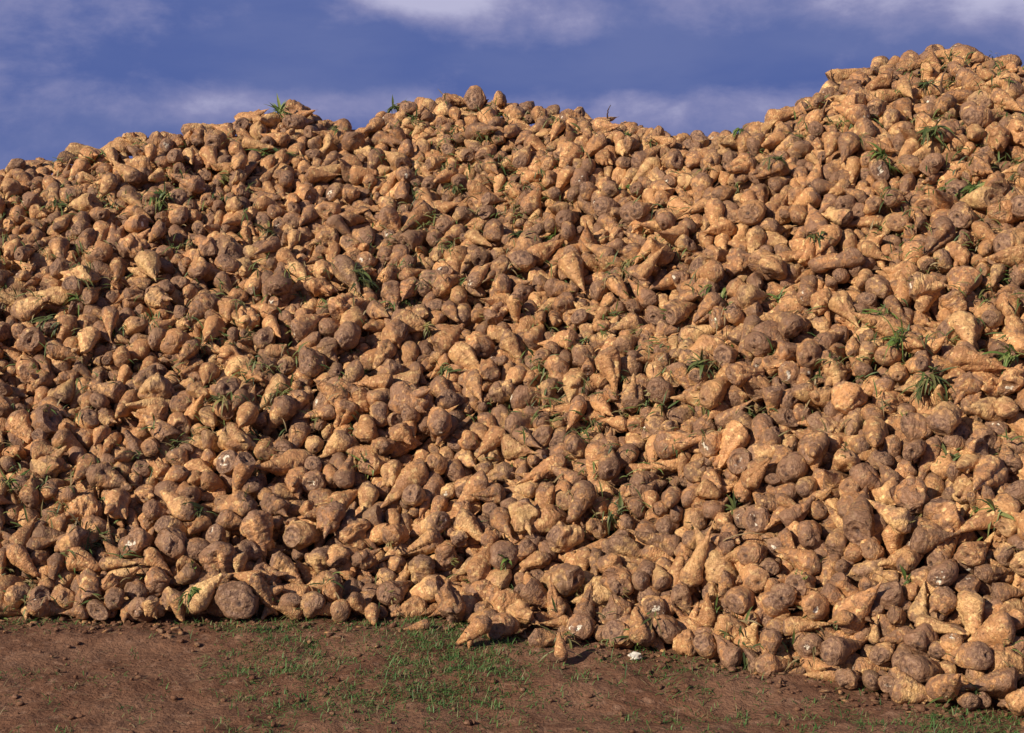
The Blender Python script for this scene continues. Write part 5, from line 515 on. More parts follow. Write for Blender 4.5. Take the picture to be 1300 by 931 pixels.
16,33,1145,3335,1042,-17,-9,-7,1,49,846,3464,1032,18,-24,-7,42,37,-226,3466,723,25,11,-2,15,29,-743,3652,857,-8,-9,-25,11,33,-688,3772,926,11,3,-36,0,37,-262,3748,926,4,-10,36,23,52,-545,3943,957,16,-31,6,24,34,725,2424,351,-2,-14,33,
0,37,-292,2810,267,20,8,-8,7,37,908,2862,675,19,-25,10,9,36,-130,3103,484,6,-6,-31,43,31,976,3121,893,18,6,10,42,35,1068,3117,907,-5,-10,-18,9,41,-10,3216,596,-9,-6,-26,10,37,1179,3420,1064,-3,21,-10,11,39,303,3575,907,15,8,16,
30,37,-294,3594,812,9,-2,-26,2,45,-942,3648,854,0,-11,-32,36,49,-682,3881,964,-12,0,-14,11,45,-77,3564,834,8,12,20,16,22,-900,3586,811,-11,-7,8,31,41,-904,3457,739,27,8,1,9,37,57,3365,720,-13,1,9,39,31,-401,3469,712,15,32,-3,
14,30,149,3297,705,12,-28,-11,4,43,782,2933,728,-3,-1,3,11,35,-1222,3433,700,-4,9,8,8,32,-673,3241,580,-33,-5,1,2,38,-1113,3231,561,19,-8,-14,9,40,134,2897,409,5,-5,30,42,26,-832,2888,303,14,32,-6,6,25,-470,2837,279,12,0,-30,
21,35,392,2592,312,-17,2,14,20,27,164,2584,227,22,8,-11,3,33,-288,2668,148,33,-8,6,34,24,-602,2671,145,1,25,-28,5,37,-836,2649,136,-12,-4,-5,14,32,-112,2611,138,-26,8,19,1,28,748,2234,203,-15,-2,13,3,44,37,2472,57,16,-14,19,
28,35,147,2419,79,-15,6,-25,8,42,119,2385,31,-2,-7,-29,5,31,80,2343,9,-5,17,-3,0,37,391,2162,28,-11,10,-26,6,42,186,3397,810,-14,-1,-18,22,35,280,3284,759,-12,5,3,41,25,580,2900,603,0,-7,34,5,27,-723,3218,549,5,10,-35,
2,59,-1164,3185,547,5,12,35,0,29,263,3019,538,-9,-6,3,13,24,701,2736,526,-11,3,7,6,29,-746,3020,392,28,10,10,6,43,728,2533,438,-33,2,15,18,39,181,2834,393,10,15,-13,24,35,-515,2936,353,21,-10,-17,24,30,15,2864,359,14,-21,-13,
32,38,-307,2914,351,10,7,18,0,35,-827,2921,329,28,7,15,5,34,812,2447,383,12,22,-10,11,36,-849,2866,283,1,-6,-22,5,36,35,2682,225,10,34,0,2,35,505,2193,80,4,21,-3,3,34,827,3041,796,-9,-13,3,28,35,778,2889,667,-17,-15,14,
26,25,303,3142,667,13,12,21,4,24,-1006,3292,612,-7,25,-15,4,37,-232,3029,438,-6,22,-12,5,33,-610,2981,368,14,3,18,15,23,869,2431,378,-6,24,-9,27,25,83,2772,316,-22,6,-24,7,25,210,2692,295,18,10,-2,25,33,-573,2753,212,-7,-10,-14,
8,40,-860,2679,160,-8,8,-3,13,22,359,2279,87,-7,31,12,3,25,744,2120,117,-10,-21,9,41,37,-38,2407,15,-14,-6,-30,1,44,-458,2504,51,9,-34,1,18,40,-139,2534,66,-16,2,13,11,39,402,2567,306,26,4,-8,42,34,938,2634,517,-8,-27,18,
25,25,-847,2710,169,-23,-2,-21,24,40,277,2661,307,9,1,36,25,38,-689,2803,244,22,10,20,39,30,-583,2779,228,0,22,-25,3,29,-4,2765,274,7,-9,-30,4,47,1015,2804,670,-19,-12,19,7,33,955,2910,741,-10,2,-3,30,37,-490,3099,464,-27,-9,-17,
1,36,-36,3114,513,-22,-1,23,13,29,-865,3128,484,-7,8,4,32,41,-276,3178,513,-22,30,2,16,38,642,3191,841,12,3,15,7,41,868,3244,941,-19,4,-21,9,49,-406,3285,586,28,2,-14,14,20,137,3333,726,-4,-10,-31,15,36,708,3342,954,-14,-4,-12,
11,43,24,3358,700,-8,8,-7,33,34,-1148,3402,685,-2,11,9,8,42,1020,3413,1058,12,-1,-25,31,34,-567,3479,725,3,-22,12,10,38,814,3466,1015,20,-11,19,33,32,-1054,3502,759,13,-27,12,11,52,-804,3524,776,-9,1,-4,8,43,-67,3509,791,2,-12,33,
14,22,-1003,3556,798,1,-12,-22,2,40,-379,3553,782,-23,3,-21,37,49,-168,3543,785,-3,5,21,27,34,1005,3618,1062,18,5,12,1,39,-573,3643,844,9,-2,-29,29,41,-126,3627,855,-5,22,-17,1,37,-739,3729,898,13,-29,-8,25,42,-560,3730,910,-16,-10,-13,
13,34,-234,3787,959,-5,13,3,9,43,1232,3840,800,13,-5,-27,0,41,-1060,4046,776,7,8,3,8,52,1025,4208,804,1,-10,0,43,31,848,4382,656,-8,1,-15,15,28,-349,2543,78,0,10,-4,13,33,832,2550,453,6,-1,-22,16,25,909,2603,484,24,13,-3,
14,28,-934,2633,120,-11,21,-21,25,31,-839,2847,277,20,0,12,27,34,44,2936,402,4,22,-24,16,26,-658,3037,418,10,3,33,26,30,76,3033,486,28,12,6,24,32,-254,3118,488,-16,-2,-19,25,44,-78,3127,563,-8,1,-1,12,28,696,3215,877,25,-7,-17,
12,24,946,3201,914,22,7,1,5,37,1087,3274,1011,6,-11,-19,0,43,-1139,3325,628,-3,7,15,12,25,-810,3327,649,-13,29,6,1,35,-443,3379,652,-4,13,35,43,46,-423,3399,672,29,9,5,24,34,168,3414,820,-18,10,20,11,35,620,3446,897,9,-27,-5,
11,37,-286,3428,704,-27,-12,-13,41,30,-790,3566,795,11,0,-21,4,40,-503,3524,765,11,-7,13,35,55,-1284,3607,791,17,-4,13,30,36,-972,3574,813,18,8,27,16,25,-757,3589,806,-6,-13,-3,5,52,1009,3599,1082,22,-7,-24,15,32,-515,3660,862,-14,6,-7,
12,30,-601,3664,860,-7,5,11,41,39,-177,3684,896,17,0,-8,4,55,41,3846,981,10,12,-17,14,24,868,2578,462,-9,8,-1,13,37,-465,2637,130,-11,-7,-4,2,38,-1049,3068,429,13,-31,-10,3,39,-128,3066,452,1,22,-6,16,21,80,3056,509,13,-14,-1,
17,34,204,3146,617,2,9,23,14,25,513,3122,749,16,35,-1,8,31,1016,3251,980,18,23,8,12,29,-814,3309,619,21,-3,-17,28,43,997,3242,969,10,-27,12,3,44,637,3375,919,-13,-2,33,43,25,-399,3380,640,26,8,8,15,30,-348,3411,665,9,-11,34,
11,37,903,3398,1035,-22,11,16,28,28,-846,3642,865,24,-4,3,27,30,-710,3716,895,-13,-12,7,12,27,1280,3954,624,-2,7,-26,16,24,1293,3950,603,-7,0,28,8,39,-957,4077,802,4,-24,-14,5,36,435,4227,491,3,9,-23,14,25,1110,3301,1025,-6,-10,-17,
3,41,83,3442,802,-24,1,25,17,25,-1214,3501,748,-13,-7,-17,3,29,-1130,3468,731,-5,10,24,13,20,-756,3392,673,-33,-11,-3,40,25,240,3128,612,-12,16,22,2,34,-1052,3297,616,-13,-9,15,7,33,855,2759,592,1,-25,10,1,31,-882,3243,571,16,-11,24,
3,28,-1133,3154,487,11,-1,-24,2,32,-1018,3063,426,9,33,2,12,17,-45,2985,420,9,0,35,6,24,742,2625,466,3,-2,0,13,27,432,2744,426,22,-7,-21,0,35,628,2542,375,-13,5,18,28,20,319,2690,348,-2,32,1,5,28,-918,2931,310,8,-4,-29,
17,26,-288,2861,300,7,-5,-30,29,28,763,2423,351,-11,-4,9,10,26,343,2429,173,6,-5,29,17,28,-89,2579,127,-33,8,1,0,33,631,2235,162,23,11,-15,9,44,-679,2573,89,-12,2,19,13,16,548,2221,107,8,11,-34,2,36,403,2272,101,31,7,14,
2,36,381,2237,58,-7,-6,-14,8,40,729,2047,61,19,-1,19,2,30,-15,3536,812,7,2,30,8,40,674,2943,682,1,-27,8,5,31,-502,3286,591,11,-27,-10,15,27,-317,3250,553,13,-31,-8,0,36,-408,3148,533,-17,-24,12,13,19,-925,3178,513,10,0,27,
4,31,-526,3172,519,-14,10,30,7,35,772,2682,536,0,7,27,10,35,387,2889,515,-18,3,-31,12,31,366,2884,493,11,-10,-21,21,38,38,2736,269,21,5,-8,1,27,32,2725,248,17,1,12,42,28,-484,2642,139,-8,5,9,11,38,-492,2599,117,5,11,23,
5,22,-435,2567,65,-21,2,-19,18,33,-462,2553,64,-8,-14,-27,14,14,304,2311,86,-4,-9,-6,17,21,485,2240,98,-18,-8,-25,6,50,-929,2492,36,-1,-8,-29,4,42,-518,2455,28,-18,-9,14,25,29,-458,2428,11,-20,9,-20,1,33,288,2301,46,19,-13,-22,
11,32,328,2253,31,-7,10,16,2,37,749,3121,847,-20,-31,-2,17,17,181,3107,578,12,4,12,7,38,646,2844,587,22,12,0,2,34,-413,3172,541,-13,3,10,10,29,-906,3058,432,8,9,-23,5,25,-671,3011,400,-9,7,22,1,40,-1090,3037,403,-17,6,22,
1,41,-390,2980,383,-9,-13,-27,27,32,511,2535,322,-22,-5,19,1,31,-412,2792,246,-16,-10,10,17,29,733,2375,318,-18,-8,23,34,33,-596,2672,172,10,5,14,25,31,94,2576,167,0,26,-18,13,18,608,2266,160,-20,9,11,20,34,-610,2455,15,34,10,-5,
9,42,362,2213,52,7,30,1,17,28,473,2280,119,9,-10,23,7,53,569,2286,180,-9,13,-8,25,34,464,2395,229,19,6,17,25,28,530,2428,262,-24,27,-2,28,23,-732,2483,23,21,-14,10,28,27,162,2502,129,12,-31,3,6,43,326,2500,221,-4,-6,-21,
28,31,-893,2584,106,-10,0,16,0,37,526,2597,390,25,12,-12,42,38,-145,2653,150,21,9,-22,13,29,-474,2712,169,24,1,-5,33,39,-284,2683,168,-17,-5,-20,2,40,723,2706,529,7,-11,-27,32,36,-1017,2756,219,18,-9,7,28,35,-763,2738,199,21,16,-8,
9,49,517,2753,487,-5,-27,7,24,34,622,2785,532,-12,-8,-23,24,28,-831,2813,239,-15,-3,-18,0,32,-642,2817,244,-7,-6,-15,15,27,388,2843,473,11,-1,20,0,59,-255,2905,352,13,-22,-8,14,23,699,2937,672,-6,5,8,28,35,-242,2989,401,-7,6,9,
9,48,294,3056,592,-9,7,-20,17,40,944,3062,843,-11,-1,-3,12,41,-785,3208,536,-20,2,22,28,40,557,3173,804,-29,4,20,16,28,930,3191,907,12,-27,4,12,32,-1076,3221,565,-14,30,-6,4,29,92,3243,636,-15,-1,14,10,31,120,3234,646,9,2,25,
24,38,805,3257,939,3,-22,24,3,38,501,3268,837,-14,3,8,14,30,756,3288,947,19,2,9,18,41,-1054,3320,634,7,-22,-1,12,25,-767,3313,611,10,1,-34,39,49,-246,3333,621,19,7,21,8,49,809,3294,971,-20,-8,21,11,36,-727,3381,659,13,33,4,
4,48,-1016,3391,684,8,-8,-36,11,47,978,3430,1060,-16,5,-10,8,40,-1043,3391,690,-6,-4,-11,14,36,888,3479,1041,18,-4,-8,12,32,-839,3472,732,13,-32,9,14,28,264,3522,901,16,-3,-13,8,40,1001,3503,1073,-11,4,3,15,27,-858,3545,777,-14,-10,-20,
12,30,66,3599,890,-20,8,16,29,50,-1294,3654,799,-18,9,-25,17,25,-823,3660,860,-6,8,2,10,54,-781,3621,835,10,-2,34,25,38,574,3711,779,-15,6,-12,26,45,-703,3805,944,16,3,-23,2,54,397,3818,747,-1,9,-26,8,55,228,3840,877,-9,3,23,
6,37,367,3989,668,7,-2,-8,10,47,1073,3998,887,-5,-26,-20,8,60,702,4029,750,-3,9,-18,2,38,-1071,4177,700,-10,-8,26,10,54,889,4274,736,-10,12,-8,29,37,595,2037,18,14,-11,28,14,26,515,2171,60,-15,12,13,1,29,469,2422,244,-13,1,-11,
17,25,743,2490,380,20,4,-10,14,26,-733,2520,62,-1,3,4,41,33,-175,2529,55,-18,-10,-20,2,41,-908,2567,84,22,13,-6,26,30,-726,2560,80,18,-1,16,42,38,-386,2628,127,5,7,19,25,27,-110,2749,227,25,9,-10,12,27,842,2701,550,2,9,22,
41,36,946,2733,604,-5,2,-1,10,38,-950,2828,259,-10,11,4,7,35,-568,2872,306,-7,8,6,12,30,-152,2916,345,11,29,4,17,32,-939,2942,326,4,8,30,7,55,1063,2852,796,-14,-1,13,23,37,-1015,2970,355,-16,-13,20,17,26,-702,3011,392,-24,1,23,
10,44,617,2980,674,6,9,16,10,35,-827,3053,416,13,28,-1,36,32,-764,3011,394,15,26,-2,3,47,-423,2982,405,3,-25,9,28,28,302,3084,607,-5,-19,-3,7,43,433,2997,612,19,-11,-20,15,29,456,3042,647,8,-5,25,29,52,-1127,3029,429,18,7,-26,
24,31,-739,3106,456,1,-24,12,7,36,-572,3074,447,15,2,-26,24,26,710,3074,792,28,-11,-14,4,37,888,3106,859,-14,-9,0,10,58,-1132,3099,455,-5,-23,25,12,27,1062,3149,920,25,-16,5,15,38,-716,3140,488,-5,-10,-28,17,29,242,3189,665,-10,-2,4,
8,47,769,3185,887,11,8,14,16,30,-229,3247,568,15,3,17,12,24,58,3253,631,-12,-2,-19,12,33,441,3206,778,5,-30,5,24,34,1128,3213,983,5,-8,34,25,27,-1087,3283,603,-31,22,0,24,32,-309,3292,593,-24,4,23,7,33,878,3331,1000,-10,-23,4,
5,49,-917,3338,642,-4,6,14,4,48,-1223,3326,652,-28,5,19,2,40,-550,3454,701,28,-13,-5,33,54,626,3559,908,13,-6,19,17,32,-861,3572,810,27,1,-2,32,34,242,3566,916,16,-6,-20,17,26,-877,3602,827,9,9,20,3,46,430,3708,779,16,-11,-6,
17,26,-787,3673,863,8,-4,-31,17,27,-792,3723,919,21,-8,17,12,28,-376,3750,895,18,-4,4,7,43,-411,3826,907,-12,-5,8,33,39,-7,3860,987,-16,-16,-20,7,45,-84,3861,1002,-23,-14,9,2,46,453,3977,645,1,35,19,43,27,1278,4001,616,3,28,3,
32,37,-860,4093,851,10,4,-10,6,39,41,4102,903,3,-7,3,10,40,125,4370,735,15,7,7,13,28,545,2503,313,21,-5,-23,1,39,-953,2551,81,-1,-12,-21,3,39,-819,2637,144,-16,4,-5,10,37,-333,2768,226,-8,5,7,17,25,-648,2863,295,-25,1,18,
11,54,205,2832,392,-4,-8,-16,2,34,149,2874,417,-24,-3,22,24,37,-999,3008,384,10,-6,30,1,40,-613,3114,491,10,-1,23,39,44,-64,3225,584,-4,-12,-8,14,29,-592,3253,559,-6,11,11,1,50,588,3436,900,-5,16,21,27,33,-80,3395,700,-14,7,-19,
18,48,123,3382,784,-2,6,15,14,27,-902,3516,755,0,17,1,8,33,621,3654,837,-10,-26,0,7,50,431,3753,758,-11,-8,25,6,44,407,3861,711,-4,12,-35,24,35,-148,3861,1012,16,-8,-19,10,54,-494,3914,937,-14,9,23,0,42,-1308,4017,658,0,9,-5,
27,31,1106,4065,823,-7,12,28,2,44,-118,4252,913,-20,3,-16,28,40,847,4315,679,-21,-4,-5,34,25,335,3403,885,12,6,-25,39,44,142,3456,832,-20,-4,21,31,43,-293,3540,780,9,9,-33,1,32,561,3071,721,-9,-5,-14,14,31,-635,3332,624,25,-7,2,
9,47,979,2777,654,7,-33,-6,15,24,-442,3329,609,17,-9,21,28,26,888,2769,618,1,-24,18,22,26,-507,3309,604,16,-29,-7,6,25,84,3187,579,-6,-1,-10,16,34,-947,3266,595,-24,4,-25,10,29,232,3029,542,-8,-4,-14,26,34,-730,3115,485,12,-3,27,
15,27,358,2880,482,14,-6,-21,5,28,157,2974,463,8,8,17,1,44,479,2772,482,4,14,8,12,16,249,2891,450,16,3,-1,11,43,104,2926,414,-24,-9,21,5,29,-523,2996,385,-20,-1,17,14,22,-908,2999,364,8,-1,-34,2,27,-20,2735,251,-34,10,-1,
13,19,-159,2746,229,-2,-5,2,14,25,693,2346,273,9,-1,24,31,35,-172,2706,211,13,-2,0,11,39,-117,2663,166,11,11,-32,8,35,-454,2620,134,17,5,28,28,17,398,2383,167,24,-9,-7,7,32,204,2485,135,-15,-8,-18,27,30,-661,2584,94,-10,28,-15,
24,25,461,2267,107,10,-3,22,5,45,-142,2508,45,26,10,15,8,26,781,2121,117,12,-26,-7,2,24,-828,2472,9,1,14,6,16,29,-735,2465,9,-17,-2,-17,11,34,-672,2468,16,-23,4,16,0,34,-419,2457,10,-15,-4,-23,17,17,38,2408,10,12,-9,29,
2,27,676,2112,105,-8,-28,1,16,29,629,2131,77,9,-31,-10,1,46,215,2307,19,18,-9,10,40,41,1087,3238,993,-14,9,-27,16,23,98,3643,921,-14,3,-15,17,23,708,3218,891,-14,-3,-26,5,43,722,3126,845,8,-27,12,7,35,1005,2992,841,8,-11,30,
11,45,-659,3586,816,24,9,-6,32,29,-830,3553,796,-29,11,7,2,43,-811,3400,689,26,-10,12,12,19,155,3259,683,23,6,-16,25,21,914,2758,615,-23,-1,-26,20,26,237,3112,599,-10,8,14,15,15,737,2821,602,11,6,22,9,27,137,3104,559,30,4,4,
13,25,-778,3163,511,10,13,-26,35,33,399,2826,470,-15,-24,13,9,29,-346,3022,426,-16,-13,9,6,42,504,2732,447,13,32,9,25,27,379,2754,411,-13,-2,-19,7,41,-1092,2952,377,16,-5,-24,33,27,-509,2901,318,24,9,-9,5,27,190,2755,325,-12,-8,5,
28,33,853,2408,358,-7,34,-10,5,30,-557,2841,297,11,-1,-31,6,50,417,2545,292,12,-36,-1,7,38,637,2387,281,9,9,15,9,29,-880,2760,202,-20,-11,-16,0,34,192,2605,228,11,-10,29,14,29,220,2580,211,-19,-4,-30,2,28,-350,2708,176,2,-9,-12,
3,25,-423,2664,153,17,-24,7,7,37,-35,2599,136,-6,-15,4,0,33,-261,2585,83,5,-7,-29,13,33,569,2255,145,16,-2,-23,17,32,-699,2492,29,35,-13,-2,6,26,214,2339,39,15,-28,-2,9,23,954,3380,1059,-24,1,8,38,24,-187,3533,771,25,5,23,
7,26,-388,3329,610,-9,5,1,11,41,-1055,3280,607,-13,26,-13,29,34,600,2888,605,-11,11,3,3,34,-822,3226,554,14,-1,22,19,29,-504,3216,546,3,7,34,14,18,163,3076,543,-20,2,16,16,19,-760,3169,504,10,-11,-14,34,27,-985,3042,422,-20,0,28,
27,23,-692,2949,350,-15,3,13,7,42,-55,2633,174,13,-12,19,15,29,687,2142,108,28,-8,-5,2,32,-699,2452,18,-26,-10,-16,43,47,-547,2425,35,19,2,-17,12,23,616,2043,7,12,11,19,17,23,744,2149,127,-1,9,17,5,48,390,2330,130,-4,-13,-3,
16,26,283,2456,163,6,19,-3,7,30,-571,2503,46,-16,2,1,13,33,134,2540,134,-9,-2,-11,16,31,-939,2595,93,-9,-3,-12,6,46,289,2581,248,1,5,11,15,34,-7,2631,161,-7,8,17,31,30,100,2635,208,6,8,21,11,31,774,2648,486,17,-1,13,
12,32,-29,2678,188,9,-8,-24,15,28,832,2676,539,-7,13,11,15,20,-288,2799,246,-19,-6,14,27,42,708,2757,548,20,0,-20,8,34,787,2829,625,22,2,3,7,38,828,2805,624,-13,5,-17,12,26,-420,2863,305,5,24,3,13,30,133,2869,382,-2,14,0,
15,36,1016,2870,720,-6,6,1,4,42,-920,2861,278,22,-11,-7,7,43,-787,2919,317,11,-6,-20,3,45,-454,2895,325,10,4,21,10,40,919,2892,712,27,9,-4,7,38,-421,2965,365,17,-2,19,25,32,-999,2986,368,21,5,20,14,35,-770,2966,356,18,4,-17,
34,48,1088,2937,832,-17,1,-20,7,33,-279,3057,438,-13,10,-14,17,23,234,3050,552,11,-7,23,0,34,-794,3082,445,-16,-5,-14,18,32,899,3149,885,7,24,-4,10,34,-942,3197,547,13,-13,9,12,26,-420,3190,528,16,-26,10,17,28,76,3201,588,-10,2,-10,
16,33,720,3180,858,-7,6,0,10,35,-59,3254,603,-13,0,-16,24,40,524,3196,805,-6,-6,-13,8,34,564,3240,843,3,9,11,27,29,-461,3295,577,9,9,-34,8,34,-353,3263,566,24,-8,-13,24,33,-1196,3317,616,4,11,29,2,45,-872,3292,637,-15,-29,-5,
14,27,1166,3332,1033,17,-3,32,5,37,-1052,3358,663,-7,-4,5,23,39,-215,3360,630,2,11,23,0,51,546,3379,868,12,8,15,21,35,763,3377,975,-12,-11,16,4,37,218,3440,842,11,0,18,8,52,-1152,3453,732,7,7,-28,5,39,-876,3454,739,-3,-26,16,
43,31,170,3440,826,-23,2,23,0,42,697,3471,950,-8,21,22,9,62,1148,3456,1054,17,10,-26,16,39,-79,3478,756,-6,11,22,18,42,162,3491,873,10,-29,0,14,37,351,3539,878,10,-21,5,42,50,1038,3507,1074,-17,0,-29,3,37,-1078,3485,753,21,-2,8,
29,37,-956,3558,799,-17,-5,-15,15,25,-741,3559,780,-9,2,7,17,25,-67,3531,800,18,-12,-23,30,62,1094,3612,1060,1,-15,1,0,34,1212,3585,945,-1,-4,8,9,43,-771,3544,779,22,6,1,12,26,-477,3642,844,-24,10,15,43,41,-424,3613,829,9,6,24,
0,52,250,3685,903,-19,0,-25,43,34,427,3649,796,1,9,32,12,28,-737,3700,880,14,34,-4,25,30,-144,3691,901,-9,-2,-13,1,35,-350,3725,894,-5,10,14,7,56,281,3745,868,0,22,11,0,39,743,3746,893,2,5,3,32,38,827,3743,958,-1,-26,-9,
5,50,-816,3781,907,-15,-7,24,40,35,-603,3838,963,18,-28,-3,36,37,-21,3839,981,6,11,-27,15,30,-859,3884,887,-18,-14,-20,6,49,-276,3886,964,12,3,30,15,33,-118,3888,984,12,17,-17,10,39,-48,3890,990,13,-6,-23,10,56,-457,3941,889,10,2,-7,
5,49,1429,3940,516,10,-5,-5,0,62,-650,3962,963,-11,-25,6,14,35,1180,3956,830,-3,1,24,22,49,1352,3988,492,21,-23,1,26,32,375,4028,646,-27,-11,-10,14,29,755,4017,777,-7,6,-24,9,44,-984,4070,810,-19,-8,14,0,48,960,4083,881,11,-15,24,
8,49,-1355,4124,607,-14,-23,-1,11,62,-688,4142,885,-6,5,-28,3,46,-479,4143,816,18,9,-26,1,29,674,4129,661,-4,-8,-27,14,29,841,4125,786,-16,-2,28,40,36,1082,4118,814,11,9,-24,11,38,-993,4169,738,-24,11,8,35,48,-910,4167,779,-25,-11,13,
9,45,-655,4173,859,5,11,-2,2,54,-1479,4228,540,-13,1,-24,11,45,-1085,4220,672,-23,3,9,12,28,-1039,4196,698,15,5,-10,10,58,221,4213,717,-8,10,28,4,45,895,4244,751,-10,-4,-24,2,50,-47,4274,881,-10,1,21,5,39,-1070,4319,643,-4,-7,33,
2,32,-939,4310,679,11,-5,11,1,47,635,4337,514,-2,7,-9,12,34,696,2012,21,-12,-5,9,12,30,564,2234,126,9,-6,34,10,29,618,2252,169,14,-12,-18,14,36,839,2422,359,-8,7,-8,16,32,10,2466,38,10,-32,7,11,45,662,2506,368,7,6,17,
14,24,-726,2629,112,14,29,-8,9,34,-18,2610,150,19,-7,15,31,30,302,2611,285,-25,4,22,4,29,-550,2647,126,-23,-7,-21,11,38,-412,2702,172,-15,3,-17,18,37,-211,2682,175,14,25,-3,27,30,-141,2686,166,26,3,-5,27,39,-672,2703,169,7,-26,12,
8,34,293,2739,374,21,2,24,1,40,-752,2786,227,1,-10,-22,1,46,516,2709,463,10,-2,32,8,42,947,2760,617,13,-1,-24,16,32,-648,2851,271,18,-19,12,9,35,-103,2828,295,13,-30,-8,13,21,158,2837,369,22,8,3,19,38,-1019,2873,283,19,-3,-18,
14,23,-832,2865,275,-22,1,-23,3,37,-131,2842,310,25,-3,10,17,20,268,2885,436,25,-4,-16,28,31,887,2843,660,-6,-11,-13,9,41,-385,2884,330,23,15,10,12,27,467,2935,570,-15,0,-10,25,36,-434,2918,345,-17,7,11,17,26,893,2949,743,3,-9,-25,
11,33,157,3027,500,2,7,18,16,31,722,3013,738,1,9,8,14,23,885,3005,777,16,8,17,21,34,190,3119,595,-14,-2,16,42,39,-164,3159,526,-15,2,-30,5,41,474,3138,740,-2,-8,-19,1,36,640,3229,868,4,-12,-15,9,37,790,3225,923,26,3,2,
8,48,-220,3185,539,12,-6,-24,4,41,-917,3279,597,-9,-7,-22,10,36,-338,3345,622,22,1,7,3,38,-115,3321,624,8,-7,-28,16,27,-877,3422,702,-6,9,4,16,26,-498,3403,664,-13,-5,-8,10,37,-255,3400,660,-22,-2,-21,27,24,-17,3414,726,-6,-14,-2,
6,35,223,3409,823,13,-2,-29,2,30,699,3386,948,-23,5,12,26,36,-52,3430,728,5,-23,-5,0,35,1065,3514,1052,-22,28,4,16,27,-1278,3528,772,6,-10,-36,7,44,-48,3558,827,-10,-3,-12,10,48,839,3550,1034,7,-26,-8,3,44,1258,3560,882,10,8,-6,
8,59,1290,3626,809,5,-5,5,27,38,-354,3630,837,12,6,22,26,33,-292,3630,843,19,5,24,28,33,86,3618,911,-20,0,24,1,41,-1066,3711,853,-20,-4,2,38,29,-197,3697,893,7,-27,1,19,47,297,3701,875,2,11,-11,9,49,588,3695,800,14,-11,-6,
8,36,-861,3729,885,-16,0,2,26,36,50,3763,957,19,1,-15,13,26,-73,3780,962,13,-9,-23,11,54,-381,3814,923,-14,-2,-12,1,36,241,3863,855,-9,-11,8,1,37,412,3824,713,-5,25,-11,31,47,-156,3890,999,-11,1,-15,3,34,978,3895,972,2,23,23,
28,28,1346,3893,540,19,-2,5,9,46,1341,3954,523,12,-28,13,39,52,-647,3999,942,-10,-27,4,1,45,848,4030,859,-12,-10,19,8,43,1303,3973,594,-3,1,-35,4,42,1282,4029,603,-5,1,23,11,42,1327,4042,511,-34,-8,-1,30,50,-1484,4100,600,-9,12,-11,
5,49,-338,4068,903,6,-11,21,10,51,1284,4094,569,-33,-7,0,10,40,-943,4151,761,14,9,18,27,50,332,4118,652,-4,-13,-5,7,36,-796,4147,819,28,20,-4,4,48,-786,4180,819,-9,25,13,12,23,-1077,4195,679,-20,0,20,35,44,461,4245,477,8,-12,17,
6,35,1438,4245,370,-6,11,-14,9,42,-1071,4238,668,-9,-6,-31,0,48,-436,4271,721,-18,-27,8,18,46,919,4262,780,-10,8,17,2,54,-1061,4349,632,10,-7,18,0,46,-983,4372,643,9,-1,-1,12,24,-655,4286,787,-21,6,-12,5,55,44,4346,810,13,-14,2,
1,43,338,4358,528,0,7,-33,28,30,871,4332,689,-17,33,-1,12,28,319,2283,46,-4,7,11,16,23,650,2371,277,-13,5,-12,3,33,277,2462,177,17,5,4,1,45,-44,2524,79,-5,7,3,3,46,228,2528,177,30,10,0,12,31,-184,2638,140,24,1,9,
9,37,-654,2772,216,1,-9,-11,6,36,-708,2883,291,7,-15,30,5,37,-588,2880,310,7,13,29,17,26,375,2925,523,11,13,4,27,38,648,2918,655,1,-12,-20,1,29,522,3141,748,-17,12,-23,3,41,861,3168,890,24,-16,4,15,29,-1138,3244,564,-11,12,23,
5,29,112,3265,668,12,-30,9,24,28,-144,3251,599,1,-24,12,24,40,-979,3521,787,16,8,-23,25,31,-931,3515,765,-12,-4,8,16,27,-1076,3503,761,9,-10,-19,4,45,1132,3576,1052,12,-8,13,16,26,-314,3648,847,25,0,1,37,29,538,3648,790,-11,5,-16,
15,33,63,3730,967,-23,10,-10,12,36,607,3749,776,-5,10,-24,14,26,-697,3691,883,13,3,-25,32,37,-937,3778,878,24,7,-7,1,44,-753,3892,941,31,-21,1,36,42,-299,3846,964,-13,-9,18,6,43,-106,3914,1002,-8,13,20,16,34,1154,4094,793,25,4,24,
13,26,442,4194,495,-9,-1,32,39,45,-900,4249,733,-3,-12,33,4,41,-210,4248,914,-4,0,-12,10,54,-1022,4437,609,-13,-15,8,16,19,991,3289,986,11,3,16,17,22,-151,3708,909,-22,-9,21,26,36,-323,3695,888,26,3,-14,4,33,787,3137,861,22,9,1,
28,24,354,3367,867,12,21,18,9,31,-996,3698,872,-18,-1,-10,4,26,-885,3621,845,-17,-5,-18,7,23,-468,3633,839,10,-25,-3,43,20,823,3073,813,25,-11,-13,3,38,-34,3529,815,14,29,-6,24,28,280,3307,774,7,9,9,8,42,-1249,3489,765,15,4,-9,
6,40,422,3127,713,-14,-10,0,37,29,-90,3357,662,-23,2,23,27,29,222,3183,650,27,4,6,15,26,-467,3364,639,-16,4,-15,5,39,-706,3284,611,-12,-6,7,12,31,184,3152,608,-5,-25,9,22,29,-809,3253,578,-3,12,27,4,41,820,2782,601,-18,2,14,
0,44,-257,3227,558,20,-9,15,17,27,147,3111,565,-19,0,-23,27,31,882,2723,570,8,1,29,16,16,-567,3192,529,-21,-1,-25,1,50,-1014,3164,519,14,-6,29,12,20,-761,3162,497,12,-10,-16,7,30,-202,3128,496,1,-20,6,11,33,13,3021,463,-18,-5,-20,
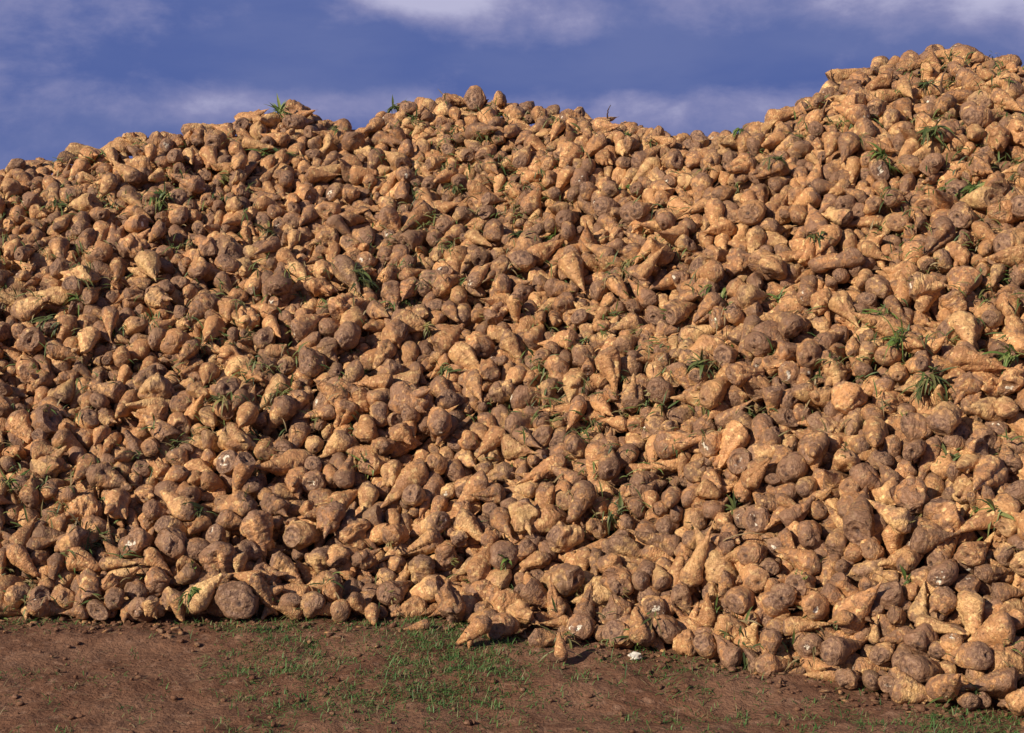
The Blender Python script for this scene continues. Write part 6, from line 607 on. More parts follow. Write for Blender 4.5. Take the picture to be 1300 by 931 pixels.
40,27,-222,3050,450,-12,-2,5,8,29,431,2813,468,6,-6,33,1,30,-581,3048,426,22,5,-2,3,34,-692,3041,418,-4,14,24,11,39,-165,3021,415,23,-4,3,14,24,-122,2945,389,18,-1,31,40,22,272,2707,333,-5,8,-4,25,24,871,2407,358,-28,-14,1,
8,29,-5,2800,296,-9,-3,-5,12,28,-357,2853,285,-3,24,-15,26,27,257,2677,305,5,6,23,13,24,-140,2786,271,2,15,26,14,27,-664,2819,240,-9,-2,2,16,25,-296,2735,206,23,-12,5,20,36,615,2302,209,18,-3,12,15,15,-760,2586,85,18,17,18,
0,25,415,2323,136,17,28,-2,3,35,92,2500,99,7,-8,31,4,37,648,2219,170,-15,4,20,24,21,-404,2546,52,25,-5,1,11,36,-401,2510,36,11,2,-31,37,42,-124,2462,17,-12,4,-10,28,29,546,2155,99,8,10,-19,15,16,139,2306,4,-16,-10,21,
27,21,592,2114,43,24,-5,-20,1,38,479,2129,18,22,11,-15,29,34,-301,3709,888,-19,-14,-21,26,22,-16,3625,884,-13,7,-15,14,20,984,3064,850,7,20,-22,1,25,-674,3667,867,1,-6,-9,16,16,-755,3579,793,-2,-24,5,7,36,-247,3537,779,10,-34,-2,
9,29,-1252,3517,771,-13,5,21,6,34,-1233,3481,738,-4,-13,6,17,29,757,2934,726,10,-17,-20,6,29,85,3290,689,-2,4,17,1,29,114,3137,568,26,8,3,3,36,501,2886,550,-8,-5,-16,15,28,-723,3108,464,4,-27,11,1,36,-18,2926,387,-19,5,16,
9,38,570,2625,419,-8,-8,1,13,25,614,2587,414,-20,4,25,0,42,451,2625,358,-1,-11,-35,31,28,-611,2873,302,16,-1,32,10,32,679,2268,216,-2,11,9,35,38,-670,2654,146,-18,-9,-26,2,45,237,2503,168,-7,5,-9,27,20,-338,2582,93,11,34,-3,
28,43,492,2256,124,-5,-16,-30,16,21,369,2293,91,-4,-10,-13,42,30,773,2067,86,14,10,18,19,31,1111,3113,924,20,8,2,1,26,-604,3770,932,-13,-2,4,7,31,-121,3678,899,14,8,12,10,32,-339,3527,764,-8,12,26,5,30,-863,3395,694,-15,-4,8,
1,42,-1183,3317,634,-18,6,-15,16,23,635,2730,501,-8,1,-14,4,31,904,2619,498,-15,-10,-20,6,35,161,2855,386,10,0,27,0,30,-411,2941,355,19,-6,-8,17,24,-511,2924,336,-12,20,-16,2,35,-534,2893,316,7,-15,-13,26,19,-569,2843,289,-1,30,-11,
15,18,-261,2826,272,-14,3,10,15,27,337,2555,266,31,10,-5,9,28,-672,2636,131,-8,6,20,21,35,1,2504,80,-10,-5,22,2,42,-815,2550,72,13,-8,23,14,21,498,2240,113,21,-10,19,25,32,791,2098,114,-19,-7,21,14,22,-545,2453,6,13,-14,22,
19,45,1076,1817,18,15,-4,-17,2,58,960,1872,19,18,3,-8,4,62,1081,1854,21,16,12,-25,3,56,1130,1877,24,21,-12,-20,5,46,750,1907,14,-10,-17,22,24,33,828,1914,11,-14,14,-20,25,41,983,1949,35,-3,12,9,35,34,1099,1971,84,-4,-7,-11,
5,38,873,2002,48,-20,-9,21,6,51,920,1981,59,18,-15,-2,9,48,944,1966,47,1,-11,27,11,42,1028,1989,69,9,10,12,20,61,1063,1980,107,22,2,-10,5,45,1164,1991,107,-29,12,11,11,44,1196,1990,127,-19,-1,-21,3,40,866,2025,58,16,-7,16,
40,34,882,2041,77,-11,-21,11,33,47,942,2026,103,5,7,26,9,44,1011,2043,120,10,9,30,27,36,1095,2056,149,-2,-9,-20,25,47,1170,2035,150,-15,-5,-16,36,45,819,2075,111,9,34,3,43,28,878,2063,94,34,11,6,30,47,932,2080,128,-3,-23,8,
33,49,1033,2059,152,0,21,-14,14,31,1081,2076,147,-4,-6,-16,8,38,1151,2082,171,28,2,-6,12,28,1208,2102,200,-4,10,20,33,54,852,2107,180,-13,1,0,30,37,906,2126,144,20,-11,-17,3,42,955,2130,163,11,1,25,2,38,1006,2136,175,-14,0,-16,
27,49,1062,2131,195,19,12,10,2,40,867,2171,218,-11,-3,4,26,33,960,2181,207,14,-5,20,27,40,1074,2160,216,23,-5,-18,8,39,1161,2169,237,27,-12,-5,4,52,1198,2166,246,-17,-5,8,10,50,1255,2172,259,-19,0,25,2,55,824,2191,237,5,-7,-31,
4,57,938,2226,243,31,11,10,6,44,999,2205,231,21,-11,-12,33,54,1050,2219,256,15,-16,-23,3,42,1138,2189,248,-13,-1,-2,42,36,1206,2215,271,22,0,-13,3,47,861,2257,266,-11,-4,-13,4,52,921,2233,276,12,-28,-6,32,47,983,2269,285,-12,6,14,
43,33,1039,2260,269,23,-9,8,10,42,1089,2263,295,4,-13,30,25,45,1148,2262,295,30,10,7,9,38,1231,2281,333,6,-20,-4,3,36,1282,2276,328,-9,-5,3,0,56,914,2298,317,-3,-19,-25,8,45,969,2351,328,-5,12,16,3,45,1013,2261,296,18,-4,1,
16,36,1076,2302,313,10,-22,-11,10,61,1128,2316,339,7,0,-32,9,33,1179,2329,337,13,2,10,16,25,1244,2324,352,-11,-1,-12,16,30,1319,2341,359,-5,15,31,11,40,915,2375,334,14,-8,28,11,40,1030,2342,338,-19,1,-26,16,29,1052,2360,346,11,8,16,
11,56,1175,2359,366,20,-16,-18,41,35,1240,2345,366,1,-20,12,7,42,1301,2379,392,15,7,-19,10,50,-1293,2411,18,-21,-11,-18,27,35,-1060,2415,10,18,-30,-6,10,47,-942,2435,20,15,-34,-3,14,33,890,2392,347,-10,2,21,4,35,943,2403,358,22,-9,-16,
5,37,1001,2400,367,13,-5,-33,36,47,1033,2391,377,16,28,5,1,50,1109,2428,400,-23,-1,28,14,36,1144,2425,408,-5,8,-5,6,49,1211,2417,413,2,8,24,10,48,1315,2400,420,19,1,-11,42,36,1358,2393,399,29,-4,-8,6,38,-1376,2466,12,20,27,-2,
11,38,-1314,2471,18,-13,5,-16,10,52,-1250,2464,19,-21,11,-8,11,40,923,2432,379,-1,10,8,9,38,955,2457,408,15,-3,14,18,51,1007,2464,413,-1,15,34,2,32,1149,2470,432,-2,11,17,15,41,1216,2456,440,-20,4,20,4,37,1259,2455,454,7,2,32,
11,48,-1311,2509,23,23,-3,-4,9,42,-1160,2500,29,10,1,-34,10,43,-1123,2500,26,11,3,-29,0,51,-1022,2482,47,19,-10,-14,7,58,-964,2449,40,15,-3,35,11,51,966,2488,434,0,8,21,12,33,1069,2502,449,28,-8,-14,1,36,1126,2492,455,11,6,23,
1,40,1165,2462,442,21,-1,1,4,46,1257,2480,483,9,6,14,9,29,1300,2497,481,-3,-9,-15,25,31,1376,2512,502,-15,-8,-20,4,38,-1288,2551,54,16,20,11,18,58,-1241,2546,67,-9,-5,11,42,42,-1189,2530,59,18,6,6,0,51,-1151,2569,75,-13,16,-12,
31,45,-946,2505,70,-31,-5,12,3,55,988,2524,470,13,-10,-22,1,35,1050,2524,463,-10,11,-6,11,46,1110,2554,499,23,3,-12,2,47,1163,2542,509,8,-9,-33,38,45,1271,2516,504,-1,13,3,31,41,1317,2521,511,19,-26,9,8,49,1394,2552,545,-6,0,-5,
17,36,-1413,2555,49,10,-3,-34,28,31,-1368,2585,74,5,-8,-31,5,43,-1300,2602,91,-16,14,-19,10,46,-1043,2565,94,1,35,9,1,42,1016,2557,484,-10,-4,-6,8,50,1076,2564,507,3,9,8,7,34,1137,2596,535,13,-35,3,8,50,1179,2583,546,17,10,8,
41,44,1216,2532,531,-13,-8,25,4,59,1316,2574,561,-6,5,-4,36,52,1376,2597,576,5,-13,-11,16,41,-1452,2647,125,-12,26,-12,7,38,-1360,2611,89,12,11,-30,23,47,-1297,2630,118,-10,4,-6,5,52,-1156,2625,126,-11,6,0,26,46,-1093,2581,122,9,-7,-32,
10,51,1076,2630,553,-18,15,19,6,50,1135,2638,572,12,-12,19,25,50,1256,2652,613,16,-5,-23,2,44,1327,2652,610,25,-10,-1,2,49,1386,2624,598,9,-7,-16,21,42,1427,2643,612,-2,-7,-12,5,47,-1460,2665,144,0,17,5,4,43,-1401,2647,132,-1,2,-6,
11,36,-1360,2696,165,1,10,25,2,51,-1266,2683,162,-14,11,18,5,49,-1192,2686,159,4,11,31,0,46,-1155,2674,152,9,-9,34,37,45,-1071,2692,185,15,-1,17,5,61,-1045,2671,167,-13,-1,-10,2,62,978,2592,581,8,33,3,9,42,1072,2679,620,10,25,-13,
6,38,1144,2662,591,-13,9,20,7,54,1159,2682,626,-10,-17,8,6,46,1254,2688,642,17,9,-13,19,59,1416,2674,649,13,-34,0,0,49,-1507,2721,187,12,-9,23,8,48,-1419,2711,176,7,10,32,30,51,-1342,2722,182,25,-5,0,7,38,-1284,2733,187,-7,24,-17,
7,48,-1245,2728,188,-8,5,2,4,52,-1130,2714,184,13,14,13,25,38,1037,2731,634,-7,-13,-17,22,56,1154,2715,655,13,21,-18,13,37,1293,2752,685,-23,2,24,2,46,1440,2725,673,-3,8,14,33,49,-1451,2747,210,3,26,-17,7,35,-1312,2772,228,-21,-10,-21,
39,62,-1208,2770,224,-12,12,23,32,54,-1125,2748,217,8,-28,0,40,50,-1082,2747,207,-11,4,-9,8,44,1149,2771,685,12,-5,-26,40,36,1184,2756,688,28,13,-6,10,35,1264,2758,691,-8,-9,-10,8,46,1294,2768,711,20,11,15,25,31,1374,2776,710,-19,4,17,
8,38,1438,2778,718,19,-6,13,21,34,-1512,2804,244,1,22,-3,7,56,-1456,2807,255,-17,5,-20,24,50,-1380,2807,259,-23,-3,-25,22,39,-1329,2799,248,15,26,-1,9,45,-1164,2797,242,6,3,35,29,45,-1084,2838,258,-15,-15,13,9,45,1108,2837,727,27,-13,2,
11,50,1205,2761,710,-11,-9,14,34,43,1303,2807,746,-10,4,11,10,44,1434,2826,750,-21,-30,-3,8,49,-1498,2876,310,-4,9,19,13,30,-1442,2875,291,-8,8,3,7,43,-1392,2868,299,4,-12,-11,26,35,-1211,2851,274,13,-10,27,7,53,-1044,2860,268,15,2,-20,
7,40,1059,2829,734,-18,31,4,10,58,1104,2843,760,22,-3,-18,28,31,1241,2839,754,1,26,-20,10,52,1289,2870,798,-14,11,12,18,46,1380,2850,769,-6,7,6,9,49,1475,2869,763,-10,8,19,10,45,1528,2861,770,-11,7,12,14,28,-1564,2895,308,18,-12,8,
3,34,-1474,2902,314,13,10,-24,10,44,-1355,2923,327,21,-1,-1,11,53,-1298,2904,313,10,12,18,9,46,-1255,2916,320,-8,12,5,22,44,-1059,2883,306,-1,2,-26,3,53,1109,2876,765,1,10,2,5,51,1200,2864,782,-13,13,5,17,29,1256,2913,803,3,-22,9,
9,59,1314,2903,813,-12,10,14,21,46,1393,2887,791,1,-23,29,31,43,1424,2930,828,4,9,29,43,35,1497,2892,787,8,-28,5,29,49,-1573,2959,355,19,3,-15,1,48,-1433,2960,354,-3,9,12,2,52,-1380,2943,339,8,8,20,3,51,-1311,2962,356,7,6,28,
2,41,-1261,2967,345,-15,1,20,0,40,-1196,2955,342,-23,3,25,17,36,-1166,2936,327,-7,-13,-24,5,37,1326,2975,851,-14,-1,19,12,37,-1495,2995,375,8,6,34,5,39,-1383,3001,386,19,8,-14,6,32,-1330,3008,381,12,35,-2,27,31,-1297,3006,381,24,-11,-16,
3,42,-1232,2998,374,-7,22,-12,30,61,1120,2999,865,13,25,-14,8,39,1219,3004,864,-16,-7,18,3,37,1279,3009,879,25,-15,-8,38,45,1404,2986,868,18,27,-7,6,41,-1581,3060,420,-7,8,7,8,62,-1550,3087,451,-14,7,-2,0,40,-1477,3010,387,0,9,15,
5,52,-1300,3068,431,-2,-8,-17,2,60,-1218,3044,410,25,11,6,10,41,1149,3067,894,-7,10,2,3,47,1230,3033,889,23,3,-6,7,56,1565,3051,873,17,-9,20,20,41,-1608,3103,458,1,-9,-26,17,33,-1507,3035,400,-11,5,1,14,28,-1412,3050,433,16,-2,-34,
8,46,-1362,3082,436,11,-8,32,33,34,-1263,3085,445,2,-28,22,0,44,-1250,3103,460,8,-26,18,25,32,-1195,3107,458,12,-24,15,0,57,-1163,3089,465,-13,4,3,9,47,1311,3122,917,23,-1,26,2,58,-1620,3163,502,8,26,-18,0,40,-1431,3142,476,-13,-7,-6,
4,48,-1378,3121,471,-8,-12,7,1,56,-1276,3096,492,-8,-7,-32,41,33,-1196,3122,477,20,-9,-5,11,45,1178,3140,946,-8,5,10,16,29,1242,3121,935,14,-1,18,0,59,1294,3164,949,-13,-10,25,5,48,-1554,3218,516,-17,-1,17,25,42,-1525,3149,494,-7,8,11,
17,29,-1446,3140,488,15,-4,15,3,46,1181,3198,981,-12,-1,12,1,41,1229,3162,953,-2,11,12,32,40,-1448,3160,503,20,-2,-16,3,42,-1428,3250,554,13,32,-2,10,42,-1413,3109,455,9,-4,-28,8,35,-1295,3222,532,13,-24,-5,40,36,-1252,3183,536,21,15,-7,
4,42,1165,3236,1009,-13,3,-3,29,33,-1665,3248,543,-1,-15,36,11,62,-1591,3261,566,12,-9,-14,6,59,-1450,3261,576,8,1,29,33,62,-1352,3203,553,-19,2,23,5,44,-1264,3281,582,1,23,-15,24,50,-1212,3273,591,11,9,32,38,62,1270,3308,975,-14,27,-9,
42,41,-1670,3320,585,18,0,-13,22,51,-1562,3317,601,5,-10,-18,0,49,-1445,3316,602,-7,-7,-6,3,57,-1399,3304,593,-10,9,16,20,41,-1361,3299,600,-22,-6,-23,11,57,-1279,3296,611,17,-2,-22,2,36,-1647,3379,621,28,5,4,7,53,-1282,3352,640,-2,-7,-21,
31,36,-1664,3397,646,3,3,20,4,59,-1540,3413,664,15,-30,3,8,45,-1435,3417,670,30,-14,-3,38,42,-1388,3395,669,9,-11,-16,26,50,-1307,3392,676,-17,-3,-20,1,38,-1715,3425,660,-12,-8,-16,4,57,-1617,3426,665,18,-5,-10,6,51,-1467,3467,703,-4,-11,-33,
30,46,-1345,3417,713,18,7,7,2,41,-1750,3504,702,-23,9,20,6,42,-1713,3495,691,13,22,1,1,48,-1606,3483,699,12,-28,-9,26,34,-1544,3489,711,3,-8,-21,36,48,-1473,3516,738,-3,-10,-21,1,47,-1386,3483,726,-10,2,-8,14,36,-1355,3513,758,5,-8,-22,
3,40,-1282,3496,750,28,6,12,3,58,-1743,3525,732,-7,-12,1,1,42,-1642,3557,737,-13,-2,-26,0,62,-1577,3569,753,-16,-4,15,11,52,-1407,3533,759,8,-7,31,28,49,1720,3628,688,-17,-8,-24,1,48,1809,3712,602,-12,9,17,8,60,1769,3775,592,-17,10,-23,
7,52,1948,4048,382,1,15,36,4,46,2036,4176,272,-17,9,-27,1,53,-1995,4227,480,17,-24,-11,5,32,856,1892,9,17,-5,-12,7,49,909,1828,17,20,-17,4,20,44,982,1839,19,-24,23,-6,6,40,1047,1890,43,14,-5,19,10,42,1150,1843,14,-16,2,-33,
1,46,776,1916,20,15,-31,7,6,46,799,1928,25,-13,1,-23,4,47,858,1924,25,14,-6,-23,10,49,923,1873,38,-23,-25,-6,1,55,1008,1876,31,-27,-9,-9,30,39,1116,1891,48,-15,-4,-14,7,50,867,1969,40,-5,12,-1,2,47,1011,1940,51,-16,2,-2,
3,46,1080,1931,58,9,-28,8,24,34,1166,1938,75,-23,10,14,0,60,831,2000,48,28,14,7,0,49,939,1930,46,19,-9,15,3,51,1035,1930,65,7,-5,-36,4,43,1132,1947,89,16,-8,2,3,43,1185,1960,106,2,25,-8,32,41,808,2019,50,-3,27,20,
42,31,896,1990,77,-10,-9,18,3,54,977,1992,88,-20,-1,27,17,31,1027,2024,91,0,-9,-17,6,48,1056,2014,132,19,0,-13,6,46,1140,2053,157,-17,6,21,18,36,1185,2070,172,-4,-10,-19,6,50,841,2024,76,15,-8,10,13,36,866,2098,118,10,8,18,
0,37,897,2095,120,12,3,23,6,51,967,2048,126,1,-10,-6,10,62,1088,1998,152,19,-2,15,8,61,1112,2097,184,4,-16,33,11,56,1182,2103,208,11,-2,-26,3,40,1223,2043,157,10,28,-11,8,38,825,2123,157,-15,9,-24,4,53,893,2043,111,10,25,-8,
2,50,1002,2073,163,27,1,-17,11,46,1023,2116,176,-14,5,-16,7,35,1085,2145,210,3,12,2,10,48,1148,2082,208,-6,3,4,1,54,1221,2111,223,-12,-7,8,10,44,903,2147,166,11,-14,-19,17,27,930,2159,173,2,-8,-29,4,31,958,2108,156,17,-8,-12,
36,39,1035,2160,217,10,4,-6,3,43,1122,2141,206,12,-29,-5,1,45,1253,2110,227,-14,-1,4,11,46,904,2241,237,0,8,23,10,45,908,2181,218,12,-23,-12,3,42,986,2225,242,10,-6,31,6,61,1081,2207,283,-18,0,-2,7,43,1119,2227,277,29,-7,-12,
0,62,1226,2232,298,14,-8,22,10,42,908,2289,291,1,-18,-10,22,41,969,2245,260,-11,-7,-5,20,43,1045,2239,293,10,13,-16,32,51,1164,2200,277,25,-2,-3,3,57,1189,2259,320,-4,14,17,4,58,1335,2271,325,16,2,-19,5,53,1022,2313,318,9,17,-26,
3,46,1072,2282,303,-19,1,19,3,33,1133,2272,305,-6,4,-1,7,33,1174,2345,348,-8,13,-10,19,38,1213,2310,347,2,12,15,10,45,1322,2313,356,20,-14,-11,14,35,945,2370,329,12,23,-15,36,43,1005,2341,328,14,-2,-19,2,35,1062,2376,366,12,8,22,
2,55,1114,2361,370,-4,9,1,27,37,1182,2339,371,16,-11,-12,1,45,1237,2367,387,8,-11,-34,8,54,1314,2359,377,17,-5,18,10,43,-1323,2438,14,5,16,11,5,41,-1233,2405,12,-16,15,-1,9,43,-1127,2396,13,14,-6,-28,20,35,-1103,2418,20,-12,10,20,
3,43,-1034,2423,13,-17,1,32,1,40,-951,2391,12,12,13,9,3,45,973,2437,389,18,-13,-20,2,43,1055,2420,394,-18,5,-12,4,51,1084,2360,381,13,-35,-5,3,38,1126,2410,409,23,-3,-4,28,34,1200,2378,378,17,6,18,24,35,1328,2380,406,15,-21,-3,
10,52,-1200,2435,24,16,2,-23,8,39,-1167,2458,12,-21,-27,-5,1,47,-1093,2446,14,17,12,11,24,31,-1036,2454,24,-26,-19,3,10,45,-985,2373,15,15,10,9,20,44,948,2390,386,-14,-5,23,7,52,1033,2433,410,18,-5,-8,26,23,1130,2480,435,-4,9,13,
24,35,1236,2422,420,12,29,0,13,33,1287,2448,443,4,10,28,1,49,1309,2447,450,32,-12,-6,5,49,-1412,2494,15,17,9,14,41,42,-1348,2485,19,-12,5,31,36,46,-1224,2503,32,-15,-22,3,4,39,-1186,2470,23,5,-10,-31,38,57,-1100,2489,50,8,-6,-13,
9,49,-1007,2503,73,9,16,9,1,55,1001,2377,384,-13,2,8,7,43,1028,2477,436,12,6,-21,0,34,1056,2510,454,24,9,-7,33,35,1155,2485,465,-12,-3,-8,7,44,1179,2512,481,-12,-1,-2,42,34,1346,2452,460,15,30,-2,37,38,1363,2480,477,19,3,5,
26,46,-1399,2502,42,15,-6,-8,26,46,-1276,2487,39,-4,10,11,2,36,-1088,2541,57,0,-9,-15,35,46,-1009,2459,24,17,-1,0,5,52,-1000,2532,86,-7,-11,-30,32,55,935,2499,469,7,-6,-32,10,50,1054,2455,439,13,-25,-11,31,46,1075,2421,424,19,-9,-11,
1,54,1240,2529,505,-21,-5,25,7,41,1209,2461,461,-9,20,23,5,35,1385,2491,482,-4,12,24,7,52,1421,2528,529,3,-25,10,9,35,-1431,2578,64,24,14,-3,2,37,-1394,2556,61,-11,1,-3,8,51,-1337,2567,70,-11,-7,0,7,41,-1251,2649,131,9,11,20,
7,41,-1207,2551,80,12,12,27,9,38,-1104,2580,94,-7,10,13,29,45,-1067,2543,80,-9,-4,2,4,45,-985,2570,106,12,30,-8,13,32,1016,2532,477,11,27,13,11,40,1090,2602,525,-9,-1,1,29,42,1115,2534,513,-10,7,14,23,40,1215,2593,558,22,0,0,
24,34,1266,2585,562,-2,-29,17,13,35,1372,2560,540,-7,8,4,22,48,-1473,2588,69,14,-3,21,30,48,-1359,2642,116,3,-26,20,40,34,-1253,2604,95,16,-12,-7,36,33,-1180,2618,106,1,-7,-24,7,38,-1012,2596,120,-20,-14,11,42,44,1026,2609,538,14,3,30,
7,47,1053,2582,512,-9,-5,-11,0,48,1114,2609,541,30,11,10,16,31,1191,2662,597,11,-7,-20,3,39,1245,2595,562,6,-6,34,31,62,1281,2638,641,-6,14,24,37,43,1437,2613,579,-9,4,1,5,56,-1394,2600,107,-18,-21,4,3,61,-1328,2656,135,1,10,18,
7,38,-1219,2625,105,6,-8,-25,25,37,-1211,2677,148,28,-11,-1,28,41,-1184,2623,134,12,8,29,8,50,-1124,2645,153,6,-1,-21,27,43,-1052,2608,141,7,4,18,4,44,1020,2635,560,14,7,-12,27,41,1068,2663,576,-27,2,25,0,41,1212,2648,602,-8,-15,-10,
20,48,1235,2620,591,12,-33,-7,6,62,1322,2691,655,-17,-8,27,6,47,1397,2720,677,7,3,-23,15,39,-1464,2692,177,30,12,4,1,39,-1451,2702,166,1,21,-4,28,43,-1414,2737,207,15,4,-34,6,51,-1303,2661,171,-2,-27,24,3,47,-1214,2721,189,16,6,26,
7,54,-1100,2676,195,9,-4,-35,3,39,-1027,2729,192,-17,7,16,22,47,-1005,2652,172,1,23,-19,8,45,1013,2672,593,7,-2,-12,10,39,1094,2712,625,15,6,-32,8,48,1132,2753,668,-13,22,16,13,27,1227,2730,662,0,-9,-28,26,35,1271,2723,661,18,-14,-17,
42,39,1352,2717,694,21,-7,-7,6,39,1471,2716,672,9,0,36,9,34,-1552,2728,172,-5,-6,-4,4,41,-1426,2632,138,11,-35,1,0,57,-1387,2711,183,-10,3,-2,23,43,-1319,2742,199,9,-5,-23,5,62,-1262,2733,230,-5,9,3,10,36,-1187,2702,193,24,2,10,
6,62,-1136,2690,211,-26,7,20,7,43,1020,2732,648,-11,12,4,21,34,1088,2706,651,17,-3,0,20,47,1109,2781,691,-6,0,-29,9,45,1114,2727,669,-3,-4,-16,21,38,1194,2692,654,-10,-4,-12,28,35,1378,2788,723,-15,-1,-21,1,38,1402,2741,694,2,9,2,
15,29,-1512,2838,272,-15,-4,13,8,43,-1467,2824,275,-14,15,-7,37,44,-1289,2788,242,-10,-8,24,1,47,-1238,2788,257,-21,-5,-13,6,40,-1199,2828,256,15,-3,-17,29,62,-1065,2748,251,23,1,7,1,59,1013,2749,691,-17,10,-5,0,62,1049,2729,673,8,-3,34,
4,37,1151,2797,707,-6,9,-11,9,44,1231,2793,722,-9,4,-4,34,46,1310,2761,741,-11,14,-20,4,46,1360,2810,738,-5,-10,-28,33,34,1472,2778,719,23,-4,5,3,55,-1516,2849,295,4,-17,26,6,40,-1435,2850,277,-6,-7,-15,17,25,-1395,2859,283,-9,-14,4,
39,45,-1321,2836,273,17,4,-10,18,55,-1252,2833,293,25,23,2,9,50,-1132,2847,264,13,2,27,6,29,-1129,2877,291,0,7,-7,6,45,1067,2829,708,3,-11,34,8,46,1157,2838,746,10,-13,-13,33,37,1288,2845,774,11,-4,-17,1,51,1395,2782,751,-6,6,16,
4,42,1470,2831,753,-19,26,2,6,59,-1463,2920,330,-12,-6,9,10,42,-1399,2770,230,13,-35,2,6,51,-1355,2866,293,-8,-5,2,29,34,-1329,2918,321,13,33,2,6,43,-1234,2900,313,-2,-11,-23,6,47,-1203,2892,307,23,-1,1,3,48,-1145,2863,304,27,-6,-5,
0,50,-1090,2875,325,-13,3,1,40,33,1044,2816,714,3,3,32,24,40,1144,2898,788,-15,9,3,3,52,1186,2907,803,20,14,-12,26,46,1250,2854,792,17,4,6,9,51,1323,2870,789,-4,22,-13,4,48,1399,2914,813,-14,12,15,20,41,-1568,2922,331,2,-22,19,
33,41,-1438,2920,349,7,9,27,29,47,-1385,2905,341,-14,13,-23,2,30,-1269,2922,341,-13,-8,-5,4,44,-1230,2951,351,1,9,-2,25,39,1155,2930,808,11,11,12,0,39,1201,2937,810,6,8,18,33,49,1229,2954,851,7,-15,24,11,42,1303,2989,865,3,-17,-30,
3,52,1325,2941,834,14,3,-26,4,52,1462,2932,838,10,-4,-23,24,34,1458,2914,803,7,7,35,33,47,1554,2917,824,0,9,36,5,45,-1556,2978,376,-19,-4,-9,25,33,-1513,2984,378,-9,7,13,2,42,-1477,2979,377,31,-12,0,19,53,-1429,2994,403,-12,-13,27,
6,62,-1315,2912,349,-4,-14,-1,10,46,-1246,2977,366,-10,-10,11,34,41,-1161,2961,348,-6,-26,17,4,45,1099,2883,816,-3,-5,-8,11,42,1044,2852,755,5,-12,-31,18,38,1150,2979,858,18,-27,-2,1,51,1303,3015,885,-16,-6,-4,9,57,1380,3009,872,-6,9,0,
9,44,1439,2988,856,-10,2,32,7,56,-1592,3014,406,3,14,27,16,38,-1520,3082,439,23,2,-5,11,51,-1465,3056,425,17,10,-13,4,58,-1264,3037,418,7,11,31,11,58,-1110,2992,404,19,5,-25,10,60,1260,3015,901,15,-25,-8,4,53,1355,3097,904,23,-23,8,
3,47,1496,3033,882,20,-11,-15,13,34,-1669,3059,409,-7,8,11,15,25,-1435,3115,453,-8,7,19,24,37,-1365,3049,435,9,9,-31,1,45,-1321,3096,463,11,-15,-9,16,26,-1215,3091,461,2,26,-15,0,43,-1209,3099,445,-22,-2,-27,2,37,1124,3070,889,11,-5,35,
5,58,1207,3110,938,28,14,10,37,47,1500,3093,884,15,-27,5,11,43,-1653,3065,416,29,-11,-7,37,40,-1563,3155,484,4,-10,-2,11,43,-1505,3095,470,-6,10,1,20,41,-1481,3144,505,-12,7,-31,5,45,-1344,3120,481,14,-6,31,3,43,-1308,3121,485,-23,24,-5,
31,47,-1184,3009,418,-11,-1,7,17,41,1280,3115,931,-18,-1,-7,1,45,-1556,3176,496,-22,-4,-12,4,46,-1136,3095,487,18,3,0,1,46,1142,3172,965,-24,29,-1,7,62,1198,3164,982,-8,15,27,16,30,-1634,3249,538,8,-2,-31,4,62,-1489,3191,528,15,-20,-1,
1,52,-1397,3149,518,27,11,7,9,40,-1355,3150,494,-9,5,-8,1,56,-1668,3271,574,-18,6,-27,8,40,-1614,3240,531,6,-28,15,10,59,-1470,3222,559,9,-11,-12,3,53,-1271,3224,558,14,-28,8,10,52,-1719,3338,597,24,-9,4,36,45,-1563,3284,574,-14,11,-21,
0,50,-1492,3300,598,26,4,7,6,52,-1325,3242,578,-17,15,-2,7,39,-1284,3258,587,-19,-4,-31,22,45,-1693,3388,630,23,7,4,0,57,-1652,3330,611,-13,-5,6,37,42,-1467,3391,649,15,6,-21,4,55,-1394,3317,632,1,-13,4,40,48,-1334,3286,620,-4,-7,-5,
16,39,-1729,3378,640,-29,-13,11,23,46,-1617,3366,623,28,-7,-1,12,34,-1508,3395,662,9,9,31,3,41,-1341,3415,684,-14,10,-16,4,38,-1728,3465,677,-9,-14,9,26,37,-1563,3454,679,-14,-9,-5,18,39,-1517,3442,678,14,20,2,12,33,-1415,3441,709,11,7,28,
9,62,-1260,3387,692,-17,-3,-31,11,40,1737,3491,755,7,5,-15,28,34,-1726,3482,705,6,12,31,0,49,-1620,3516,729,12,26,-16,0,38,-1590,3440,687,19,3,-27,11,43,-1514,3491,716,-3,-7,-21,11,46,-1401,3503,737,-9,7,-1,1,44,-1344,3455,736,2,-20,-6,
39,44,-1302,3430,703,-2,7,14,36,61,1796,3568,703,-14,36,-5,11,51,-1805,3549,718,-15,-1,14,6,56,-1699,3522,735,16,10,4,32,44,-1671,3551,742,6,-5,32,5,42,-1591,3502,723,19,13,-11,2,53,-1529,3502,746,19,-4,-10,9,54,-1456,3567,762,17,3,3,
33,48,-1349,3565,791,-26,-15,6,21,45,-1327,3538,780,12,7,-10,11,50,-1676,3629,750,12,4,29,11,59,-1400,3619,798,-16,-9,24,20,49,-1892,3738,716,16,30,-6,32,52,1816,3834,548,-2,22,-3,5,42,1132,1923,61,-13,-3,13,12,26,1208,2022,138,19,0,16,
43,44,787,1982,28,-21,-11,0,8,41,979,1976,61,-11,7,-16,9,42,1116,1985,101,1,10,21,6,62,782,1967,61,-12,-9,-30,2,29,988,2024,100,-21,10,19,14,28,1168,2066,184,12,-8,-34,11,39,803,2022,74,-13,-2,27,1,32,873,2082,116,0,-7,-31,
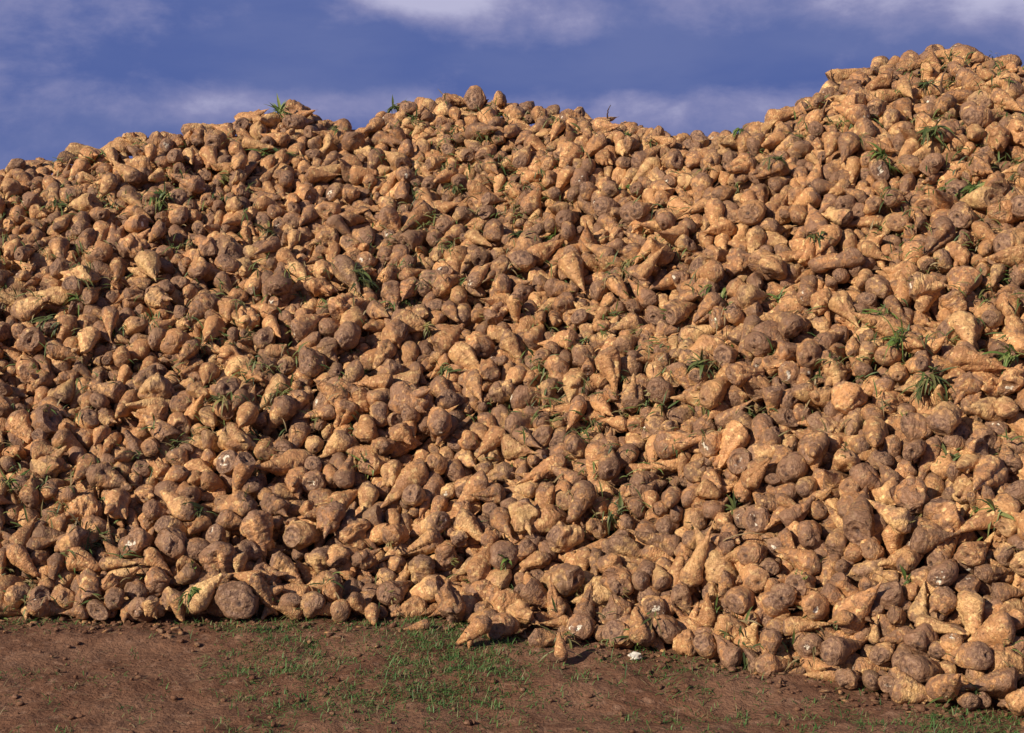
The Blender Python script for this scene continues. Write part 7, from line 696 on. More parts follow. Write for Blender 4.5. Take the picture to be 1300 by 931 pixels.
39,39,1039,2126,209,12,-24,-7,0,38,899,2154,215,30,20,0,9,40,981,2158,200,-8,-10,-18,8,41,1070,2174,233,-10,5,-24,33,42,1290,2127,245,14,-27,5,11,46,815,2133,178,18,-30,-3,25,40,1011,2164,220,9,7,24,29,45,1013,2200,255,1,13,32,
16,20,1122,2189,242,11,-2,-24,17,40,1224,2187,270,6,-5,-30,0,35,955,2300,297,-18,-6,21,5,44,1139,2226,304,-13,0,2,14,32,1247,2266,319,9,4,22,3,44,963,2285,312,-15,-6,19,14,36,1106,2314,320,-12,2,8,10,31,1159,2326,331,-14,12,13,
31,43,958,2379,354,19,-4,-13,5,38,1078,2312,331,-18,-4,11,2,47,1203,2328,382,-24,-1,28,2,43,1060,2374,394,-15,5,-4,31,41,1157,2391,408,7,8,33,11,34,1180,2402,393,7,4,-34,5,34,938,2488,417,7,-7,34,17,35,916,2479,414,25,7,-4,
37,42,1111,2519,481,-4,-7,-6,4,33,1138,2541,501,-6,-4,-7,4,57,1315,2472,486,-11,12,-2,26,39,-1358,2509,46,13,-27,13,3,37,-1308,2580,75,21,7,8,3,48,-1222,2578,102,-23,-26,3,1,45,-1165,2534,79,-16,-3,8,22,43,958,2546,502,-15,-12,25,
6,43,1001,2562,509,9,-1,-36,2,46,1183,2517,520,11,31,0,26,36,1250,2545,533,-19,-4,-25,27,36,1328,2610,581,13,8,18,9,37,-1432,2600,81,5,2,26,2,47,-1267,2603,120,8,-17,-4,8,47,-1131,2592,119,10,4,27,13,34,1037,2584,498,9,-4,-32,
1,35,1097,2644,571,13,-10,-26,9,36,1201,2624,571,6,-8,-31,12,28,1281,2611,580,-2,8,13,1,48,1337,2541,527,-14,-8,14,42,35,1353,2571,552,21,-3,0,1,44,-1090,2643,162,22,-10,-6,7,42,1170,2605,580,-4,-8,-16,28,40,1214,2697,635,9,-25,-7,
36,59,1340,2652,638,13,6,0,6,41,1403,2628,618,16,-28,9,3,36,-1200,2608,111,-8,3,10,6,38,-1069,2718,198,23,7,-13,0,41,1074,2728,657,-11,-1,-4,28,25,1213,2741,670,28,6,0,9,44,-1480,2781,218,8,-1,30,14,33,-1364,2768,221,14,-7,23,
14,33,-1200,2778,250,13,-5,-4,7,56,-1176,2730,235,3,-26,17,8,44,1311,2737,688,0,8,1,5,57,-1143,2787,262,-14,1,-11,8,50,984,2719,626,7,3,10,4,54,1132,2788,730,17,23,-6,35,41,1344,2787,733,20,3,10,6,38,-1357,2830,262,15,-23,8,
2,50,1215,2825,751,0,24,-23,3,42,1505,2812,737,11,2,-24,34,38,-1154,2828,277,-22,-8,-24,4,37,1345,2901,816,7,-1,-23,4,56,1417,2846,774,-14,-2,-5,15,27,-1574,2881,290,5,10,29,2,58,-1532,2922,337,-10,-3,-11,7,52,-1286,2848,287,-5,-11,-13,
24,50,-1187,2875,327,-17,3,-9,16,34,1178,2833,758,-8,1,7,9,38,1249,2976,854,-8,1,-14,25,50,1258,2920,834,-13,-5,-9,9,49,1359,2973,859,22,11,13,4,61,1502,2915,841,-3,8,15,4,32,1527,2912,809,28,-12,4,8,35,-1356,2996,370,6,-10,-20,
3,44,-1111,2936,345,-19,-5,22,5,43,1119,2955,845,-13,17,-16,8,41,1148,2936,827,18,-4,-9,2,43,1172,2960,860,27,2,4,9,54,1346,3005,882,25,-23,1,9,48,1461,3003,865,25,-14,-3,0,30,-1596,3085,441,6,-10,29,7,40,-1531,3010,396,9,7,14,
9,51,-1363,3020,404,3,12,-24,3,46,-1325,3049,425,-14,-5,1,26,36,-1300,3026,404,17,-8,14,19,42,-1236,3055,438,13,-5,-34,23,61,-1188,2965,377,17,1,0,25,39,1441,3055,888,1,10,32,33,50,-1446,3041,440,8,5,-24,30,31,-1278,3063,454,6,-12,-34,
0,56,-1200,3106,504,10,-12,25,11,45,1134,3116,924,4,7,17,7,46,1197,3030,897,13,-8,33,22,50,-1656,3174,516,9,2,17,11,55,-1496,3062,447,7,4,17,9,49,1172,3099,940,23,9,-2,2,62,1459,3219,899,-13,-12,-14,9,45,1596,3169,904,9,15,26,
3,62,-1439,3151,533,23,-9,3,8,45,-1369,3140,513,-9,-3,-6,21,39,-1327,3180,517,-7,-12,15,4,48,-1550,3204,543,14,2,-27,2,40,-1217,3199,533,8,-14,-20,33,44,-1711,3271,563,25,-13,1,7,61,-1521,3293,609,10,2,-32,8,46,-1384,3253,586,-14,-2,-1,
8,41,-1302,3268,605,-14,-7,27,6,53,-1198,3257,612,20,8,-1,20,47,-1490,3308,634,11,-9,-6,19,58,-1308,3305,653,26,25,3,8,45,-1462,3418,689,1,14,24,9,58,-1399,3372,651,18,-12,6,13,31,-1402,3434,706,-2,14,11,3,42,-1658,3454,688,-12,-4,-19,
4,45,-1597,3386,656,-1,7,20,9,38,-1334,3477,748,0,-12,36,27,40,-1592,3529,754,8,-28,7,33,46,-1498,3548,766,20,27,-3,29,56,-1490,3595,793,16,-26,-10,8,52,-1313,3557,804,-11,-7,5,2,40,1868,3745,562,2,11,34,13,41,1975,4070,352,-21,8,-24,
3,45,-2069,4246,456,-18,-4,-8,1,58,-2057,4407,371,11,15,11,7,52,1919,4415,193,-7,9,-30,14,33,1172,3062,897,25,4,-4,28,31,-1261,3327,621,-17,7,-17,41,34,-1235,3260,582,10,3,35,10,46,970,2608,544,-10,5,23,3,35,-1251,3114,505,-4,5,7,
0,31,984,2500,434,4,-7,-29,3,34,902,2488,422,-10,-24,16,10,37,-1138,2909,316,-2,-12,-31,4,28,911,2392,361,7,-16,20,2,26,894,2374,343,14,6,22,29,44,878,2306,328,-22,-4,23,35,50,-990,2603,167,-16,27,-5,5,36,-1008,2580,106,-11,-13,24,
25,36,888,2157,195,-3,19,-7,27,22,795,2116,151,18,-24,10,1,35,780,2045,85,0,-14,-30,1,48,831,2059,80,17,5,14,6,34,-1327,3497,784,34,8,5,2,37,1052,2710,636,-26,-1,-19,10,36,1051,2677,588,8,8,16,34,38,-1231,3231,561,-17,5,23,
3,39,-1153,3135,510,20,1,-18,1,48,-1160,3015,385,-7,4,7,25,26,916,2403,371,11,-10,17,27,35,-1107,2875,309,8,-6,-26,0,31,879,2316,304,21,7,-14,10,46,904,2261,279,7,-4,-14,6,42,863,2215,232,8,-8,-21,33,43,-1013,2616,147,22,6,11,
1,45,-1029,2587,103,-5,-10,4,6,51,853,2092,138,14,6,29,10,29,785,2089,130,-17,-1,30,5,30,-920,2427,9,17,0,34,10,51,778,2024,59,9,-28,-3,37,44,-1316,3508,764,18,-9,12,2,42,-1300,3456,732,7,-27,-9,10,37,1043,2707,614,11,25,-11,
29,48,-1233,3131,487,25,0,-6,10,41,-1101,2886,293,-21,-15,-17,7,31,881,2239,228,23,10,11,2,42,855,2190,201,-10,-6,7,3,38,818,2109,137,19,11,19]
N = len(BEETS)//8
_a = np.array(BEETS, float).reshape(N, 8)
B_KIND = [int(k) for k in _a[:,0]]
B_SIZE = _a[:,1]*.001
B_LOC = _a[:,2:5]*.002
B_TURN = np.radians(_a[:,5:8]*5)
from mathutils import Euler
B_QUAT = [Euler(tuple(e)).to_quaternion() for e in B_TURN]
N_NEAR = 2952                # rows before this one are seen well, the rest only peep out
LOOK = [(178,250,39),(73,238,33),(230,205,48),(88,157,252),(142,191,162),(150,97,127),(86,65,115),(145,161,171),(94,196,157),(195,133,39),(91,226,97),(214,53,156),(69,41,120),(163,174,215),(22,157,211),(77,218,142),(144,217,15),(70,230,10),(58,243,185),(162,160,174),(100,250,171),(153,223,82),(238,83,177),(139,217,43),(87,60,19),(69,222,32),(210,74,6),(1,194,189),(77,145,248),(137,89,56),(99,159,119),(156,235,53),(243,55,192),(190,62,129),(216,162,42),(233,130,153),(173,210,40),(167,177,71),(179,205,146),(242,137,205),(251,218,68),(12,112,122),(53,206,167),(223,96,47),(144,27,241),(164,250,165),(78,143,61),(122,117,113),(13,245,220),(18,100,132),(168,69,102),(116,5,72),(116,145,154),(48,227,181),(43,60,45),(145,237,125),(61,24,29),(233,55,93),(101,136,166),(15,171,229),(166,15,87),(238,118,236),(31,183,136),(24,27,100),(244,69,84),(156,247,77),(100,146,244),(79,126,81),(82,232,203),(253,15,0),(76,227,245),(195,145,189),(90,226,63),(210,34,144),(110,233,149),(94,162,44),(181,213,209),(1,116,134),(183,130,96),(191,182,63),(3,198,143),(49,250,135),(105,39,243),(190,187,28),(33,189,16),(205,74,62),(10,250,71),(182,204,125),(153,156,231),(221,156,156),(95,117,206),(180,127,162),(119,231,161),(135,130,27),(94,72,84),(246,166,85),(201,97,245),(172,200,221),(8,130,245),(122,3,81),(104,8,186),(163,215,233),(37,234,223),(39,142,245),(192,136,96),(188,62,8),(59,17,112),(45,82,25),(30,239,2),(118,159,174),(18,225,213),(77,82,180),(184,230,48),(81,158,226),(8,162,38),(3,182,111),(73,58,200),(83,207,200),(14,187,179),(9,185,169),(36,136,254),(193,18,61),(107,130,203),(245,174,3),(252,149,228),(124,126,47),(129,1,245),(144,214,30),(16,235,116),(113,110,72),(29,43,48),(47,55,163),(118,167,250),(178,184,88),(17,103,144),(59,250,109),(183,129,102),(86,185,94),(213,241,162),(97,210,242),(200,122,136),(204,57,101),(199,235,79),(235,186,20),(243,222,209),(32,246,95),(239,24,207),(202,13,199),(24,252,193),(235,64,42),(28,22,79),(168,12,81),(86,38,177),(43,44,81),(4,233,182),(191,69,106),(0,79,131),(129,195,114),(241,168,127),(191,86,185),(236,105,109),(228,89,111),(25,16,54),(148,234,9),(51,10,158),(148,95,26),(86,198,110),(126,121,136),(0,207,130),(89,61,94),(9,96,225),(152,71,110),(255,196,48),(239,6,35),(81,70,43),(106,91,112),(192,74,130),(10,244,53),(113,158,44),(214,26,65),(161,4,114),(183,109,57),(43,107,159),(243,85,74),(52,219,5),(112,254,237),(54,209,203),(252,125,8),(5,9,216),(231,223,245),(255,160,108),(11,163,224),(99,77,97),(212,64,92),(122,238,33),(114,74,62),(46,27,47),(214,37,17),(93,211,125),(112,211,49),(27,12,130),(63,124,161),(236,192,149),(1,100,252),(196,241,174),(105,219,160),(100,136,123),(7,214,126),(88,154,145),(138,141,17),(45,140,30),(87,221,252),(191,204,32),(251,69,36),(168,220,153),(58,185,252),(47,222,227),(134,106,40),(192,20,109),(171,89,53),(201,240,46),(86,38,27),(201,247,129),(30,154,195),(202,47,153),(150,37,25),(88,48,128),(152,215,134),(206,104,175),(179,60,73),(54,60,82),(239,177,199),(242,204,181),(117,139,40),(157,48,108),(51,103,188),(65,187,226),(166,136,205),(218,29,84),(233,66,188),(203,141,21),(7,170,224),(4,43,172),(202,109,55),(49,199,4),(44,53,22),(32,195,25),(244,7,157),(24,121,75),(15,216,71),(190,158,63),(245,20,120),(43,49,27),(192,165,158),(246,10,251),(34,239,220),(122,26,3),(23,126,83),(102,140,155),(35,102,203),(156,164,126),(96,230,24),(125,163,218),(30,61,137),(47,9,51),(165,135,94),(125,130,108),(120,75,237),(168,230,3),(155,136,62),(56,88,211),(94,4,169),(103,238,125),(65,95,37),(80,99,157),(66,116,7),(181,130,179),(22,215,217),(116,42,94),(246,98,138),(55,187,63),(7,166,139),(77,97,57),(243,215,178),(193,195,16),(91,188,3),(213,155,162),(7,152,197),(44,121,44),(24,137,105),(30,4,35),(79,213,24),(193,79,208),(26,193,12),(25,40,117),(230,132,109),(254,228,117),(58,174,134),(205,247,239),(66,227,51)]                  # hue, soil, white cut of the first 300 (0-255)
HAS_CROWN = [0,1,2,4,6,7,9,10,11,15,16,19,20,22,25,27,30,31,33,36,37,38,39,41,42,45,46,48,49,51,52,54,55,56,57,58,60,61,63,65,66,67,68,69,70,71,72,74,75,76,77,78,79,80,81,82,83,84,86,90,91,92,94,95,96,97,98,99,100,101,102,103,104,107,109,113,115,116,118,119,123,124,126,127,129,130,131,132,133,134,135,136,138,139,141,142,143,145,146,150,151,153,155,159,162,163,164,167,169,170,171,172,173,176,177,180,181,182,186,188,189,191,194,196,198,200,201,202,204,206,209,210,211,214,216,217,218,220,221,224,225,227,234,235,236,238,239,240,242,243,245,248,249,250,251,252,253,256,259,260,266,267,268,269,271,273,274,276,277,278,279,283,284,286,288,291,292,294,295,296,298]            # those of the first 300 that show their crown
B_RND = np.concatenate([np.array(LOOK)/255.0, np.random.RandomState(8).rand(N-300, 3)])
B_CROWN = [0]*N
for k in HAS_CROWN: B_CROWN[k] = 1
LABELS = [
'big soil-stained round beet, dark crown facing front, on the ground left',
'soil-stained cone-shaped beet, dark crown facing front, lower slope right, right one',
'big soil-stained knobbly beet, dark crown facing front, low centre',
'orange-tan cone-shaped beet, root pointing upper right, low right',
'soil-stained cone-shaped beet, dark crown facing front, low far right, right one',
'tan cone-shaped beet, root pointing left, by green leaves, lower slope far right',
'orange-tan cone-shaped beet, root pointing lower left, low far right',
'tan forked beet, root pointing lower right, lower slope left',
'soil-stained forked beet, root pointing lower right, lower slope far right',
'tan forked beet, dark crown facing front, mid slope far right',
'soil-stained cone-shaped beet, root pointing left, low far right',
'pale tan cone-shaped beet, root pointing down, low far right',
'orange-tan cone-shaped beet, root pointing right, upper slope far right',
'tan cone-shaped beet, root tip facing front, mid slope far right, lower one',
'orange-tan cone-shaped beet, root pointing right, mid slope centre right',
'soil-stained forked beet, root pointing down, lower slope left',
'soil-stained cone-shaped beet, dark crown facing front, low far right, left one',
'soil-stained cone-shaped beet, root pointing lower left, upper slope far right',
'soil-stained forked beet, root pointing right, mid slope centre left',
'tan knobbly beet, dark crown facing front, low right',
'soil-stained cone-shaped beet, dark crown facing front, low right',
'soil-stained forked beet, root tip facing front, mid slope right',
'tan blunt beet, root pointing right, by green leaves, lower slope centre',
'soil-stained cone-shaped beet, root pointing lower left, by green leaves, lower slope centre',
'orange-tan cone-shaped beet, root pointing lower left, lower slope centre left',
'soil-stained knobbly beet, root pointing up, low centre',
'pale tan cone-shaped beet, root pointing upper left, lower slope centre right',
'soil-stained forked beet, dark crown facing front, lower slope far right',
'orange-tan round beet, root pointing lower left, mid slope right',
'tan cone-shaped beet, root pointing left, by green leaves, upper slope far right',
'orange-tan knobbly beet, root pointing lower right, lower slope centre left',
'soil-stained cone-shaped beet, root pointing right, lower slope far right',
'pale tan cone-shaped beet, root pointing upper right, by green leaves, low left',
'big pale tan long slender beet, root pointing up, lower slope centre right',
'tan forked beet, root tip facing front, mid slope far left',
'small tan cone-shaped beet, root pointing right, on the ground far right',
'soil-stained cone-shaped beet, root pointing right, mid slope far left',
'soil-stained cone-shaped beet, root pointing lower left, mid slope left',
'soil-stained forked beet, dark crown facing front, lower slope far left',
'tan cone-shaped beet, root pointing upper left, lower slope far right',
'soil-stained cone-shaped beet, root pointing lower right, by green leaves, upper slope centre left',
'orange-tan cone-shaped beet, root pointing left, lower slope right',
'soil-stained knobbly beet, dark crown facing front, low far right',
'tan forked beet, root tip facing front, mid slope left',
'pale tan cone-shaped beet, root pointing lower left, mid slope right',
'soil-stained round beet, dark crown facing front, lower slope left',
'orange-tan cone-shaped beet, root pointing up, low centre right',
'tan cone-shaped beet, root pointing left, mid slope left',
'soil-stained forked beet, root pointing lower left, lower slope centre left',
'orange-tan cone-shaped beet, dark crown facing front, by green leaves, on the ground right',
'pale tan cone-shaped beet, root pointing down, upper slope centre',
'pale tan cone-shaped beet, root pointing down, mid slope centre right',
'tan round beet, dark crown facing front, low centre right',
'soil-stained cone-shaped beet, root tip facing front, low far right',
'orange-tan cone-shaped beet, root pointing upper right, by green leaves, lower slope centre',
'soil-stained cone-shaped beet, dark crown facing front, mid slope right, lower one',
'orange-tan cone-shaped beet, root pointing lower left, by green leaves, lower slope centre',
'big pale tan cone-shaped beet, dark crown facing front, lower slope centre left',
'tan cone-shaped beet, dark crown facing front, low right',
'orange-tan cone-shaped beet, root tip facing front, by green leaves, upper slope far right',
'pale tan cone-shaped beet, dark crown facing front, mid slope centre right',
'tan forked beet, root pointing right, upper slope far right',
'soil-stained forked beet, root pointing lower left, mid slope far right',
'orange-tan cone-shaped beet, dark crown facing front, lower slope far right',
'pale tan knobbly beet, root pointing down, lower slope centre',
'soil-stained forked beet, dark crown facing front, lower slope centre right, left one',
'orange-tan forked beet, root pointing left, lower slope far left',
'orange-tan forked beet, dark crown facing front, lower slope left',
'soil-stained cone-shaped beet, root pointing lower right, lower slope right',
'pale tan cone-shaped beet, dark crown facing front, near the crest far right',
'soil-stained cone-shaped beet, white-spotted crown facing front, lower slope far right',
'tan cone-shaped beet, dark crown facing front, by green leaves, lower slope left',
'soil-stained cone-shaped beet, dark crown facing front, mid slope far left',
'pale tan cone-shaped beet, root tip facing front, upper slope far right',
'soil-stained cone-shaped beet, dark crown facing front, by green leaves, lower slope centre',
'orange-tan round beet, dark crown facing front, upper slope centre left',
'soil-stained cone-shaped beet, dark crown facing front, mid slope left',
'orange-tan cone-shaped beet, dark crown facing front, on the ground centre',
'tan round beet, dark crown facing front, on the ground centre right',
'soil-stained forked beet, root pointing up, mid slope centre right',
'soil-stained knobbly beet, root pointing up, low far left',
'soil-stained cone-shaped beet, dark crown facing front, low centre left',
'pale tan forked beet, white-spotted crown facing front, mid slope far right',
'soil-stained cone-shaped beet, dark crown facing front, by green leaves, upper slope right, upper one',
'soil-stained cone-shaped beet, dark crown facing front, on the ground centre right',
'pale tan cone-shaped beet, root pointing lower left, mid slope left',
'soil-stained knobbly beet, dark crown facing front, by green leaves, low far right',
'small soil-stained blunt beet, root pointing lower left, low far right',
'tan forked beet, root tip facing front, lower slope far left',
'tan cone-shaped beet, root pointing right, by green leaves, upper slope far left',
'orange-tan forked beet, root pointing upper right, upper slope far left',
'tan cone-shaped beet, dark crown facing front, upper slope centre right',
'soil-stained round beet, root pointing right, mid slope far right',
'tan cone-shaped beet, root tip facing front, mid slope right',
'orange-tan cone-shaped beet, dark crown facing front, upper slope right',
'tan round beet, root pointing left, mid slope left',
'tan cone-shaped beet, white-spotted crown facing front, low centre left',
'soil-stained cone-shaped beet, dark crown facing front, near the crest far right',
'orange-tan cone-shaped beet, white-spotted crown facing front, on the ground centre right',
'pale tan cone-shaped beet, root pointing lower left, low centre right',
'pale tan cone-shaped beet, dark crown facing front, lower slope right',
'soil-stained round beet, white-spotted crown facing front, by green leaves, lower slope right',
'soil-stained cone-shaped beet, white-spotted crown facing front, on the ground centre right',
'orange-tan cone-shaped beet, white-spotted crown facing front, lower slope far left',
'tan cone-shaped beet, root pointing left, lower slope centre left',
'pale tan cone-shaped beet, root pointing down, by green leaves, upper slope right',
'orange-tan cone-shaped beet, root pointing lower right, lower slope far left, right one',
'orange-tan knobbly beet, dark crown facing front, lower slope centre',
'soil-stained cone-shaped beet, root pointing lower left, upper slope left',
'tan cone-shaped beet, root pointing down, mid slope left',
'soil-stained forked beet, root tip facing front, near the crest far right, left one',
'orange-tan cone-shaped beet, root pointing lower right, lower slope far left, left one',
'big soil-stained long slender beet, root pointing left, lower slope centre right',
'orange-tan cone-shaped beet, white-spotted crown facing front, upper slope centre left',
'orange-tan cone-shaped beet, root pointing lower left, upper slope centre left',
'soil-stained round beet, dark crown facing front, by green leaves, upper slope far left',
'orange-tan forked beet, dark crown facing front, upper slope centre left',
'soil-stained cone-shaped beet, root pointing lower right, low centre',
'soil-stained cone-shaped beet, dark crown facing front, lower slope right, left one',
'soil-stained round beet, dark crown facing front, low left',
'orange-tan cone-shaped beet, root pointing lower left, mid slope centre, middle one',
'pale tan round beet, root pointing right, low far right',
'tan cone-shaped beet, root tip facing front, mid slope far left',
'tan forked beet, root pointing down, lower slope centre left',
'tan cone-shaped beet, white-spotted crown facing front, lower slope centre left',
'tan cone-shaped beet, root pointing left, on the ground centre left',
'pale tan cone-shaped beet, white-spotted crown facing front, low right',
'soil-stained cone-shaped beet, dark crown facing front, mid slope centre right, lower one',
'soil-stained cone-shaped beet, root pointing left, upper slope right',
'tan cone-shaped beet, dark crown facing front, lower slope far right',
'orange-tan cone-shaped beet, dark crown facing front, lower slope right',
'orange-tan cone-shaped beet, dark crown facing front, mid slope far right',
'tan cone-shaped beet, white-spotted crown facing front, mid slope centre',
'soil-stained round beet, dark crown facing front, by green leaves, upper slope far right',
'small orange-tan cone-shaped beet, root pointing lower left, low centre',
'soil-stained round beet, root pointing right, low centre right',
'tan cone-shaped beet, root pointing lower right, lower slope left',
'soil-stained cone-shaped beet, root pointing lower left, by green leaves, upper slope centre right',
'soil-stained cone-shaped beet, dark crown facing front, upper slope centre left',
'soil-stained cone-shaped beet, root pointing right, mid slope centre',
'tan cone-shaped beet, root pointing right, by green leaves, upper slope centre left',
'pale tan round beet, dark crown facing front, upper slope right',
'soil-stained forked beet, dark crown facing front, upper slope left',
'soil-stained cone-shaped beet, root pointing left, by green leaves, mid slope far right',
'soil-stained knobbly beet, root pointing right, mid slope right',
'soil-stained cone-shaped beet, dark crown facing front, by green leaves, upper slope right, lower one',
'pale tan forked beet, root pointing left, by green leaves, upper slope far left',
'pale tan cone-shaped beet, root pointing lower right, by green leaves, upper slope centre',
'small soil-stained curved beet, root pointing upper right, lower slope right',
'pale tan forked beet, root tip facing front, lower slope far right',
'orange-tan cone-shaped beet, dark crown facing front, upper slope left',
'pale tan cone-shaped beet, dark crown facing front, mid slope right',
'orange-tan cone-shaped beet, root tip facing front, by green leaves, upper slope right',
'orange-tan blunt beet, dark crown facing front, lower slope centre left',
'soil-stained cone-shaped beet, root pointing lower left, lower slope centre left',
'pale tan cone-shaped beet, dark crown facing front, upper slope far right',
'orange-tan knobbly beet, root pointing right, upper slope centre left',
'soil-stained curved beet, root pointing lower left, by green leaves, mid slope far right',
'tan cone-shaped beet, root tip facing front, mid slope far right, upper one',
'tan long slender beet, root pointing right, by green leaves, low right',
'tan cone-shaped beet, root pointing down, by green leaves, lower slope centre left',
'tan forked beet, root tip facing front, by green leaves, mid slope centre left',
'orange-tan cone-shaped beet, dark crown facing front, upper slope centre',
'soil-stained cone-shaped beet, dark crown facing front, by green leaves, upper slope far right',
'orange-tan knobbly beet, root pointing right, low centre',
'tan cone-shaped beet, root pointing lower left, by green leaves, lower slope centre',
'soil-stained forked beet, root tip facing front, near the crest far right, right one',
'tan round beet, dark crown facing front, by green leaves, mid slope left',
'soil-stained knobbly beet, root pointing lower left, upper slope right',
'orange-tan cone-shaped beet, root pointing right, by green leaves, mid slope centre left',
'orange-tan cone-shaped beet, white-spotted crown facing front, by green leaves, near the crest right',
'pale tan forked beet, dark crown facing front, mid slope right',
'soil-stained cone-shaped beet, root pointing right, lower slope centre right',
'pale tan cone-shaped beet, root pointing left, by green leaves, upper slope far left, upper one',
'orange-tan forked beet, root tip facing front, upper slope left',
'tan round beet, root pointing left, on the ground centre right',
'pale tan cone-shaped beet, dark crown facing front, low right',
'soil-stained cone-shaped beet, dark crown facing front, mid slope centre right, upper one',
'tan cone-shaped beet, root pointing right, upper slope far left',
'pale tan long slender beet, root pointing right, low far right',
'pale tan knobbly beet, dark crown facing front, mid slope far right',
'small tan round beet, dark crown facing front, low far right',
'orange-tan cone-shaped beet, root pointing lower left, mid slope centre left',
'tan cone-shaped beet, root tip facing front, mid slope centre',
'soil-stained forked beet, root pointing right, lower slope left',
'soil-stained knobbly beet, root tip facing front, by green leaves, upper slope centre left',
'soil-stained forked beet, dark crown facing front, lower slope centre right, right one',
'tan knobbly beet, root pointing lower left, low centre right',
'orange-tan forked beet, dark crown facing front, upper slope far right',
'soil-stained cone-shaped beet, white-spotted crown facing front, by green leaves, low right',
'tan cone-shaped beet, root pointing up, by green leaves, low far right',
'orange-tan cone-shaped beet, white-spotted crown facing front, mid slope right',
'orange-tan forked beet, root pointing left, upper slope far right',
'pale tan forked beet, root pointing down, mid slope right',
'soil-stained cone-shaped beet, dark crown facing front, upper slope left',
'pale tan cone-shaped beet, root tip facing front, by green leaves, mid slope left',
'orange-tan cone-shaped beet, root pointing upper right, mid slope right',
'pale tan cone-shaped beet, root pointing right, mid slope centre',
'soil-stained cone-shaped beet, dark crown facing front, by green leaves, mid slope centre left',
'soil-stained cone-shaped beet, root tip facing front, by green leaves, near the crest right',
'orange-tan cone-shaped beet, root pointing upper right, by green leaves, upper slope centre, right one',
'orange-tan cone-shaped beet, root pointing right, by green leaves, mid slope right',
'soil-stained cone-shaped beet, dark crown facing front, on the ground centre left',
'orange-tan forked beet, root pointing lower left, by green leaves, upper slope right',
'soil-stained cone-shaped beet, root pointing left, mid slope far left',
'soil-stained cone-shaped beet, root pointing lower left, mid slope right',
'orange-tan round beet, dark crown facing front, by green leaves, upper slope centre',
'soil-stained cone-shaped beet, root pointing lower right, upper slope right',
'orange-tan cone-shaped beet, root pointing lower left, lower slope centre',
'small tan curved beet, root pointing right, by green leaves, on the ground centre',
'orange-tan cone-shaped beet, dark crown facing front, by green leaves, upper slope centre right, lower one',
'soil-stained forked beet, root pointing upper right, upper slope centre',
'soil-stained forked beet, root pointing lower left, upper slope centre',
'pale tan cone-shaped beet, root tip facing front, upper slope left',
'soil-stained round beet, dark crown facing front, near the crest far right',
'soil-stained cone-shaped beet, root pointing lower right, upper slope centre left',
'soil-stained cone-shaped beet, root pointing left, by green leaves, near the crest left',
'tan round beet, root pointing left, upper slope centre left',
'pale tan cone-shaped beet, dark crown facing front, lower slope centre right',
'tan knobbly beet, root tip facing front, on the ground centre',
'soil-stained cone-shaped beet, root pointing lower left, by green leaves, lower slope left',
'orange-tan round beet, root pointing up, mid slope centre left',
'soil-stained round beet, root tip facing front, by green leaves, upper slope far right',
'orange-tan forked beet, root pointing right, low centre',
'pale tan cone-shaped beet, root pointing lower left, mid slope centre left',
'pale tan cone-shaped beet, dark crown facing front, upper slope right',
'orange-tan cone-shaped beet, root tip facing front, upper slope left',
'soil-stained cone-shaped beet, dark crown facing front, mid slope far right',
'tan cone-shaped beet, root pointing lower right, lower slope centre',
'pale tan cone-shaped beet, root pointing left, by green leaves, upper slope far right',
'orange-tan forked beet, root tip facing front, upper slope right',
'soil-stained forked beet, root tip facing front, upper slope left',
'soil-stained cone-shaped beet, root pointing left, lower slope right',
'small tan curved beet, root pointing lower right, low left',
'pale tan round beet, dark crown facing front, lower slope right',
'orange-tan forked beet, root pointing lower right, mid slope centre left',
'soil-stained cone-shaped beet, white-spotted crown facing front, by green leaves, upper slope right',
'tan forked beet, root tip facing front, upper slope left',
'pale tan knobbly beet, dark crown facing front, lower slope centre right',
'pale tan cone-shaped beet, root pointing lower right, by green leaves, lower slope left',
'tan knobbly beet, dark crown facing front, mid slope centre',
'orange-tan cone-shaped beet, root pointing lower left, mid slope centre, rightmost',
'orange-tan cone-shaped beet, dark crown facing front, mid slope far left',
'tan cone-shaped beet, dark crown facing front, near the crest far left',
'soil-stained cone-shaped beet, root tip facing front, lower slope centre',
'orange-tan cone-shaped beet, root pointing upper right, by green leaves, upper slope centre, left one',
'soil-stained cone-shaped beet, root pointing left, by green leaves, near the crest right',
'pale tan cone-shaped beet, root pointing left, by green leaves, upper slope far left, lower one',
'orange-tan blunt beet, root pointing lower left, low centre left',
'small soil-stained forked beet, root pointing right, lower slope centre left',
'tan cone-shaped beet, dark crown facing front, lower slope right',
'pale tan cone-shaped beet, dark crown facing front, by green leaves, upper slope right',
'orange-tan cone-shaped beet, dark crown facing front, by green leaves, upper slope centre right, upper one',
'tan cone-shaped beet, dark crown facing front, mid slope far right',
'pale tan cone-shaped beet, root tip facing front, upper slope far left',
'soil-stained cone-shaped beet, root pointing right, lower slope left',
'pale tan round beet, dark crown facing front, low far left',
'small orange-tan forked beet, root tip facing front, upper slope far right',
'tan forked beet, root pointing lower right, upper slope far right',
'orange-tan cone-shaped beet, dark crown facing front, by green leaves, mid slope centre',
'tan cone-shaped beet, dark crown facing front, upper slope left',
'soil-stained cone-shaped beet, root tip facing front, by green leaves, near the crest centre',
'tan cone-shaped beet, root pointing down, lower slope far left',
'orange-tan cone-shaped beet, root pointing lower left, mid slope centre, leftmost',
'orange-tan forked beet, root pointing down, by green leaves, near the crest far right',
'tan curved beet, root tip facing front, upper slope centre left',
'tan cone-shaped beet, dark crown facing front, on the ground centre right',
'pale tan cone-shaped beet, white-spotted crown facing front, mid slope centre right',
'soil-stained cone-shaped beet, dark crown facing front, mid slope right, upper one',
'small tan cone-shaped beet, root pointing right, low far right',
'orange-tan cone-shaped beet, root pointing down, mid slope centre right',
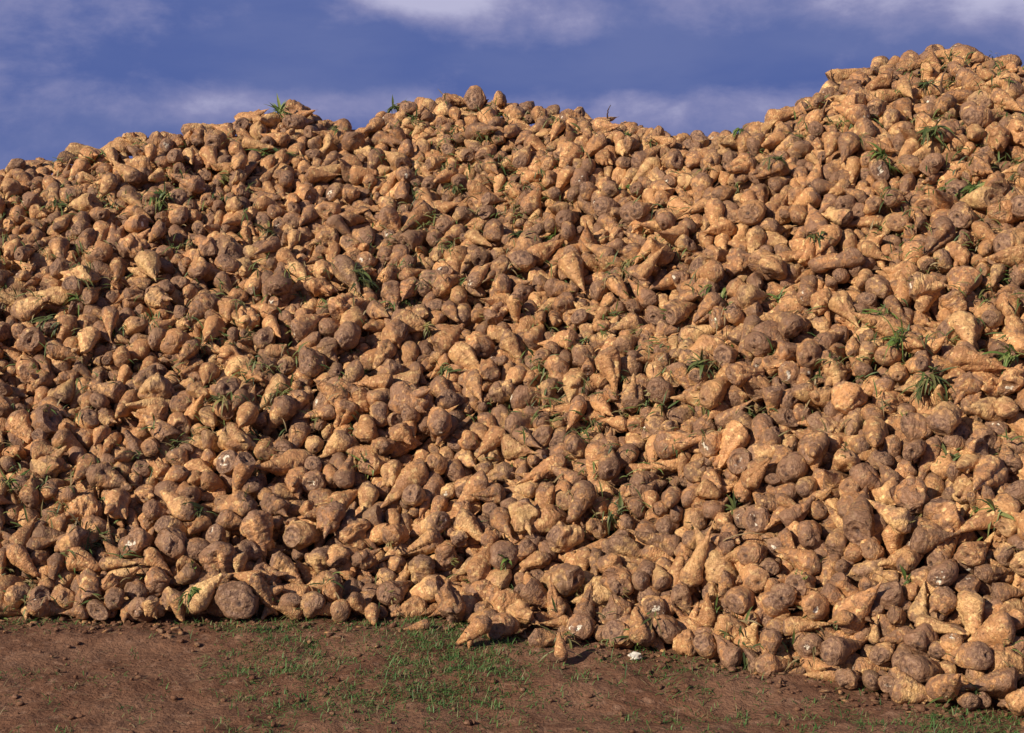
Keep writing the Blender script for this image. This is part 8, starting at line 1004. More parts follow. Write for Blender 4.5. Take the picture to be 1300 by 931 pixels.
'orange-tan cone-shaped beet, root pointing left, by green leaves, upper slope centre',
'soil-stained cone-shaped beet, root pointing right, upper slope centre',
'orange-tan cone-shaped beet, dark crown facing front, by green leaves, lower slope far left',
'orange-tan forked beet, dark crown facing front, upper slope centre',
'orange-tan cone-shaped beet, root tip facing front, mid slope far left',
'small tan round beet, root pointing up, lower slope centre left',
'soil-stained cone-shaped beet, dark crown facing front, upper slope centre right',
'pale tan cone-shaped beet, dark crown facing front, low far left',
'tan blunt beet, root pointing down, lower slope centre left',
'soil-stained cone-shaped beet, root pointing down, mid slope centre left',
'orange-tan forked beet, root tip facing front, mid slope centre left',
'orange-tan cone-shaped beet, root pointing down, by green leaves, upper slope far left',
'soil-stained forked beet, root pointing upper right, mid slope centre',
'soil-stained cone-shaped beet, root pointing left, mid slope centre',
'small soil-stained cone-shaped beet, root pointing down, by green leaves, low right',
'tan cone-shaped beet, dark crown facing front, mid slope centre right',
'orange-tan cone-shaped beet, root tip facing front, near the crest right',
'orange-tan knobbly beet, dark crown facing front, by green leaves, mid slope centre left',
'small orange-tan curved beet, root pointing upper left, low centre',
'small orange-tan cone-shaped beet, root pointing up, low centre right',
'small soil-stained curved beet, root pointing right, lower slope far right',
'pale tan knobbly beet, dark crown facing front, lower slope far right',
'soil-stained cone-shaped beet, root pointing left, lower slope centre',
'orange-tan cone-shaped beet, dark crown facing front, upper slope far left',
'tan forked beet, dark crown facing front, by green leaves, mid slope centre right',
'soil-stained knobbly beet, dark crown facing front, lower slope left',
'orange-tan forked beet, root pointing right, lower slope left',
'soil-stained knobbly beet, white-spotted crown facing front, on the ground far left',
'soil-stained cone-shaped beet, root pointing up, low centre right']
TUFTS = [
(-1.228,7.486,1.933,0.11,22,1,'leaf tuft crowning the crest of the left hump'),
(-1.195,7.218,1.712,0.13,20,1,"leaf tuft drooping just below the left hump's crest"),
(-0.634,7.886,1.998,0.1,16,0,'ragged leaf tuft standing on the crest between left and middle humps'),
(-0.888,7.442,1.849,0.08,8,0,'leaf tuft near the crest, right of the left hump'),
(-2.105,7.212,1.669,0.1,12,1,'leaf tuft lying near the skyline at far left'),
(-1.679,6.784,1.491,0.13,22,1,'big leaf tuft on the upper left slope'),
(-1.443,7.062,1.582,0.1,12,2,'leaf tuft below the left crest, above the big upper left tuft'),
(-1.964,6.870,1.500,0.09,9,2,'thin leaf tuft left of the big upper left tuft'),
(-2.374,6.871,1.463,0.1,12,1,'leaf tuft at the far left edge high on the slope'),
(-2.151,6.761,1.446,0.08,8,0,'leaf tuft close to the far left edge tuft'),
(-0.682,6.325,1.127,0.13,22,0,'matted leaf tuft in the middle left of the slope'),
(-1.987,6.071,0.948,0.12,16,0,'matted leaf tuft at the left edge, halfway up'),
(-1.896,6.223,1.028,0.1,10,1,'leaf tuft above the matted one at the left edge'),
(-1.888,5.301,0.379,0.09,12,1,'leaf tuft at the left edge, low on the slope'),
(-0.524,5.340,0.430,0.1,11,1,'leaf tuft low on the slope, left of centre'),
(-0.126,7.171,1.803,0.11,14,0,"leaf tuft below the middle hump's crest"),
(-0.038,7.005,1.618,0.1,12,1,'leaf tuft in the hollow below the middle hump'),
(-0.285,6.905,1.531,0.09,10,0,'leaf tuft on the left flank of the middle hump'),
(0.018,6.414,1.301,0.11,14,0,'leaf tuft wedged between beets above the centre'),
(0.179,6.479,1.300,0.1,12,1,'leaf tuft beside the wedged tuft above the centre'),
(0.127,5.709,0.797,0.12,14,1,'leaf tuft in the very middle of the slope'),
(0.568,7.004,1.793,0.08,8,1,'leaf tuft near the crest right of the middle hump'),
(0.658,6.744,1.740,0.08,10,0,'leaf tuft at the saddle between the humps'),
(0.506,6.579,1.523,0.09,10,1,'leaf tuft below the saddle between the humps'),
(0.581,6.273,1.309,0.08,8,2,'wilted leaf tuft well below the saddle'),
(1.031,6.494,1.782,0.07,9,1,'leaf tuft on the skyline left of the tall right hump'),
(1.128,6.137,1.628,0.08,9,0,'leaf tuft on the left shoulder of the right hump'),
(1.497,6.392,1.796,0.1,13,1,'leaf tuft on the upper face of the right hump'),
(1.857,6.420,1.971,0.09,12,0,'leaf tuft just below the highest crest'),
(2.030,6.711,2.114,0.07,9,0,'leaf tuft on the highest point of the heap'),
(1.542,5.980,1.621,0.12,16,1,'leaf tuft in the middle of the right hump'),
(1.784,6.093,1.758,0.12,18,0,'leaf tuft under the highest crest'),
(1.860,5.786,1.502,0.14,20,1,'wide leaf tuft on the right hump near the right edge'),
(2.052,5.889,1.601,0.12,14,0,'leaf tuft at the right edge high up'),
(1.401,5.045,0.940,0.15,26,1,'biggest leaf tuft on the right side of the slope'),
(1.360,5.334,1.020,0.12,18,1,'leaf tuft above the biggest right tuft'),
(1.760,4.963,0.900,0.12,14,1,'leaf tuft at the right edge halfway up'),
(1.448,4.886,0.811,0.12,18,0,'matted leaf tuft below the biggest right tuft'),
(1.045,5.629,1.052,0.11,14,1,'leaf tuft on the slope right of centre'),
(0.814,5.727,1.104,0.1,14,1,'leaf tuft left of the right of centre tuft'),
(0.852,5.537,0.891,0.1,14,1,'leaf tuft in a gap right of centre'),
(0.703,5.357,0.822,0.11,18,0,'dark leaf tuft in the gap below the right of centre tufts'),
(1.449,4.637,0.596,0.09,10,0,'small leaf tuft low on the right slope'),
(1.488,4.376,0.459,0.1,13,1,'leaf tuft low near the right edge'),
(-1.101,4.752,0.102,0.1,10,1,'leaf tuft in the lowest row at left'),
(-1.151,5.181,0.286,0.13,18,0,'tangled leaf tuft low on the left slope'),
(-1.162,5.631,0.662,0.11,14,2,'dry leaf tuft halfway up the left slope'),
(-0.485,6.249,1.026,0.09,9,0,'leaf tuft above and left of the centre'),
(-0.022,4.887,0.176,0.08,9,1,'leaf tuft low on the slope above the grassy strip'),
(0.166,5.096,0.347,0.09,9,2,'yellowing leaf tuft low on the slope near the middle'),
(1.799,5.376,1.161,0.1,12,0,'leaf tuft on the right side above the edge tuft'),
(1.213,4.277,0.261,0.06,3,1,'leaf scrap low among the right-hand beets'),
(0.849,4.275,0.051,0.09,8,2,'leaf scrap in the lowest beets right of centre'),
(0.359,4.916,0.341,0.09,10,0,'leaf tuft low on the slope right of the middle'),
(0.177,4.463,0.030,0.07,7,2,'leaf scrap among the lowest beets near the middle'),
(0.757,4.811,0.387,0.1,12,0,'tangled leaf tuft low on the slope right of centre'),
(-0.273,5.781,0.774,0.09,8,0,'leaf tuft on the slope just left of the middle'),
(0.507,6.119,1.209,0.09,10,2,'wilted leaf tuft above and right of the centre'),
(-0.350,6.008,0.912,0.08,7,2,'pale leaf scrap on the slope left of the middle'),
(1.226,5.701,1.312,0.09,9,0,'leaf tuft on the lower flank of the right hump'),
(-1.144,6.696,1.343,0.1,11,2,'wilted leaf tuft below the left hump'),
(0.330,7.081,1.825,0.08,8,1,'leaf tuft on the right flank of the middle crest')]
TWIGS = [(1.563,6.921,2.041,-0.038,0.061,0.006,"dark broken twig poking up from the right hump's skyline"),
(0.478,7.164,1.888,0.012,0.063,0.006,'dark curled stalk standing on the skyline right of the middle hump'),
(1.914,6.418,1.943,0.018,0.114,0.008,'reddish upright stalk under the highest crest'),
(-1.193,7.001,1.534,0.225,-0.124,0.006,'long thin dry stalk lying below the left hump'),
(-1.472,7.689,1.936,0.085,-0.026,0.006,'short dry stalk on the left crest'),
(1.112,5.190,0.827,0.017,0.126,0.008,'brown upright root stalk on the right of the slope'),
(0.664,4.626,0.307,0.179,0.036,0.004,'thin dry straw low on the slope right of centre'),
(-1.009,5.640,0.544,0.044,-0.125,0.007,'pale bent stalk halfway up the left slope'),
(-0.173,6.239,1.061,-0.138,0.090,0.005,'dry straw above and left of the centre')]

# ---------------------------------------------------------------- node helpers
def new_mat(name):
    m = bpy.data.materials.new(name); m.use_nodes = True
    nt = m.node_tree; nt.nodes.clear()
    out = nt.nodes.new('ShaderNodeOutputMaterial'); bs = nt.nodes.new('ShaderNodeBsdfPrincipled')
    nt.links.new(bs.outputs[0], out.inputs[0])
    return m, nt, bs
class NT:
    def __init__(s, nt): s.nt = nt
    def put(s, sock, v):
        if isinstance(v, bpy.types.NodeSocket): s.nt.links.new(v, sock)
        else: sock.default_value = v
    def noise(s, vec, scale, detail=4, rough=.55, dist=0, out=0):
        n = s.nt.nodes.new('ShaderNodeTexNoise'); s.put(n.inputs['Vector'], vec); n.inputs['Scale'].default_value = scale
        n.inputs['Detail'].default_value = detail; n.inputs['Roughness'].default_value = rough; n.inputs['Distortion'].default_value = dist
        return n.outputs[out]
    def math(s, op, a, b=0.0, clamp=False):
        n = s.nt.nodes.new('ShaderNodeMath'); n.operation = op; n.use_clamp = clamp; s.put(n.inputs[0], a); s.put(n.inputs[1], b); return n.outputs[0]
    def vmath(s, op, a, b):
        n = s.nt.nodes.new('ShaderNodeVectorMath'); n.operation = op; s.put(n.inputs[0], a); s.put(n.inputs[1], b); return n.outputs[0]
    def step(s, v, lo, hi, a=0.0, b=1.0):
        n = s.nt.nodes.new('ShaderNodeMapRange'); n.interpolation_type = 'SMOOTHSTEP'; s.put(n.inputs['Value'], v)
        s.put(n.inputs['From Min'], lo); s.put(n.inputs['From Max'], hi); s.put(n.inputs['To Min'], a); s.put(n.inputs['To Max'], b); return n.outputs[0]
    def mix(s, f, a, b):
        n = s.nt.nodes.new('ShaderNodeMix'); n.data_type = 'RGBA'; s.put(n.inputs[0], f)
        for k, v in ((6, a), (7, b)):
            s.put(n.inputs[k], v if isinstance(v, bpy.types.NodeSocket) else (*v, 1))
        return n.outputs[2]
    def attr(s, name, out):
        n = s.nt.nodes.new('ShaderNodeAttribute'); n.attribute_name = name; return n.outputs[out]
    def bump(s, h, strength, dist, normal=None):
        n = s.nt.nodes.new('ShaderNodeBump'); n.inputs['Strength'].default_value = strength; n.inputs['Distance'].default_value = dist
        s.put(n.inputs['Height'], h)
        if normal is not None: s.put(n.inputs['Normal'], normal)
        return n.outputs[0]

def beet_material():
    m, nt, bs = new_mat('beet_skin'); T = NT(nt)
    co = T.attr('bco', 'Vector'); t = T.attr('t', 'Fac'); rn = T.attr('rnd', 'Vector')
    sep = nt.nodes.new('ShaderNodeSeparateXYZ'); nt.links.new(rn, sep.inputs[0]); r0, r1, r2 = sep.outputs
    v = T.vmath('ADD', co, T.vmath('MULTIPLY', rn, (37.0, 53.0, 71.0)))
    sepc = nt.nodes.new('ShaderNodeSeparateXYZ'); nt.links.new(co, sepc.inputs[0])
    # skin
    base = T.mix(T.step(r0, .0, .6), (.47,.220,.084), (.57,.290,.114))
    base = T.mix(T.step(r0, .55, 1.0), base, (.66,.405,.17))
    big = T.noise(v, 1.1, 3)
    base = T.mix(T.step(big, .35, .68), base, (.41,.196,.084))
    pale = T.noise(T.vmath('ADD', v, (9,3,1)), 2.6, 5, .6)
    base = T.mix(T.step(pale, .53, .66, 0, .85), base, (.80,.53,.225))
    # soil film, heavier towards the crown and on some beets
    d = T.noise(T.vmath('ADD', v, (4,8,2)), 1.9, 7, .65, .3)
    near = T.step(t, .28, -.02, 0, .13)
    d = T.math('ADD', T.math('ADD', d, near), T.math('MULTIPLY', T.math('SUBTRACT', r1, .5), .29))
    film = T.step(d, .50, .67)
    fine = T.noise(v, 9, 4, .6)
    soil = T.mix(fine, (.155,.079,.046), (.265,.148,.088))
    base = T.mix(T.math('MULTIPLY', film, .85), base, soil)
    # small dark pits and cracks
    pit = T.noise(v, 4.2, 3, .5)
    base = T.mix(T.step(pit, .66, .74, 0, .65), base, (.075,.042,.030))
    crk = T.noise(v, 3.2, 6, .6, 1.2)
    crk = T.math('ABSOLUTE', T.math('SUBTRACT', crk, .5))
    base = T.mix(T.step(crk, .010, .0, 0, .3), base, (.10,.055,.035))
    fsp = T.noise(T.vmath('ADD', v, (2,7,5)), 8.0, 4, .6)
    base = T.mix(T.step(fsp, .56, .68, 0, .25), base, soil)
    tone = T.step(r2, 0.0, 1.0, .84, 1.14); tn = nt.nodes.new('ShaderNodeVectorMath'); tn.operation = 'SCALE'; nt.links.new(base, tn.inputs[0]); nt.links.new(tone, tn.inputs['Scale']); base = tn.outputs[0]
    # scalped crown with leaf scars
    cm = T.step(t, .015, -.06)
    ring = T.math('SINE', T.math('ADD', T.math('MULTIPLY', t, 12.0), T.math('MULTIPLY', T.noise(v, 2.2, 5, .6), 17.0)))
    ccol = T.mix(T.step(ring, -.6, .9), (.145,.075,.045), (.235,.130,.080))
    ccol = T.mix(T.step(T.noise(v, 4, 5, .65), .42, .66), ccol, (.38,.22,.12))
    ccol = T.mix(T.step(T.math('MULTIPLY', r0, r1), .02, .25), T.mix(.55, ccol, base), ccol)
    ccol = T.mix(T.step(t, -.72, -.95, 0, .8), ccol, (.055,.035,.03))
    wsp = T.math('MULTIPLY', T.step(T.math('ADD', T.noise(v, 2.6, 3, .5), T.math('MULTIPLY', t, -.26)), .74, .78), T.step(r2, .87, .89))
    base = T.mix(cm, base, ccol)
    base = T.mix(T.math('MULTIPLY', wsp, cm), base, (.78,.68,.52))
    # snapped root ends
    tipm = T.math('MULTIPLY', T.step(t, 1.12, 1.2), T.step(r2, .45, .5))
    base = T.mix(tipm, base, (.62,.45,.27))
    nt.links.new(base, bs.inputs['Base Color'])
    bs.inputs['Roughness'].default_value = .58; bs.inputs['Specular IOR Level'].default_value = .36
    wr = T.math('SINE', T.math('ADD', T.math('MULTIPLY', sepc.outputs[2], 26.0), T.math('MULTIPLY', T.noise(v, 2.2, 3), 22.0)))
    h = T.math('ADD', T.math('MULTIPLY', T.noise(v, 2.7, 5, .5), 1.0), T.math('MULTIPLY', wr, .07))
    h = T.math('ADD', h, T.math('MULTIPLY', film, .16))
    h = T.math('SUBTRACT', h, T.step(crk, .02, .0, 0, .18))
    h = T.math('SUBTRACT', h, T.step(pit, .62, .74, 0, .35))
    h = T.math('ADD', h, T.math('MULTIPLY', T.math('MULTIPLY', ring, cm), .12))
    nt.links.new(T.bump(h, .7, .011), bs.inputs['Normal'])
    return m
def soil_material(name, a, b, c, scale=1.0):
    m, nt, bs = new_mat(name); T = NT(nt)
    g = nt.nodes.new('ShaderNodeNewGeometry'); p = g.outputs['Position']
    col = T.mix(T.step(T.noise(p, 3.5*scale, 6, .6), .35, .65), a, b)
    col = T.mix(T.step(T.noise(p, 26*scale, 5, .65), .5, .72), col, c)
    col = T.mix(T.step(T.noise(p, 55*scale, 3, .6), .6, .7, 0, .7), col, (.06,.032,.022))
    nt.links.new(col, bs.inputs['Base Color']); bs.inputs['Roughness'].default_value = .95; bs.inputs['Specular IOR Level'].default_value = .1
    h = T.math('ADD', T.noise(p, 22*scale, 7, .65), T.math('MULTIPLY', T.noise(p, 90*scale, 4, .6), .35))
    nt.links.new(T.bump(h, 1.0, .02), bs.inputs['Normal'])
    return m
def leaf_material(name, cols):
    m, nt, bs = new_mat(name); T = NT(nt)
    r = T.attr('rnd', 'Vector'); sep = nt.nodes.new('ShaderNodeSeparateXYZ'); nt.links.new(r, sep.inputs[0])
    ramp = nt.nodes.new('ShaderNodeValToRGB'); nt.links.new(sep.outputs[0], ramp.inputs[0])
    e = ramp.color_ramp.elements
    while len(e) < len(cols): e.new(.5)
    for k, cc in enumerate(cols): e[k].position = k/(len(cols)-1); e[k].color = (*cc, 1)
    g = nt.nodes.new('ShaderNodeNewGeometry')
    col = T.mix(T.step(T.noise(g.outputs['Position'], 60, 3), .45, .75, 0, .5), ramp.outputs[0], (.10,.075,.03))
    nt.links.new(col, bs.inputs['Base Color']); bs.inputs['Roughness'].default_value = .5; bs.inputs['Specular IOR Level'].default_value = .35
    tr = nt.nodes.new('ShaderNodeBsdfTranslucent'); nt.links.new(col, tr.inputs[0])
    mx = nt.nodes.new('ShaderNodeMixShader'); mx.inputs[0].default_value = .25
    out = [n for n in nt.nodes if n.type == 'OUTPUT_MATERIAL'][0]
    nt.links.new(bs.outputs[0], mx.inputs[1]); nt.links.new(tr.outputs[0], mx.inputs[2]); nt.links.new(mx.outputs[0], out.inputs[0])
    return m
M_BEET = beet_material()
M_GROUND = soil_material('red_brown_soil', (.155,.072,.040), (.21,.108,.063), (.27,.152,.095))
M_CORE = soil_material('added_dark_core', (.10,.052,.032), (.14,.075,.045), (.18,.10,.06))  # for the sheet added inside the heap, dark so gaps read as shade
M_LEAF = [leaf_material('dark_leaf', [(.04,.055,.02),(.07,.10,.03),(.12,.16,.045),(.19,.16,.06)]),
          leaf_material('green_leaf', [(.05,.08,.022),(.09,.15,.035),(.16,.24,.05),(.27,.28,.09)]),
          leaf_material('wilted_leaf', [(.07,.08,.025),(.17,.18,.05),(.30,.26,.09),(.34,.24,.11)])]
M_GRASS = leaf_material('grass_blades', [(.04,.095,.025),(.07,.165,.038),(.12,.23,.055),(.24,.19,.09),(.34,.25,.13)])
M_STALK = leaf_material('dry_stalk', [(.09,.05,.035),(.17,.09,.05),(.30,.18,.09),(.42,.30,.14)])

# ---------------------------------------------------------------- mesh helpers
def mesh_np(name, V, quads, tris, smooth=True, attrs=None, mats=(), midx=None):
    me = bpy.data.meshes.new(name)
    nq, nt_ = len(quads), len(tris)
    me.vertices.add(len(V)); me.vertices.foreach_set('co', np.asarray(V, np.float32).ravel())
    loops = np.concatenate([np.asarray(quads, np.int32).ravel(), np.asarray(tris, np.int32).ravel()])
    me.loops.add(len(loops)); me.loops.foreach_set('vertex_index', loops)
    me.polygons.add(nq+nt_)
    st = np.concatenate([np.arange(nq)*4, nq*4+np.arange(nt_)*3]).astype(np.int32)
    me.polygons.foreach_set('loop_start', st)
    me.polygons.foreach_set('use_smooth', np.full(nq+nt_, smooth))
    if midx is not None: me.polygons.foreach_set('material_index', np.asarray(midx, np.int32))
    for m in mats: me.materials.append(m)
    for nm, (typ, arr) in (attrs or {}).items():
        at = me.attributes.new(nm, typ, 'POINT')
        at.data.foreach_set('vector' if typ == 'FLOAT_VECTOR' else 'value', np.asarray(arr, np.float32).ravel())
    me.update(calc_edges=True); me.validate()
    return me
def link(name, me, parent=None, loc=None):
    o = bpy.data.objects.new(name, me); C.objects.link(o)
    if parent: o.parent = parent
    if loc is not None: o.location = loc
    return o
def tag(o, label=None, cat=None, group=None, kind=None):
    for k, v in (('label', label), ('category', cat), ('group', group), ('kind', kind)):
        if v: o[k] = v
    return o
_cache = {}
def proto(i, lod):
    if (i, lod) not in _cache:
        nr, ns, nc = {0:(26,28,6), 1:(17,18,5), 2:(10,11,3)}[lod]
        V, F, t, cf = make_proto(i, nr, ns, nc)
        q = np.array([f for f in F if len(f) == 4]); r = np.array([f for f in F if len(f) == 3])
        qc = np.array([c for f, c in zip(F, cf) if len(f) == 4]); rc = np.array([c for f, c in zip(F, cf) if len(f) == 3])
        _cache[i, lod] = (V, q, r, t, qc, rc)
    return _cache[i, lod]
def squash(k):
    rr = np.random.RandomState(900+k); return np.array([1+rr.uniform(-.09,.09), 1+rr.uniform(-.09,.09), 1+rr.uniform(-.05,.05)])

class Strips:
    def __init__(s): s.V, s.Q, s.T, s.R = [], [], [], []
    def blade(s, base, d, up, length, width, droop, tone, rng, seg=5, fold=.35):
        """a folded, tapering leaf blade bending over under its weight"""
        d = d.normalized(); p = Vector(base); o = len(s.V)
        side = d.cross(up); side = side.normalized() if side.length > 1e-4 else Vector((1,0,0))
        tw = rng.uniform(-.5,.5)
        for k in range(seg+1):
            u = k/seg
            w = width*(.55+.9*u if u < .5 else (1-u)*2.0)*.5 if k < seg else width*.04
            nn = side.cross(d)
            sd = (side*math.cos(tw*u)+nn*math.sin(tw*u))
            s.V += [p-sd*w+nn*w*fold, p.copy(), p+sd*w+nn*w*fold]; s.R += [(tone+rng.uniform(-.05,.05), u, 0)]*3
            if k:
                a = o+3*(k-1); s.Q += [(a,a+1,a+4,a+3),(a+1,a+2,a+5,a+4)]
            d = (d + Vector((0,0,-1))*droop/seg + Vector((rng.uniform(-.1,.1),rng.uniform(-.1,.1),0))).normalized()
            p = p + d*length/seg
    def mesh(s, name, mat):
        return mesh_np(name, [tuple(v) for v in s.V], np.array(s.Q), np.array(s.T).reshape(-1,3).astype(int), True, {'rnd':('FLOAT_VECTOR', s.R)}, [mat])

# ---------------------------------------------------------------- the beets one can single out
def submesh(name, V, q, r, t, rnd):
    used = np.unique(np.concatenate([q.ravel(), r.ravel()])).astype(int); mp = np.full(len(V), -1); mp[used] = np.arange(len(used))
    return mesh_np(name, V[used], mp[q], mp[r], True, {'bco':('FLOAT_VECTOR', V[used]/SC), 't':('FLOAT', t[used]), 'rnd':('FLOAT_VECTOR', np.tile(rnd, (len(used),1)))}, [M_BEET])
for k in range(300):
    V, q, r, t, qc, rc = proto(B_KIND[k], 0)
    SC = B_SIZE[k]; W = V*squash(k)*SC
    nside = max(0, max(qc.max(), rc.max())-1)
    if B_CROWN[k] or nside:
        o = bpy.data.objects.new('sugar_beet', None); C.objects.link(o); o.empty_display_size = .03
        keep = [0] if B_CROWN[k] else [0, 1]
        link('root', submesh('root', W, q[np.isin(qc, keep)], r[np.isin(rc, keep)], t, B_RND[k]), o)
        if B_CROWN[k]:
            cr = link('crown', submesh('crown', W, q[qc==1], r[rc==1], t, B_RND[k]), o)
            rg = random.Random(3000+k)
            if rg.random() < .22:                          # stubs of the leaf stalks the topper left
                S = Strips(); zc = W[np.where(t < -.01)[0]][:,2].mean(); a0 = rg.uniform(0,6.28)
                for b in range(rg.randint(5,11)):
                    an = a0+rg.gauss(0,.55); rr = SC*rg.uniform(.35,.72)
                    S.blade((math.cos(an)*rr, math.sin(an)*rr, zc-.004), Vector((math.cos(an)*.8+rg.gauss(0,.3), math.sin(an)*.8+rg.gauss(0,.3), rg.uniform(.2,.9))), Vector((0,0,1)),
                            rg.uniform(.012,.034), rg.uniform(.004,.008), rg.uniform(0,.9), rg.random(), rg, 3)
                link('leaf_stubs', S.mesh('leaf_stubs', M_LEAF[rg.choice((1,2,2))]), cr)
        for f in range(nside):
            link('side_root', submesh('side_root', W, q[qc==2+f], r[rc==2+f], t, B_RND[k]), o)
    else:
        o = link('sugar_beet', submesh('sugar_beet', W, q, r, t, B_RND[k]))
    o.rotation_mode = 'QUATERNION'; o.rotation_quaternion = B_QUAT[k]; o.location = B_LOC[k]
    tag(o, LABELS[k], 'sugar beet', 'sugar beets in the heap')

# ---------------------------------------------------------------- the rest of the heap, and an added dark core sheet that blocks light
Vs, Qs, Ts, Bc, Tt, Rn = [], [], [], [], [], []
off = 0
for k in range(300, N):
    V, q, r, t, qc, rc = proto(B_KIND[k], 1 if k < N_NEAR else 2)
    R = np.array(B_QUAT[k].to_matrix())
    W = (V*squash(k)) @ R.T*B_SIZE[k] + B_LOC[k]
    Vs.append(W); Qs.append(q+off); Ts.append(r+off); Bc.append(V); Tt.append(t); Rn.append(np.tile(B_RND[k], (len(V),1))); off += len(V)
ur = np.random.RandomState(31)                       # buried beets that close the gaps under the top layer
UK = [int(k) for k in ur.randint(0, NPROTO, 2600)]
for k in range(2600):
    y = ur.uniform(3.5, 8.6); x = ur.uniform(-1, 1)*(.36*y+.95)
    z = float(heap_z(x, y))
    if y < float(np.interp(x, FOOT[:,0], FOOT[:,1]))+.1: continue
    V, q, r, t, qc, rc = proto(UK[k], 2)
    R = np.array(Euler(tuple(ur.uniform(-3,3,3))).to_matrix())
    Vs.append(V @ R.T*ur.uniform(.03,.05) + np.array((x, y, z-.15))); Qs.append(q+off); Ts.append(r+off); Bc.append(V); Tt.append(t); Rn.append(np.tile((ur.rand(), .9, ur.rand()*.6), (len(V),1))); off += len(V)  # high soil value paints the shade of the gaps into their skin
gx, gy = np.linspace(-4.2,4.2,150), np.linspace(3.3,9.6,120)
GX, GY = np.meshgrid(gx, gy); GZ = heap_z(GX, GY)-.17
GZ += .03*np.sin(GX*9+np.sin(GY*7))*np.sin(GY*8.3)
GZ = np.maximum(GZ, -.06)
Vs.append(np.stack([GX,GY,GZ],-1).reshape(-1,3)); n = len(gx)
idx = np.arange(len(gx)*len(gy)).reshape(len(gy), len(gx))
cq = np.stack([idx[:-1,:-1], idx[:-1,1:], idx[1:,1:], idx[1:,:-1]], -1).reshape(-1,4)
Qs.append(cq+off); Bc.append(Vs[-1]); Tt.append(np.full(len(Vs[-1]), .5)); Rn.append(np.zeros((len(Vs[-1]),3)))
nq = sum(len(a) for a in Qs); nt3 = sum(len(a) for a in Ts)
mi = np.zeros(nq+nt3, int); mi[nq-len(cq):nq] = 1
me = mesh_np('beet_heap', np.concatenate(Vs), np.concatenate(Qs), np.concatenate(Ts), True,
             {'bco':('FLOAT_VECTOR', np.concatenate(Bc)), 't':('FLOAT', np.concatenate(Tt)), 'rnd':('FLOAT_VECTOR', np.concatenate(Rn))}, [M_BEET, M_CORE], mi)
tag(link('beet_heap', me), 'great sloping heap of harvested sugar beets with three humps against the sky', 'beet heap', kind='stuff')

# ---------------------------------------------------------------- ground
def axis(a, b, step, far):
    v = list(np.arange(a, b+1e-6, step)); s = step
    while v[-1] < far: s *= 1.35; v.append(v[-1]+s)
    s = step; w = []
    x = a
    while x > -far: s *= 1.35; x -= s; w.append(x)
    return np.array(w[::-1]+v)
ax, ay = axis(-3.0, 3.0, .012, 600), axis(3.3, 5.2, .012, 600)
X, Y = np.meshgrid(ax, ay)
def ground_z(x, y):
    p = Vector((x, y, 0))
    z = .020*noise.noise(p*1.7) + .013*noise.noise(p*5.5) + .010*noise.noise(p*13+Vector((0,0,4))) + .007*abs(noise.noise(p*31)) 
    return z + .010*math.sin(y*14+1.6*noise.noise(p*1.2))*(.5+.5*noise.noise(p*.9))
Z = np.zeros(X.shape)
for j in range(X.shape[0]):
    for i in range(X.shape[1]):
        if -3.3 < X[j,i] < 3.3 and 3.0 < Y[j,i] < 5.4: Z[j,i] = ground_z(X[j,i], Y[j,i])-.006
idx = np.arange(X.size).reshape(X.shape)
gq = np.stack([idx[:-1,:-1], idx[:-1,1:], idx[1:,1:], idx[1:,:-1]], -1).reshape(-1,4)
tag(link('ground', mesh_np('ground', np.stack([X,Y,Z],-1).reshape(-1,3), gq, np.zeros((0,3),int), True, None, [M_GROUND])),
    'bare red-brown soil in front of the beet heap', 'ground', kind='structure')

# ---------------------------------------------------------------- blades, leaves, stalks
NRM = Vector((0,-.58,.81))
for k, (x, y, z, size, n, hue, words) in enumerate(TUFTS):
    rg = random.Random(400+k); S = Strips()
    lean = Vector((rg.uniform(-.5,.5), 0, 0))
    heads = [(Vector((rg.gauss(0,.2), rg.gauss(0,.15), rg.gauss(0,.07)))*size, Vector((rg.gauss(0,1), rg.gauss(0,.5), rg.gauss(0,.5)))) for h in range(2+n//7)]
    for b in range(int(n*2.4)):
        hp, hd = rg.choice(heads)                         # torn-off leaf rosettes lying tangled on the beets
        d = hd*.9 + Vector((rg.gauss(0,.55), rg.gauss(0,.45), rg.gauss(0,.45))) + NRM*rg.uniform(-.15,.6)
        bp = hp + Vector((rg.gauss(0,.07), rg.gauss(0,.07), rg.gauss(0,.05)))*size
        S.blade(bp, d, NRM, size*rg.uniform(.26,1.0), rg.uniform(.004,.009) if rg.random() < .7 else rg.uniform(.011,.020), rg.uniform(.3,3.0), rg.random(), rg)
    o = link('leaf_tuft', S.mesh('leaf_tuft', M_LEAF[hue]), None, (x, y+.01, z+.005))
    tag(o, words, 'leaf tuft', 'beet leaf tufts on the heap')

# torn scraps of leaf and stalk caught between the beets all over the heap
rg = random.Random(77); SS = {h: Strips() for h in range(3)}; S = Strips()
for c in range(4300):
    k = rg.randrange(0, N_NEAR); p = Vector(B_LOC[k])
    if p.z > float(np.interp(p.x, RIDGE[:,0], RIDGE[:,1]))-.16: continue
    if noise.noise(Vector((p.x*1.4, p.y*1.4, p.z*1.4+9))) < rg.uniform(-.25,.35): continue
    a = rg.uniform(0, 6.28); p = p + Vector((math.cos(a)*1.05, 0, math.sin(a)*.8))*B_SIZE[k] + NRM*B_SIZE[k]*rg.uniform(.25,.85)
    for b in range(rg.randint(1, 7)):
        d = Vector((rg.gauss(0,.8), rg.gauss(0,.45), rg.gauss(0,.6))) + NRM*rg.uniform(-.1,.5)
        S.blade(p+Vector((rg.gauss(0,.01),rg.gauss(0,.01),rg.gauss(0,.01))), d, NRM, rg.uniform(.018,.08), rg.uniform(.003,.009), rg.uniform(.2,2.2), rg.random()**1.2, rg, 4)
